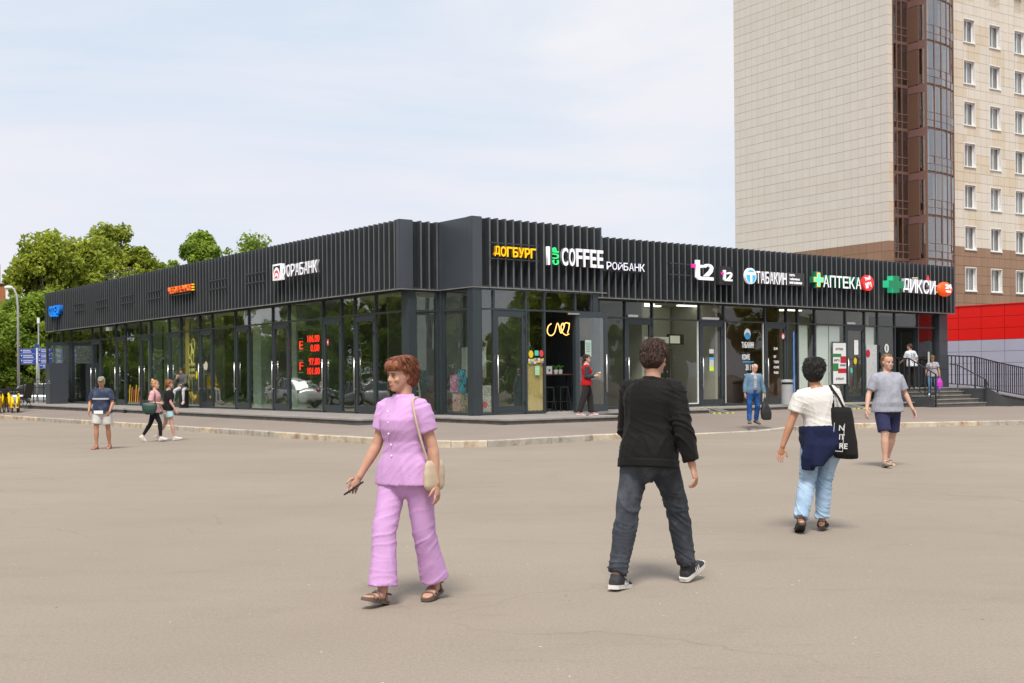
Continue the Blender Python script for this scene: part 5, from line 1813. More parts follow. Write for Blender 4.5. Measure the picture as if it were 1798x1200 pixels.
def wrinkle(me, amp, sc=9.0, seed=0.0, stretch=(1, 1, .55), fold=0.0, focus=None):
    """soft body of the cloth, long hanging folds and short creases gathered round the joints"""
    off = Vector((seed * 3.1, seed * 1.7, seed))
    nm = [v.normal.copy() for v in me.vertices]
    for v, n in zip(me.vertices, nm):
        p = v.co
        w = noise.noise(Vector((p.x * stretch[0], p.y * stretch[1], p.z * stretch[2])) * sc * .6 + off)
        sk = .5 * noise.noise(p * 2.2 + off)
        # long folds, drifting sideways as they fall
        u = noise.noise(Vector((p.x * 9 + sk, p.y * 9 - sk, p.z * 1.9)) + off)
        long_ = max(0, 1 - abs(u) * 3.0) ** 2
        # creases across the limb
        c_ = noise.noise(Vector((p.x * 4.5, p.y * 4.5, p.z * 17 + sk * 6 + p.x * 9)) + off * 2)
        cross_ = max(0, 1 - abs(c_) * 3.2) ** 2
        f = .12
        if focus:
            f = .10 + max(math.exp(-((p - q).length / rad) ** 2) * k for q, rad, k in focus)
        v.co = p + n * (amp * w + fold * (.45 * long_ * (1.15 - min(1, f)) + .95 * cross_ * min(1, f) - .12))
    me.update()

def add_mesh(me, mb, smooth=True):
    """join extra shapes into a finished mesh"""
    bm = bmesh.new()
    bm.from_mesh(me)
    t = mb.mesh('t', None, smooth)
    bm.from_mesh(t)
    bm.to_mesh(me)
    bm.free()
    bpy.data.meshes.remove(t)
    me.polygons.foreach_set('use_smooth', [True] * len(me.polygons))
    me.update()

SKIN = mat('skin', (.50, .27, .18), .62, var=.12, vs=25, bump=.1, bs=200)
SKIN2 = mat('skin_fair', (.56, .33, .24), .55, var=.05, vs=15)
SKIN3 = mat('skin_tanned', (.44, .21, .12), .5, var=.05, vs=15)
M_LIP = mat('lips', (.42, .12, .10), .5)
M_EYE = mat('eye_white', (.6, .6, .58), .3)
M_IRIS = mat('iris', (.03, .02, .015), .2)
def cloth(name, c, rough=.9, var=.10, vs=8, bump=.25, bs=160, dirt=None, ds=3):
    return mat(name, c, rough, var=var, vs=vs, bump=bump, bs=bs, dirt=dirt, ds=ds, spec=.15, sheen=.04)
def hair_mat(name, c):
    m = mat(name, c, .42, var=.35, vs=30, bump=.5, bs=110, spec=.45)
    t = m.node_tree
    b = t.nodes['Principled BSDF']
    src = b.inputs['Base Color'].links[0].from_socket
    g = t.nodes.new('ShaderNodeNewGeometry')
    mr = t.nodes.new('ShaderNodeMapRange')
    mr.inputs['To Min'].default_value = .45
    mr.inputs['To Max'].default_value = 1.9
    t.links.new(g.outputs['Random Per Island'], mr.inputs['Value'])
    vm = t.nodes.new('ShaderNodeVectorMath'); vm.operation = 'SCALE'
    t.links.new(src, vm.inputs[0])
    t.links.new(mr.outputs['Result'], vm.inputs['Scale'])
    t.links.new(vm.outputs['Vector'], b.inputs['Base Color'])
    return m
HB = hair_mat('hair_black', (.010, .008, .007))
HBR = hair_mat('hair_brown', (.045, .02, .012))
HRD = hair_mat('hair_auburn', (.16, .05, .02))
HBL = hair_mat('hair_blond', (.30, .17, .07))
HLB = hair_mat('hair_light_brown', (.20, .10, .045))
HGR = hair_mat('hair_grey', (.45, .42, .38))

class Person:
    """figure in its own frame: +y is where the body faces, +x its right hand side"""
    def __init__(s, name_label, loc, rz, H, q, cat='person', vox=.011):
        s.q = q
        s.H = H
        s.vox = vox
        s.root = thing('person', name_label, cat, loc, rz)
        s.k = H / 1.7
        s.fem = q.get('fem', 0)
        s.w = q.get('w', 1.0)
        k = s.k
        s.J = J = {}
        up = vec(*q.get('spine', (0, .04, 1)))
        tw = radians(q.get('twist', 0))
        fx = Vector((1, 0, 0))
        sx = Vector((cos(tw), sin(tw), 0))
        s.up = up
        s.fx, s.fy = fx, up.cross(fx).normalized()
        s.sx = (sx - up * sx.dot(up)).normalized()
        s.sy = up.cross(s.sx).normalized()
        hipw = (.092 if not s.fem else .098) * k * s.w
        for i, sd in (('R', 1), ('L', -1)):
            th = vec(*q['thigh' + i]); shk = vec(*q['shank' + i]); ft = vec(*q.get('foot' + i, (0.12 * sd, 1, 0)))
            h = fx * (hipw * sd)
            J['hip' + i] = h
            J['knee' + i] = h + th * (.243 * H)
            J['ank' + i] = J['knee' + i] + shk * (.243 * H)
            J['fd' + i] = ft
            # sole direction: perpendicular to the foot, pointing down
            dn = Vector((0, 0, -1)) - ft * Vector((0, 0, -1)).dot(ft)
            s.J['dn' + i] = dn.normalized()
        low = min(min((J['ank' + i] + J['dn' + i] * .072 * k + J['fd' + i] * .0).z,
                      (J['ank' + i] + J['dn' + i] * .075 * k + J['fd' + i] * .16 * k).z,
                      (J['ank' + i] + J['dn' + i] * .075 * k - J['fd' + i] * .06 * k).z) for i in 'RL')
        dz = -low + .003
        if 'pelz' in q:
            dz = q['pelz']
        for n_ in list(J):
            if n_[:2] not in ('fd', 'dn'):
                J[n_] = J[n_] + Vector((0, 0, dz))
        s.pel = Vector((0, 0, dz))
        T = lambda t: s.pel + up * (t * H)
        s.T = T
        shw = (.103 if not s.fem else .094) * H * q.get('sh', 1)
        for i, sd in (('R', 1), ('L', -1)):
            a = T(.270) + s.sx * (shw * sd) + Vector(q.get('shoff' + i, (0, 0, 0)))
            J['sh' + i] = a
            J['el' + i] = a + vec(*q['arm' + i]) * (.170 * H)
            J['wr' + i] = J['el' + i] + vec(*q['fore' + i]) * (.150 * H)
            J['hd' + i] = vec(*q.get('hand' + i, q['fore' + i]))
        hy, hp, hr_ = [radians(a) for a in q.get('head', (0, 0, 0))]
        s.HM = Matrix.Rotation(tw * .5 + hy, 3, 'Z') @ Matrix.Rotation(hp, 3, 'X') @ Matrix.Rotation(hr_, 3, 'Y')
        s.neck = T(.305)
        s.chin = T(.335) + s.sy * (.0 * k) + Vector(q.get('headoff', (0, .01, 0)))
        s.skin = q.get('skin', SKIN)
        s.body()

    def hp(s, x, y, z):
        """head point in metres from the chin level under the ears"""
        f = s.k * .98 if s.H > 1.6 else s.k * 1.03
        return s.chin + s.HM @ (Vector((x, y, z)) * f)

    def torso_secs(s, e=0.0):
        f = s.fem
        k = s.k * s.w
        bl = s.q.get('belly', 0)
        bust = .022 * f
        return [(-.104, .010, .030, .036), (-.088, .040, .052, .058), (-.055, .100, .080, .088), (-.03, .150, .095, .105), (0.0, .170 + .008 * f, .105 + bl * .3, .125 + .01 * f), (.04, .166 + .006 * f, .105 + bl * .8, .118), (.085, .147 - .010 * f, .098 + bl, .098),
                (.13, .142 - .012 * f, .100 + bl * .9, .095), (.18, .152 - .006 * f, .108 + bl * .4 + bust, .103), (.22, .163 - .006 * f, .112 + bust * .8, .108),
                (.250, .158 - .008 * f, .098, .104), (.272, .136 - .008 * f, .080, .094), (.288, .104, .066, .080), (.300, .072, .058, .066), (.312, .056, .052, .056)]

    def ax(s, t):
        u = min(1, max(0, (t - .02) / .2))
        x = s.fx.lerp(s.sx, u).normalized()
        y = s.fy.lerp(s.sy, u).normalized()
        return x, y

    def torso(s, mb, ease, t0=-.104, t1=.32, flare=0.0, n=24, scale=1.0):
        rgs = []
        secs = s.torso_secs()
        ts = [a[0] for a in secs if t0 <= a[0] <= t1]
        if ts[0] > t0 + .004:
            ts = [t0] + ts
        def interp(t):
            if t <= secs[0][0]:
                a = secs[0]
                return a
            for a, b in zip(secs, secs[1:]):
                if a[0] <= t <= b[0]:
                    u = (t - a[0]) / (b[0] - a[0])
                    return tuple(a[i] + (b[i] - a[i]) * u for i in range(4))
            return secs[-1]
        for t in ts:
            _, rx, yf, yb = interp(max(t, 0.0) if flare is not None and t < 0 and ease > 0.004 else t)
            x, y = s.ax(t)
            kk = s.k * s.w
            e = ease + (flare or 0) * max(0, .10 - t) * 3
            rgs.append(ring_at(s.T(t), x, y, rx * kk + e, yf * kk + e, yb * kk + e, n))
        mb.rings(rgs)

    def limb(s, mb, a, b, c, prof, ease=0.0, f0=0.0, f1=2.0, n=14):
        """prof: list of (fraction 0..2, radius)"""
        def P(f):
            return a.lerp(b, f) if f <= 1 else b.lerp(c, f - 1)
        pr = [(f, r) for f, r in prof if f0 < f < f1]
        def R(f):
            for (f_, r_), (g, q_) in zip(prof, prof[1:]):
                if f_ <= f <= g:
                    return r_ + (q_ - r_) * (f - f_) / (g - f_)
            return prof[-1][1] if f > 1 else prof[0][1]
        pr = [(f0, R(f0))] + pr + [(f1, R(f1))]
        pts = [P(f) for f, r in pr]
        # soften the joint
        rad = [r * s.k + ease for f, r in pr]
        mb.tube(pts, rad, n)

    LEG = [(0, .088), (.25, .086), (.5, .074), (.8, .060), (1.0, .055), (1.12, .052), (1.3, .058), (1.5, .052), (1.75, .038), (2.0, .036)]
    ARM = [(0, .046), (.3, .047), (.7, .040), (1.0, .038), (1.15, .041), (1.4, .037), (1.8, .027), (2.0, .026)]

    def head_geo(s, mb):
        sl = [(0.000, .020, .080, -.040), (.012, .036, .090, -.020), (.035, .050, .093, .025), (.060, .058, .091, .052), (.085, .065, .088, .075),
              (.108, .069, .083, .090), (.125, .072, .088, .096), (.150, .074, .090, .098), (.175, .072, .084, .094), (.198, .062, .066, .082), (.214, .044, .040, .058), (.226, .014, .010, .02)]
        X, Y = s.HM @ Vector((1, 0, 0)), s.HM @ Vector((0, 1, 0))
        f = (s.hp(0, 0, 1) - s.hp(0, 0, 0)).length
        rgs = []
        for z, hw, yf, yb in sl:
            cy = (yf - yb) / 2
            hh = (yf + yb) / 2
            rgs.append(ring_at(s.hp(0, cy, z), X, Y, hw * f, hh * f, hh * f, 22, 2.15))
        mb.rings(rgs)
        mb.tube([s.hp(0, .082, .122), s.hp(0, .094, .105), s.hp(0, .106, .084), s.hp(0, .102, .076)], [.007 * f, .009 * f, .012 * f, .011 * f], 10)
        for sd in (-1, 1):
            mb.ell(s.hp(sd * .011, .094, .079), (.008 * f, .009 * f, .007 * f), 8, 6)
            mb.ell(s.hp(sd * .030, .080, .128), (.022 * f, .010 * f, .007 * f), 10, 6, s.HM)
            mb.ell(s.hp(sd * .042, .068, .080), (.020 * f, .018 * f, .016 * f), 10, 6, s.HM)
            mb.ell(s.hp(sd * .074, -.008, .100), (.009 * f, .020 * f, .030 * f), 10, 6, s.HM)
        mb.ell(s.hp(0, .088, .052), (.024 * f, .012 * f, .012 * f), 10, 6, s.HM)
        mb.ell(s.hp(0, .082, .015), (.018 * f, .014 * f, .012 * f), 10, 6, s.HM)

    def hand(s, i, mb, fmb):
        k = s.k * (1.0 if not s.fem else .93)
        w, d = s.J['wr' + i], s.J['hd' + i]
        sd = 1 if i == 'R' else -1
        pn = Vector(s.q.get('palm' + i, (-sd, 0, 0)))       # the way the palm faces
        pn = (pn - d * pn.dot(d)).normalized()
        ac = d.cross(pn).normalized()                        # across the palm
        # make 'ac' point to the thumb side
        th = Vector(s.q.get('thumb' + i, (0, 1, 0.2)))
        if ac.dot(th) < 0:
            ac = -ac
        mb.tube([w - d * .01, w + d * .02 * k, w + d * .05 * k, w + d * .088 * k], [(.026 * k, .020 * k), (.032 * k, .016 * k), (.040 * k, .015 * k), (.038 * k, .012 * k)], 12, ref=ac)
        curl = s.q.get('curl' + i, .5)
        for j, (off, ln, cu) in enumerate(((.029, .070, .8), (.010, .078, .9), (-.010, .073, 1.0), (-.029, .058, 1.15))):
            p = w + d * (.075 * k) + ac * (off * k)
            a = 0.0
            pts, rad = [p], [.0088 * k]
            dd = d + ac * off * 1.5
            dd.normalize()
            for q_, seg in enumerate((.42, .33, .25)):
                a += curl * cu * (.55 if q_ == 0 else .8)
                v = dd * cos(a) + pn * sin(a)
                p = p + v * (ln * k * seg + (.012 * k if q_ == 0 else 0))
                pts.append(p)
                rad.append((.0084 - .0011 * (q_ + 1)) * k)
            fmb.tube(pts, rad, 8)
        p = w + d * (.022 * k) + ac * (.026 * k)
        v1 = (d * .62 + ac * .72 + pn * .25).normalized()
        v2 = (d * .85 + ac * .30 + pn * (.25 + .5 * curl)).normalized()
        pts = [p, p + v1 * .034 * k, p + v1 * .034 * k + v2 * .030 * k, p + v1 * .034 * k + v2 * .054 * k]
        fmb.tube(pts, [.0125 * k, .0105 * k, .009 * k, .0065 * k], 8)
        s.J['pc' + i] = w + d * .09 * k + pn * .03 * k

    def body(s):
        J, k = s.J, s.k
        mb, fmb = MB(), MB()
        s.torso(mb, 0.0, flare=None)
        for i in 'RL':
            s.limb(mb, J['sh' + i], J['el' + i], J['wr' + i], s.ARM)
            mb.ell(J['sh' + i], (.048 * k,) * 3, 12, 8)
            mb.tube([s.T(.300), J['sh' + i]], [.036 * k, .030 * k], 10)
            s.limb(mb, J['hip' + i], J['knee' + i], J['ank' + i], s.LEG)
            mb.ell(J['knee' + i], (.056 * k,) * 3, 12, 8)
            # calf muscle and heel
            kn, an = J['knee' + i], J['ank' + i]
            c_ = kn.lerp(an, .3)
            bk = -J['fd' + i]
            mb.ell(c_ + bk * .006 * k, (.05 * k, .05 * k, .085 * k), 12, 8)
            s.foot_geo(mb, i, 0.0)
            s.hand(i, mb, fmb)
        nb = s.hp(0, -.03, .035)
        mb.tube([s.T(.285), s.T(.305), (s.T(.32) + nb) / 2, nb], [.068 * k, .056 * k, .052 * k, .054 * k], 14)
        s.head_geo(mb)
        v = s.vox if s.vox < .009 else .009
        me = remesh(mb, v, 3, 'body', s.skin)
        add_mesh(me, fmb)
        s.bodyo = ob('body', me, s.root)
        f = (s.hp(0, 0, 1) - s.hp(0, 0, 0)).length
        if not s.q.get('noface'):
            for sd in (-1, 1):
                e = part('eye', MB().ell(s.hp(sd * .030, .0775, .110), (.013 * f, .009 * f, .0065 * f), 12, 8, s.HM), M_EYE, s.root, smooth=True)
                part('iris', MB().ell(s.hp(sd * .030, .085, .110), (.0060 * f, .0035 * f, .0058 * f), 10, 6, s.HM), M_IRIS, e, smooth=True)
                part('eyebrow', MB().tube([s.hp(sd * .014, .092, .127), s.hp(sd * .032, .090, .132), s.hp(sd * .050, .080, .127)], [.0028 * f, .004 * f, .002 * f], 6), s.q.get('brow', HBR), s.root, smooth=True)
                # upper lid line
                part('eyelid', MB().tube([s.hp(sd * .017, .0845, .112), s.hp(sd * .030, .0885, .1165), s.hp(sd * .044, .081, .112)], .0022 * f, 6), s.q.get('brow', HBR), s.root, smooth=True)
            part('lips', MB().tube([s.hp(-.020, .092, .049), s.hp(0, .1005, .0505), s.hp(.020, .092, .049)], [(.002 * f, .003 * f), (.004 * f, .0065 * f), (.002 * f, .003 * f)], 8), M_LIP, s.root, smooth=True)

    def foot_geo(s, mb, i, e):
        J, k = s.J, s.k * (1 if not s.fem else .93)
        a, f, dn = J['ank' + i], J['fd' + i], J['dn' + i]
        sx = f.cross(dn).normalized()
        secs = [(-.060, .022, .030, .060), (-.045, .030, .012, .066), (0, .036, -.02, .066), (.05, .040, .005, .066), (.10, .044, .030, .066), (.145, .044, .042, .066), (.175, .036, .050, .066), (.192, .018, .055, .066)]
        rgs = []
        for (y, hw, top, bot) in secs:
            c = a + f * (y * k) + dn * ((top + bot) / 2 * k)
            hh = (bot - top) / 2 * k + e
            rgs.append(ring_at(c, sx, dn, hw * k + e, hh, hh, 14, 2.6))
        mb.rings(rgs)

    # ---- garments
    def garment(s, name, m, build, amp=.004, fold=.006, sc=9, vox=None, sm=3, label=None, stretch=(1, 1, .6), focus=None):
        mb = MB()
        build(mb)
        me = remesh(mb, vox or s.vox, sm, name, m)
        wrinkle(me, amp * s.k, sc, sum(map(ord, name)) % 17 + s.root.location.x, stretch, fold * s.k, focus)
        return ob(name, me, s.root, label=label)

    def top(s, name, m, hem=-.03, sleeve=.55, ease=.018, sease=.022, flare=.0, amp=.004, fold=.006, neck=True, label=None, collar=False):
        J = s.J
        def b(mb):
            s.torso(mb, ease, hem, .301, flare)
            for i in 'RL':
                prof = [(f, r) for f, r in s.ARM]
                s.limb(mb, J['sh' + i], J['el' + i], J['wr' + i], prof, sease, 0, sleeve)
                mb.ell(J['sh' + i], ((.046 * s.k + ease * .6),) * 3, 12, 8)
                # cloth over the top of the shoulder
                mb.tube([s.T(.284), J['sh' + i] + Vector((0, 0, .004))], [.048 * s.k + ease * .6, .036 * s.k + ease * .6], 12)
            if collar:
                mb.tube([s.T(.290), s.T(.318)], [.075 * s.k + .01, .066 * s.k + .008], 16)
        foc = [(J['el' + i], .12, 1.2) for i in 'RL'] + [(s.T(.06), .14, 1.0), (J['shR'], .12, .7), (J['shL'], .12, .7)]
        return s.garment(name, m, b, amp, fold, focus=foc, label=label)

    def pants(s, name, m, prof, f1=1.93, waist=.065, ease=.014, amp=.004, fold=.008, label=None, sm=3):
        J = s.J
        def b(mb):
            s.torso(mb, ease, -.104, waist, None)
            for i in 'RL':
                s.limb(mb, J['hip' + i], J['knee' + i], J['ank' + i], prof, 0, 0, f1, 18)
                
                if f1 > 1.2:
                    mb.ell(J['knee' + i], ((dict(prof).get(1.0, .06)) * s.k,) * 3, 14, 8)
        foc = [(J['knee' + i], .14, 1.1) for i in 'RL'] + [(J['ank' + i], .13, 1.3) for i in 'RL'] + [(s.T(-.05), .15, .9)]
        return s.garment(name, m, b, amp, fold * .75, focus=foc, label=label, stretch=(1, 1, .55), sm=sm, sc=7.5)

    def shoes(s, m, sole, kind='sneaker', accent=None):
        for i in 'RL':
            k = s.k * (1 if not s.fem else .93)
            a, f, dn = s.J['ank' + i], s.J['fd' + i], s.J['dn' + i]
            sx = f.cross(dn).normalized()
            def slab(mb, t0, t1, ew, toe=.204, heel=-.072):
                pts = [(heel, .020), (heel + .02, .034), (0, .038), (.05, .041), (.11, .048), (.155, .046), (.185, .034), (toe, .014)]
                rgs = []
                for t in (t0, (t0 + t1) / 2, t1):
                    rg = []
                    for y, w in pts:
                        rg.append(a + f * (y * k) + sx * ((w + ew) * k) + dn * (t * k))
                    for y, w in pts[::-1]:
                        rg.append(a + f * (y * k) - sx * ((w + ew) * k) + dn * (t * k))
                    rgs.append(rg)
                mb.rings(rgs)
            if kind == 'sandal':
                mb = MB()
                slab(mb, .060, .083, 0.004)
                so = part('shoe_sole', mb, sole, s.root, smooth=False)
                for y, w, h in ((.125, .052, .038), (.075, .047, .012), (-.01, .043, -.022)):
                    pts = [a + f * (y * k) + sx * (w * cos(t) * k) + dn * ((.066 - (.066 - h + .006) * sin(t)) * k) for t in [pi * q / 10 for q in range(11)]]
                    part('shoe_strap', MB().tube(pts, (.004 * k, .012 * k) if False else .009 * k, 6), m, s.root, smooth=True)
                pts = [a - f * (.066 * k) + sx * (.03 * k) + dn * .01 * k, a - f * (.072 * k) + dn * .005 * k, a - f * (.066 * k) - sx * (.03 * k) + dn * .01 * k]
                part('shoe_strap', MB().tube(pts, .008 * k, 6), m, s.root, smooth=True)
                continue
            mb = MB()
            s.foot_geo(mb, i, .009)
            ak = s.J['knee' + i]
            mb.tube([a + dn * .03 * k, a + dn * .0 * k + (ak - a).normalized() * .012 * k], [.045 * k, .046 * k], 14)
            me = remesh(mb, .007 if s.vox < .009 else .009, 2, 'shoe', m)
            sh_ = ob('shoe', me, s.root)
            mb = MB()
            slab(mb, .056, .082, .006, .212, -.078)
            part('sole', mb, sole, sh_)
            if accent:
                for sd in (-1, 1):
                    for q in range(3):
                        y = .03 + q * .022
                        part('stripe', MB().tube([a + f * ((y + .01) * k) + sx * (sd * .043 * k) + dn * (.025 * k), a + f * (y * k) + sx * (sd * .0515 * k) + dn * (.055 * k)], .0045 * k, 5), accent, sh_)
                part('laces', MB().tube([a + f * (.055 * k) + dn * (-.006 * k), a + f * (.10 * k) + dn * (.018 * k)], (.016 * k, .006 * k), 8, ref=sx), sole, sh_)

    def hair(s, m, vol=.018, style='short', seed=1, locks=260, length=.05):
        f = (s.hp(0, 0, 1) - s.hp(0, 0, 0)).length
        rg = random.Random(seed)
        mb = MB()
        M = s.HM
        mb.ell(s.hp(0, -.018, .150), ((.078 + vol) * f, (.096 + vol) * f, (.082 + vol) * f), 22, 14, M)
        mb.ell(s.hp(0, -.050, .100), ((.072 + vol) * f, (.060 + vol) * f, (.075 + vol) * f), 20, 12, M)
        if style in ('fringe', 'boy'):
            mb.ell(s.hp(0, .045, .180), ((.066 + vol) * f, (.050 + vol) * f, (.038 + vol * .7) * f), 18, 10, M)
        if style == 'bun':
            mb.ell(s.hp(0, -.075, .235), (.036 * f, .034 * f, .034 * f), 14, 10, M)
        if style == 'long':
            mb.tube([s.hp(0, -.085, .11), s.hp(0, -.10, .03), s.hp(0, -.09, -.06), s.hp(0, -.085, -.14)], [(.066 * f, .04 * f), (.062 * f, .038 * f), (.055 * f, .03 * f), (.03 * f, .015 * f)], 14, ref=M @ Vector((1, 0, 0)))
        if style == 'pony':
            mb.tube([s.hp(0, -.10, .17), s.hp(0, -.135, .12), s.hp(0, -.13, .05)], [.02 * f, .03 * f, .015 * f], 10)
        me = remesh(mb, .008, 3, 'hair', m)
        # carve the face free: pull hair forward of the hairline back to the skull
        Mi = M.inverted()
        for v in me.vertices:
            p = Mi @ (v.co - s.chin) / f
            lim = {'short': .165, 'fringe': .142, 'boy': .155, 'bun': .172, 'long': .168, 'pony': .170, 'bald': .2}.get(style, .165)
            if p.y > .015 and p.z < lim:
                t = min(1, (p.y - .015) / .03)
                p.y -= t * (p.y - .015) * .95
                p.x *= 1 - .22 * t
                v.co = s.chin + M @ (p * f)
            elif p.y > .0 and p.z < .12:
                p.x *= .93
                v.co = s.chin + M @ (p * f)
        wrinkle(me, .005, 26, seed, (1, 1, .45), .007)
        # strands
        lm = MB()
        for q in range(locks):
            a = rg.uniform(0, 2 * pi)
            el = rg.uniform(-.35, 1.3)
            d = Vector((cos(a) * cos(el), sin(a) * cos(el), sin(el)))
            if d.y > .35 and d.z < .55:
                continue
            if d.z < 0 and d.y > -.1:
                continue
            c0 = Vector((0, -.018, .150))
            p0 = c0 + Vector((d.x * (.078 + vol), d.y * (.096 + vol), d.z * (.082 + vol)))
            dn = Vector((d.x * .5, d.y * .5 - .1, -1))
            dn = (dn - d * dn.dot(d))
            if dn.length < .05:
                continue
            dn.normalize()
            ln = length * rg.uniform(.6, 1.3)
            sw = d.cross(dn) * rg.uniform(-.25, .25)
            p1 = p0 + (dn + sw) * ln * .5 + d * .004
            p2 = p0 + (dn + sw) * ln - d * (.010 if rg.random() < .8 else -.008)
            w_ = rg.uniform(.0022, .0045)
            lm.tube([s.hp(*(p0 - d * .006)), s.hp(*p0), s.hp(*p1), s.hp(*p2)], [w_ * f, (w_ * f, w_ * .6 * f), w_ * .8 * f, .0008], 5)
        for q in range(locks // 2):        # nape and sides, below the crown
            a = rg.uniform(pi * 1.02, pi * 1.98)
            el = rg.uniform(-.95, .45)
            d = Vector((cos(a) * cos(el), sin(a) * cos(el), sin(el)))
            p0 = Vector((0, -.050, .100)) + Vector((d.x * (.072 + vol), d.y * (.060 + vol), d.z * (.075 + vol)))
            dn = Vector((-d.x * .15, .05, -1))
            dn = dn - d * dn.dot(d)
            if dn.length < .05:
                continue
            dn.normalize()
            ln = length * rg.uniform(.4, .9)
            sw = d.cross(dn) * rg.uniform(-.3, .3)
            p1 = p0 + (dn + sw) * ln * .5 + d * .004
            p2 = p0 + (dn + sw) * ln + d * (.004 if rg.random() < .4 else -.004)
            w_ = rg.uniform(.0022, .0042)
            lm.tube([s.hp(*(p0 - d * .005)), s.hp(*p0), s.hp(*p1), s.hp(*p2)], [w_ * f, (w_ * f, w_ * .6 * f), w_ * .8 * f, .0008], 5)
        add_mesh(me, lm)
        me.materials.clear(); me.materials.append(m)
        return ob('hair', me, s.root)

JEAN = [(0, .100), (.2, .100), (.6, .085), (1.0, .074), (1.3, .075), (1.7, .066), (2.0, .064)]
WIDE = [(0, .098), (.2, .100), (.6, .090), (1.0, .082), (1.4, .088), (1.8, .100), (2.0, .106)]
BAGGY = [(0, .104), (.4, .100), (1.0, .090), (1.5, .088), (1.85, .082), (2.0, .075)]
SKIN_LEG = [(0, .092), (.3, .088), (.6, .076), (1.0, .060), (1.3, .062), (1.6, .052), (1.9, .042), (2.0, .042)]
M_WS = mat('sole_white', (.62, .60, .56), .6)
M_BS = mat('sole_dark', (.03, .028, .025), .7)
M_SHW = mat('shoe_white', (.62, .60, .57), .55, var=.1, vs=12)
M_SHB = mat('shoe_black', (.02, .02, .022), .6)

def gp(px, py, zg=0.0, hz=None):
    """ground spot seen at a picture position"""
    h = 665.5 - (px - 899) * .0082 if hz is None else hz
    D_ = (1.5 - zg) * 2112 / (py - h)
    return Vector(((px - 899) / 2112 * D_, D_, zg))

# 1 woman in lilac, walking to the left and towards us
LIL = cloth('lilac_cotton', (.58, .33, .60), .85, vs=5)
loc = gp(712, 1058); loc.z = 0
p = Person('woman in a lilac short sleeved suit striding left with a phone in her hand', loc, radians(180 - 28), 1.66,
           dict(fem=1, w=1.02, skin=SKIN, spine=(0, .05, 1), twist=-14,
                thighR=(.0, .30, -.95), shankR=(-.02, .10, -1), footR=(.1, 1, .28),
                thighL=(.02, -.18, -.98), shankL=(.0, -.36, -.93), footL=(-.1, 1, -.12),
                armR=(.24, .14, -.95), foreR=(.34, .38, -.86), handR=(.30, .42, -.82), palmR=(-.6, .6, 0), thumbR=(0, .8, .4), curlR=.75,
                armL=(-.24, -.16, -.95), foreL=(-.12, .02, -1), curlL=.55,
                head=(-14, -8, 0), brow=HBR), vox=.0085)
p.top('blouse', LIL, -.045, .62, .020, .028, .06, .005, .011, collar=True)
p.pants('trousers', LIL, WIDE, 1.90, .06, .012, .005, .011)
p.shoes(mat('shoe_taupe', (.16, .11, .09), .7), mat('sole_brown', (.12, .08, .06), .8), 'sandal')
p.hair(HRD, .012, 'fringe', 3, 1100, .07)
pocket = p
t_ = MB()
for z, r in ((.06, .012),):
    pass
mb = MB()
for q in range(5):
    c_ = p.T(.255 - q * .045) + p.sy * ((.120 + (.016 if q < 3 else -.002)) * p.k * p.w + .012)
    mb.ell(c_, (.007, .004, .007), 8, 6)
part('buttons', mb, M_WHITE, p.root)
hb_ = thing('shoulder_bag', 'small cream shoulder bag at the left hip of the woman in lilac', 'bag', p.root.location, radians(152))
CRM = cloth('cream_canvas', (.52, .42, .30), .9)
c0 = p.T(.0) + Vector((-.235, .02, .0))
me = remesh(MB().rings([ring_at(c0 + Vector((0, 0, z)), Vector((.25, 1, 0)).normalized(), Vector((-1, .25, 0)).normalized(), w, th, th, 18, 3) for z, w, th in ((.09, .07, .010), (.06, .085, .024), (0, .092, .030), (-.08, .088, .028), (-.11, .068, .016))]), .009, 2, 'bag_body', CRM)
wrinkle(me, .005, 9, 2, (1, 1, .6), .006)
ob('bag_body', me, hb_)
sp_ = p.J['shL'] + Vector((.015, 0, .058))
part('bag_strap', MB().tube(curve_pts([c0 + Vector((.02, .05, .08)), p.T(.14) + p.fy * .10 - p.fx * .19, p.T(.22) + p.fy * .115 - p.fx * .165, sp_ + Vector((.01, .05, -.022)), sp_, sp_ + Vector((.01, -.055, -.05)), p.T(.16) - p.fy * .125 + p.fx * -.15, c0 + Vector((0, -.05, .08))]), .008, 8), CRM, hb_, smooth=True)
ph = thing('smartphone', 'dark smartphone held low in the hand of the woman in lilac', 'phone', (0, 0, 0))
R_ = Matrix.Translation(p.root.location) @ Matrix.Rotation(radians(152), 4, 'Z')
pc = R_ @ p.J['pcR']
ph.location = pc
ph.rotation_euler = (radians(62), radians(18), radians(125))
part('case', MB().box(-.038, .038, -.005, .005, -.075, .075), M_SHB, ph, bevel=.004)
part('screen', MB().box(-.034, .034, -.0065, -.0055, -.070, .070), mat('phone_screen', (.10, .11, .13), .1), ph)

# 2 man in black jacket walking away
BLK = cloth('black_jacket', (.009, .0085, .008), .75, vs=4)
DJN = cloth('dark_denim', (.040, .045, .055), .9, .25, 7, dirt=(.10, .11, .13), ds=4)
loc = gp(1138, 1030); loc.z = 0
p = Person('man in a black jacket and dark jeans walking away from us', loc, radians(-28), 1.80,
           dict(w=1.02, spine=(.02, .12, 1), twist=-8, skin=SKIN,
                thighR=(.10, .44, -.91), shankR=(.08, .22, -1), footR=(.16, 1, .34),
                thighL=(-.07, -.22, -.97), shankL=(-.05, -.34, -.94), footL=(.0, 1, -.10),
                armR=(.26, -.20, -.95), foreR=(.22, .10, -.97), curlR=.8,
                armL=(-.20, .24, -.95), foreL=(.20, .85, -.5), curlL=.9,
                head=(6, -14, 0)), vox=.0085)
p.top('jacket', BLK, -.04, 1.82, .036, .030, .0, .007, .018, collar=True)
p.pants('jeans', DJN, JEAN, 1.95, .05, .012, .005, .018)
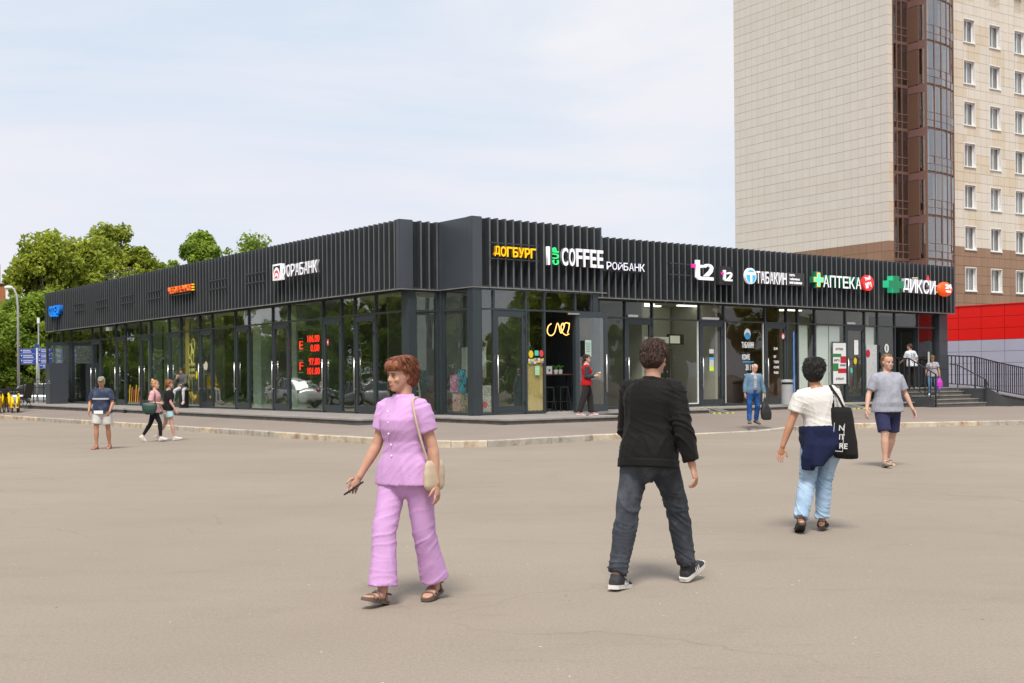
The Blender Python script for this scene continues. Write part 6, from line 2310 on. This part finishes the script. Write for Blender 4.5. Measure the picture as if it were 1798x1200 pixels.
p.shoes(mat('canvas_black', (.025, .025, .028), .8), M_WS, 'sneaker', M_WS)
p.hair(HBR, .010, 'short', 5, 1100, .05)
part('jacket_hem', MB().rings([ring_at(p.T(t), p.fx, p.fy, .17 * p.k * p.w + .040, .115 * p.k * p.w + .040, .125 * p.k * p.w + .040, 24) for t in (-.046, -.038, -.020, -.012)]), BLK, p.root, smooth=True)

# 3 woman in white tee, navy jacket round the waist, tote on the right shoulder
WT = cloth('white_cotton', (.66, .64, .60), .85, vs=5)
LJ = cloth('light_denim', (.30, .42, .56), .9, .15, 5, dirt=(.42, .54, .66), ds=5)
NV = cloth('navy_cloth', (.010, .014, .045), .85, .15, 6)
loc = gp(1445, 934); loc.z = 0
p = Person('woman in a white T shirt and light jeans walking away, navy jacket round her waist', loc, radians(2), 1.66,
           dict(fem=1, w=1.14, skin=SKIN3, spine=(-.13, .06, 1), twist=8,
                thighL=(-.12, .06, -1), shankL=(-.27, -.40, -.9), footL=(.10, .9, -.42),
                thighR=(-.20, .20, -.97), shankR=(-.08, -.04, -1), footR=(.45, 1, .0),
                armL=(-.38, -.02, -.94), foreL=(-.34, .02, -.95), handL=(-.2, .1, -.95), palmL=(.0, -1, .1), thumbL=(1, 0, 0), curlL=.3,
                armR=(.32, -.10, -.94), foreR=(-.05, .75, .62), curlR=1.2,
                head=(-26, -10, 0)), vox=.0075)
p.top('t_shirt', WT, .045, .62, .020, .034, .0, .006, .012)
p.pants('jeans', LJ, [(0, .104), (.3, .100), (.6, .090), (1.0, .080), (1.4, .080), (1.8, .072), (2.0, .072)], 1.95, .06, .016, .005, .020)
p.shoes(mat('sandal_black', (.02, .018, .016), .6), M_BS, 'sandal')
p.hair(HB, .027, 'short', 8, 1300, .06)
def wrap(mb):
    P_ = p
    k = p.k * p.w
    rgs = []
    for t, ex, sh in ((.078, .026, 0), (.05, .036, 0), (.03, .036, 0), (.005, .036, -.012), (-.035, .038, -.04), (-.075, .036, -.075), (-.12, .034, -.115), (-.155, .030, -.14)):
        c = p.T(t) + p.fx * sh - p.fy * (.02 if t < 0 else .0)
        cut = max(0, -t)
        rgs.append(ring_at(c, p.fx, p.fy, (.172 * k + ex) * (1 - cut * 4.2), (.10 * k + ex) * (1 - cut * 3.0), .122 * k + ex + cut * .12, 22, 2.2))
    mb.rings(rgs)
    # sleeve tail hanging low on the left
    mb.tube([p.T(.05) - p.fx * .12 - p.fy * .10, p.T(-.03) - p.fx * .15 - p.fy * .13, p.T(-.11) - p.fx * .20 - p.fy * .12, p.T(-.175) - p.fx * .225 - p.fy * .10],
            [(.06, .04), (.075, .045), (.085, .04), (.06, .025)], 14, ref=(1, 0, 0))
p.garment('waist_jacket', NV, wrap, .006, .010, 8)
RW3 = Matrix.Translation(p.root.location) @ Matrix.Rotation(radians(2), 4, 'Z')
tb = thing('tote_bag', 'black canvas tote bag with white print hanging from the shoulder of the woman in white', 'bag', p.root.location, radians(2))
M_TOTE = cloth('tote_canvas', (.016, .016, .015), .9)
sh = p.J['shR'] + Vector((-.02, -.03, .06))
bt = p.J['shR'] + Vector((.035, -.16, -.19))
mb = MB()
rgs = []
for q, (dz, w, th) in enumerate(((0.04, .095, .014), (-.0, .100, .04), (-.14, .112, .055), (-.28, .120, .065), (-.41, .118, .062), (-.445, .108, .04), (-.455, .08, .02))):
    rgs.append(ring_at(bt + Vector((.012 * q, 0, dz)), Vector((.96, -.28, .0)), Vector((.28, .96, 0)), w, th, th, 20, 3.2))
mb.rings(rgs)
me = remesh(mb, .009, 2, 'bag_body', M_TOTE)
wrinkle(me, .006, 8, 3, (1, 1, .6), .008)
ob('bag_body', me, tb)
for dx in (-.055, .045):
    a0 = bt + Vector((dx * .96 - .01, -dx * .28 - .01, .02))
    part('bag_strap', MB().tube([a0, a0.lerp(sh, .5) + Vector((.0, -.03, 0)), sh + Vector((0, -.055, -.03)), sh + Vector((0, .0, .0)), sh + Vector((.01, .06, -.05)), a0.lerp(sh, .3) + Vector((.02, .07, .0))], [(.013, .004)] * 6, 8, ref=(1, 0, 0)), M_TOTE, tb, smooth=True)
pr_ = ob('print', None, tb, bt + Vector((0, 0, -.34)), rot=(0, 0, radians(-30)))
bpy.data.objects.remove(pr_)
for q, (tx, w_) in enumerate((('N', .05), ('IT', .05), ('RE', .075))):
    me, _ = text_mesh(tx, .052, w_, .003, .02, mat('tote_print', (.6, .6, .58), .8) if q == 0 else bpy.data.materials['tote_print'], 'print_letters')
    ob('print_letters', me, tb, bt + Vector((-.035, -.066 - .004 * q, -.18 - .085 * q)), rot=(0, radians(4), radians(-16)))
fr4 = MB()
for (x0, x1, z0, z1) in ((-.050, -.045, -.36, -.09), (.044, .049, -.36, -.09), (-.050, .049, -.36, -.354)):
    fr4.box(x0, x1, -.078, -.074, z0, z1)
part('print_frame', fr4, bpy.data.materials['tote_print'], tb, loc=bt + Vector((.002, .004, -.02)), rot=(0, radians(5), radians(-16)))

# 4 man in grey tee and navy shorts, right
GT = cloth('grey_melange', (.33, .34, .39), .9, .2, 10, dirt=(.27, .28, .33), ds=12)
NS = cloth('navy_shorts', (.030, .032, .085), .85)
SHORT = [(0, .106), (.3, .106), (.6, .102), (.85, .098), (1.0, .096)]
loc = gp(1558, 820, 0); loc.z = 0
p = Person('heavy set man in a grey T shirt and navy shorts walking towards us', loc, radians(180 + 12), 1.86,
           dict(w=1.18, belly=.035, spine=(0, -.02, 1), skin=SKIN2,
                thighR=(.03, .30, -.95), shankR=(.0, .02, -1), footR=(.12, 1, .2),
                thighL=(-.03, -.16, -.98), shankL=(.0, -.40, -.92), footL=(-.1, 1, -.25),
                armR=(.42, -.04, -.90), foreR=(.30, .30, -.9), curlR=.6,
                armL=(-.40, .06, -.90), foreL=(-.26, .34, -.9), curlL=.6,
                head=(4, -6, 0), brow=HLB), vox=.010)
p.top('t_shirt', GT, -.045, .78, .028, .034, .05, .005, .008)
p.pants('shorts', NS, SHORT, .92, .04, .014, .004, .008)
p.shoes(mat('sandal_grey', (.22, .2, .17), .7), mat('sole_tan', (.3, .25, .18), .8), 'sandal')
p.hair(HLB, .004, 'short', 9, 200, .03)

# 5 old man in denim with a black bag
DJ = cloth('denim_jacket', (.12, .205, .29), .9, .2, 6, dirt=(.18, .28, .37), ds=5)
BJ = cloth('blue_jeans', (.020, .075, .25), .9, .3, 6, dirt=(.05, .15, .40), ds=6)
loc = gp(1322, 745, .19)
p = Person('old balding man in a light denim jacket and blue jeans carrying a black bag', loc, radians(180 + 10), 1.66,
           dict(w=1.12, belly=.02, spine=(-.05, .04, 1), skin=SKIN2,
                thighR=(.06, .12, -.98), shankR=(.03, .02, -1), footR=(.3, 1, .0),
                thighL=(-.06, .02, -1), shankL=(.0, -.30, -.95), footL=(-.3, 1, -.25),
                armR=(.30, .04, -.95), foreR=(.14, .22, -.97), curlR=.8,
                armL=(-.28, -.02, -.95), foreL=(-.16, .22, -.96), curlL=1.6,
                head=(6, -8, -8), brow=HGR), vox=.009)
CK = cloth('check_shirt', (.36, .36, .38), .9, .5, 22)
p.top('shirt', CK, .06, .3, .012, .015, 0, .003, .004)
def open_jacket(mb):
    s = p
    for side in (-1, 1):
        rgs = []
        for (t, rx, yf, yb) in [a for a in s.torso_secs() if a[0] >= -.03]:
            if t > .297: continue
            x, y = s.ax(t)
            kk = s.k * s.w
            e = .032
            n = 16
            rg = []
            # back half to the front opening, a thick curved band
            ang = [radians(-92 + q * (168) / n) for q in range(n + 1)] if side > 0 else [radians(272 - q * (168) / n) for q in range(n + 1)]
            for r_ in (e, e - .020):
                row = [s.T(t) + x * (cos(a) * (rx * kk + r_)) + y * (sin(a) * ((yf if sin(a) > 0 else yb) * kk + r_)) for a in ang]
                rg += row if r_ == e else row[::-1]
            rgs.append(rg)
        mb.rings(rgs)
    for i in 'RL':
        s.limb(mb, s.J['sh' + i], s.J['el' + i], s.J['wr' + i], s.ARM, .026, 0, 1.86)
        mb.ell(s.J['sh' + i], (.066 * s.k,) * 3, 12, 8)
    mb.tube([s.T(.285) - s.fy * .04, s.J['shR']], [.05, .055], 12)
    mb.tube([s.T(.285) - s.fy * .04, s.J['shL']], [.05, .055], 12)
p.garment('denim_jacket', DJ, open_jacket, .004, .008, focus=[(p.J['elR'], .15, 1), (p.J['elL'], .15, 1)])
p.pants('jeans', BJ, JEAN, 1.95, .055, .012, .005, .012)
p.shoes(mat('shoe_brown_grey', (.11, .09, .075), .7), M_BS)
def bald_hair():
    s = p
    mb = MB()
    for sd in (-1, 1):
        mb.ell(s.hp(sd * .070, -.02, .125), (.012, .045, .030), 12, 8, s.HM)
    mb.ell(s.hp(0, -.085, .11), (.055, .02, .04), 12, 8, s.HM)
    me = remesh(mb, .006, 1, 'hair', HGR)
    ob('hair', me, s.root)
bald_hair()
gl = MB()
for sd in (-1, 1):
    gl.tube([p.hp(sd * .030 + .019 * cos(a), .096, .110 + .015 * sin(a)) for a in [2 * pi * q / 12 for q in range(13)]], .0022, 5, cap=False)
    gl.bar(p.hp(sd * .050, .094, .113), p.hp(sd * .076, .0, .110), .0018, 5)
gl.bar(p.hp(-.011, .097, .112), p.hp(.011, .097, .112), .002, 5)
part('glasses', gl, M_BLACK, p.root)
RW5 = Matrix.Translation(p.root.location) @ Matrix.Rotation(radians(190), 4, 'Z')
hpos = RW5 @ (p.J['pcL'])
bg = thing('carrier_bag', 'crumpled black carrier bag hanging from the old man', 'bag', hpos)
mb = MB()
rgs = [ring_at(Vector((.04 * q * .3, 0, z)), Vector((1, .15, 0)), Vector((-.15, 1, 0)), w, th, th, 18, 2.4) for q, (z, w, th) in enumerate(((-.02, .02, .015), (-.12, .05, .03), (-.25, .11, .06), (-.42, .15, .085), (-.58, .14, .08), (-.62, .10, .04)))]
mb.rings(rgs)
me = remesh(mb, .010, 2, 'bag_body', mat('black_bag', (.016, .015, .014), .4))
wrinkle(me, .012, 9, 2, (1, 1, .5), .016)
ob('bag_body', me, bg)
part('bag_handle', MB().tube([(-.015, 0, -.05), (-.02, 0, .0), (0, 0, .03), (.02, 0, 0), (.015, 0, -.05)], .006, 6), mat('black_bag_handle', (.016, .015, .014), .4), bg)

# 6 young woman in a red vest with a cup, by the open coffee door
RV = cloth('red_vest', (.42, .010, .015), .8)
DG = cloth('charcoal_knit', (.045, .045, .05), .9, .3)
BK = cloth('black_trousers', (.028, .025, .024), .9)
loc = gp(1030, 728, .50); loc.z = .46
p = Person('young woman in a red and charcoal varsity jacket holding a paper cup by the door', loc, radians(-92), 1.70,
           dict(fem=1, w=.97, skin=SKIN2, spine=(0, -.02, 1), twist=8,
                thighR=(.03, -.22, -.97), shankR=(.0, -.30, -.95), footR=(.1, 1, -.1),
                thighL=(-.03, .22, -.97), shankL=(.0, .08, -1), footL=(-.1, 1, .12),
                armR=(.12, -.10, -.98), foreR=(-.10, .95, .12), curlR=1.0, palmR=(-1, 0, 0), thumbR=(0, 0, 1),
                armL=(-.12, .15, -.97), foreL=(.10, .97, .15), curlL=1.1, palmL=(1, 0, 0), thumbL=(0, 0, 1),
                head=(0, -8, 0)), vox=.009)
p.top('shirt', WT, .12, .2, .010, .012, 0, .002, .002, collar=True)
p.top('sleeves', DG, .235, 1.85, .012, .024, 0, .004, .007)
p.top('vest', RV, -.035, .12, .030, .016, .03, .004, .006)
p.pants('trousers', BK, BAGGY, 1.95, .055, .012, .005, .009)
p.shoes(mat('shoe_pink', (.55, .25, .28), .6), M_WS, 'sneaker', M_SHB)
p.hair(HBR, .006, 'long', 12, 260, .06)
RW6 = Matrix.Translation(p.root.location) @ Matrix.Rotation(radians(-92), 4, 'Z')
cp = thing('paper_cup', 'kraft paper coffee cup with a pale lid held by the woman in the red vest', 'cup', RW6 @ (p.J['pcL'] + Vector((0, .02, -.02))))
part('cup', MB().tube([(0, 0, -.06), (0, 0, .08)], [.032, .043], 16), mat('kraft_paper', (.42, .26, .13), .8), cp)
part('lid', MB().tube([(0, 0, .08), (0, 0, .095), (0, 0, .10)], [.046, .045, .035], 16), M_WHITE, cp)

# 7 man in printed white tee at the supermarket entrance
def print_mat():
    m = mat('printed_tee', (.62, .64, .66), .9)
    t = m.node_tree
    b = t.nodes['Principled BSDF']
    tc = t.nodes.new('ShaderNodeTexCoord')
    mp = t.nodes.new('ShaderNodeMapping')
    n = t.nodes.new('ShaderNodeTexVoronoi'); n.inputs['Scale'].default_value = 17
    n.feature = 'DISTANCE_TO_EDGE'
    r = t.nodes.new('ShaderNodeValToRGB')
    r.color_ramp.elements[0].position = .10; r.color_ramp.elements[0].color = (0, 0, 0, 1)
    r.color_ramp.elements[1].position = .16
    sp = t.nodes.new('ShaderNodeSeparateXYZ')
    def rng_(out, a, b_):
        x = t.nodes.new('ShaderNodeMath'); x.operation = 'COMPARE'
        x.inputs[1].default_value = (a + b_) / 2; x.inputs[2].default_value = (b_ - a) / 2
        t.links.new(out, x.inputs[0]); return x.outputs[0]
    t.links.new(tc.outputs['Object'], n.inputs['Vector'])
    t.links.new(tc.outputs['Object'], sp.inputs['Vector'])
    t.links.new(n.outputs['Distance'], r.inputs['Fac'])
    m1 = t.nodes.new('ShaderNodeMath'); m1.operation = 'MULTIPLY'
    t.links.new(rng_(sp.outputs['X'], -.13, .13), m1.inputs[0])
    t.links.new(rng_(sp.outputs['Z'], 1.02, 1.42), m1.inputs[1])
    m2 = t.nodes.new('ShaderNodeMath'); m2.operation = 'LESS_THAN'; m2.inputs[1].default_value = 0.02
    t.links.new(sp.outputs['Y'], m2.inputs[0])
    m3 = t.nodes.new('ShaderNodeMath'); m3.operation = 'MULTIPLY'
    t.links.new(m1.outputs[0], m3.inputs[0]); t.links.new(m2.outputs[0], m3.inputs[1])
    m4 = t.nodes.new('ShaderNodeMath'); m4.operation = 'MULTIPLY'
    t.links.new(m3.outputs[0], m4.inputs[0]); t.links.new(r.outputs['Color'], m4.inputs[1])
    mx = t.nodes.new('ShaderNodeMixRGB')
    mx.inputs['Color1'].default_value = (.62, .65, .68, 1); mx.inputs['Color2'].default_value = (.03, .03, .03, 1)
    t.links.new(m4.outputs[0], mx.inputs['Fac'])
    t.links.new(mx.outputs['Color'], b.inputs['Base Color'])
    return m
loc = W(22.7, 1.35, 1.0)
p = Person('man in a white T shirt with black block print stepping into the supermarket doorway', loc, radians(20), 1.80,
           dict(w=1.05, skin=SKIN2, spine=(-.06, .08, 1), twist=10,
                thighR=(.03, .05, -1), shankR=(.02, -.10, -1), thighL=(-.03, .28, -.95), shankL=(0, -.1, -1),
                armR=(.36, -.25, -.9), foreR=(-.05, .25, -.9), curlR=.8, armL=(-.2, .3, -.9), foreL=(-.05, .8, -.4), curlL=.8,
                head=(25, -8, 0), noface=1), vox=.011)
p.top('t_shirt', print_mat(), -.05, .8, .030, .034, .03, .005, .007)
p.pants('trousers', BK, JEAN, 1.95, .055, .012)
p.shoes(mat('shoe_dark', (.03, .03, .03), .7), M_WS)
p.hair(HBR, .006, 'short', 15, 160, .03)

# 8 woman on the steps
GTE = cloth('grey_print_tee', (.40, .38, .40), .9, .55, 24, dirt=(.12, .11, .13), ds=14)
SJ = cloth('stonewash_jeans', (.10, .19, .32), .9, .3, 5, dirt=(.22, .34, .46), ds=4)
loc = W(22.75, .42, .70)
p = Person('woman in a grey patterned T shirt and jeans coming down the steps', loc, radians(160), 1.60,
           dict(fem=1, w=1.12, skin=SKIN3, spine=(.0, .10, 1), twist=6,
                thighR=(.03, .28, -.95), shankR=(0, -.12, -1), footR=(.1, 1, .0),
                thighL=(-.03, .10, -1), shankL=(0, -.20, -.98), footL=(-.1, 1, .0),
                armR=(.34, -.06, -.94), foreR=(.20, .20, -.96), curlR=.8, armL=(-.30, .1, -.94), foreL=(-.15, .35, -.9), curlL=1.3,
                head=(-14, -24, 0)), vox=.010)
p.top('t_shirt', GTE, -.05, .6, .026, .030, .04, .005, .007)
p.pants('jeans', SJ, JEAN, 1.95, .055, .012)
p.shoes(M_SHW, M_WS)
p.hair(HLB, .012, 'pony', 17, 200, .05)
RW8 = Matrix.Translation(p.root.location) @ Matrix.Rotation(radians(160), 4, 'Z')
bg = thing('shopping_bag', 'magenta and violet shopping bag held by the woman on the steps', 'bag', RW8 @ p.J['pcL'])
mb = MB().rings([ring_at(Vector((0, 0, z)), Vector((1, 0, 0)), Vector((0, 1, 0)), w, th, th, 16, 2.4) for z, w, th in ((.0, .02, .015), (-.08, .07, .04), (-.2, .12, .07), (-.36, .12, .07), (-.40, .08, .03))])
me = remesh(mb, .010, 2, 'bag_body', mat('magenta_bag', (.55, .03, .45), .5))
wrinkle(me, .010, 9, 2, (1, 1, .5), .012)
ob('bag_body', me, bg)
part('violet_wrap', MB().tube([(.02, -.02, -.3), (-.02, -.03, -.45), (-.03, -.02, -.62)], [.05, .045, .02], 10), mat('violet_wrap', (.25, .08, .55), .6), bg, smooth=True)

# 9 + 10 boy in black and woman in pink walking right
BT = cloth('black_tee', (.014, .014, .015), .9)
MS = cloth('mint_shorts', (.42, .62, .66), .9)
loc = gp(294, 774, 0); loc.z = 0
p = Person('boy in a black T shirt and mint shorts walking right beside the woman in pink', loc, radians(-68), 1.53,
           dict(w=1.16, skin=SKIN2, spine=(0, .06, 1), twist=8,
                thighL=(-.03, -.12, -.98), shankL=(0, -.52, -.85), footL=(-.1, .85, -.5),
                thighR=(.03, .22, -.97), shankR=(.0, .20, -1), footR=(.1, 1, .15),
                armR=(.22, .02, -.97), foreR=(.05, .50, -.85), curlR=.7, armL=(-.2, -.1, -.97), foreL=(-.1, .6, -.8), curlL=.6,
                head=(-4, -4, 0), brow=HLB), vox=.009)
p.top('t_shirt', BT, -.035, .72, .026, .034, .02, .005, .006)
p.pants('shorts', MS, [(0, .108), (.3, .110), (.6, .112), (1, .11)], .60, .03, .014)
p.shoes(M_SHW, M_WS)
p.hair(HRD if False else hair_mat('hair_ginger_brown', (.20, .085, .03)), .012, 'boy', 21, 260, .045)
loc = gp(270, 776, 0); loc.z = 0
PT = cloth('pink_cotton', (.66, .36, .36), .9)
p = Person('woman with a blond bun in a pink T shirt and black leggings walking right', loc, radians(-84), 1.53,
           dict(fem=1, w=.98, skin=SKIN2, spine=(0, .05, 1), twist=-6,
                thighR=(.03, .42, -.91), shankR=(0, .06, -1), footR=(.1, 1, .14),
                thighL=(-.03, -.28, -.95), shankL=(0, -.52, -.85), footL=(-.1, .8, -.6),
                armR=(.16, -.22, -.96), foreR=(.06, .95, -.05), curlR=1.2, armL=(-.15, .1, -.97), foreL=(-.1, .5, -.85), curlL=.6,
                head=(-2, 0, 0), brow=HLB), vox=.009)
p.top('t_shirt', PT, -.055, .85, .030, .040, .06, .006, .008)
p.pants('leggings', cloth('black_leggings', (.012, .012, .014), .8), SKIN_LEG, 1.9, .05, .006, .002, .003)
p.shoes(M_SHW, M_WS, 'sneaker', M_SHB)
p.hair(HBL, .006, 'bun', 22, 200, .05)
sb_ = thing('shoulder_bag', 'dark green shoulder bag hanging from the woman in pink', 'bag', p.root.location, radians(-84))
GB = mat('green_leather', (.012, .045, .035), .45)
c0 = p.J['shR'] + Vector((.11, -.07, -.38))
me = remesh(MB().rings([ring_at(c0 + Vector((0, 0, z)), Vector((0, 1, 0)), Vector((-1, 0, 0)), w, th, th, 18, 2.6) for z, w, th in ((.13, .17, .02), (.06, .19, .05), (-.03, .18, .065), (-.12, .14, .06), (-.16, .09, .03))]), .009, 2, 'bag_body', GB)
wrinkle(me, .006, 8, 2, (1, 1, .6), .008)
ob('bag_body', me, sb_)
shp = p.J['shR'] + Vector((-.01, 0, .07))
part('bag_strap', MB().tube([c0 + Vector((0, .14, .12)), shp + Vector((.05, .045, -.06)), shp, shp + Vector((.05, -.055, -.06)), c0 + Vector((0, -.14, .12))], .010, 8), GB, sb_, smooth=True)

# 11 man with a cap at the left
loc = gp(179, 789, 0); loc.z = 0
NT = cloth('navy_stripe_tee', (.035, .045, .085), .9, dirt=(.10, .11, .15), ds=5)
p = Person('man with a cap in a navy shirt and white shorts crossing the car park', loc, radians(178), 1.62,
           dict(w=1.12, belly=.02, skin=SKIN3, spine=(0, .03, 1),
                thighR=(.04, .16, -.98), shankR=(0, -.02, -1), thighL=(-.04, -.10, -.98), shankL=(0, -.22, -.97), footL=(-.1, 1, -.1),
                armR=(.34, .08, -.93), foreR=(-.10, .55, -.80), curlR=.8, armL=(-.32, .08, -.93), foreL=(.1, .55, -.80), curlL=.8,
                head=(8, -8, 0)), vox=.010)
p.top('shirt', NT, -.035, .78, .030, .036, .03, .005, .008)
p.pants('shorts', cloth('white_shorts', (.58, .56, .52), .9), [(0, .11), (.3, .112), (.6, .116), (1, .118)], .78, .03, .016)
p.shoes(mat('shoe_rose', (.30, .14, .13), .7), mat('sole_rose', (.3, .12, .11), .7), 'sandal')
p.hair(HGR, .002, 'short', 25, 100, .03)
cp = MB()
f_ = (p.hp(0, 0, 1) - p.hp(0, 0, 0)).length
cp.ell(p.hp(0, -.008, .165), (.084 * f_, .104 * f_, .070 * f_), 20, 10, p.HM)
cp.tube([p.hp(0, .07, .168), p.hp(0, .12, .160), p.hp(0, .155, .150)], [(.062 * f_, .008), (.055 * f_, .007), (.03 * f_, .005)], 12, ref=p.HM @ Vector((1, 0, 0)))
ob('cap', remesh(cp, .008, 2, 'cap', mat('cap_khaki', (.20, .21, .13), .85)), p.root)
part('chest_band', MB().rings([ring_at(p.T(t), p.sx, p.sy, .165 * p.k * p.w + .034, .122 * p.k * p.w + .036, .115 * p.k * p.w + .034, 24) for t in (.150, .158, .168, .176)]), cloth('pale_band', (.40, .41, .44), .9), p.root, smooth=True)
nb_ = thing('notebook', 'pale folded paper held in front by the man with the cap', 'paper', p.root.location + Vector((.02, -.30, .80)))
part('sheet', MB().box(-.10, .10, -.012, .0, 0, .07), M_WHITE, nb_)

# 12 seated young man on the window bench
loc = W(-1.45, 17.65, .46)
p = Person('young man in a grey jacket and white jeans sitting by the cafe window', loc, radians(168), 1.68,
           dict(w=1.02, skin=SKIN2, spine=(.06, .16, 1), pelz=.80,
                thighR=(.22, .93, -.28), shankR=(.16, .02, -1), footR=(.25, 1, -.25), thighL=(-.22, .93, -.28), shankL=(-.02, .02, -1), footL=(-.2, 1, -.25),
                armR=(.20, .40, -.88), foreR=(-.45, .30, .84), curlR=.9, palmR=(0, -1, .2), armL=(-.12, .30, -.94), foreL=(.35, .80, -.30), curlL=.9,
                head=(10, -14, 4)), vox=.010)
p.top('jacket', cloth('grey_bomber', (.10, .098, .095), .8, .25), -.01, 1.85, .034, .030, .0, .006, .010, collar=True)
p.pants('jeans', cloth('white_jeans', (.52, .52, .53), .9), SKIN_LEG, 1.93, .04, .012)
p.shoes(mat('shoe_rose_white', (.50, .34, .36), .6), M_WS, 'sneaker', M_WS)
p.hair(HBR, .010, 'boy', 31, 220, .045)
t = thing('bar_stool', 'dark high stool carrying the seated young man by the cafe window', 'stool', loc + Vector((0, .12, 0)), TH)
part('seat', MB().box(-.20, .20, -.20, .20, .64, .70), M_BLACK, t, bevel=.01)
part('base_panel', MB().box(-.16, .16, -.02, .18, 0, .64), M_BLACK, t)
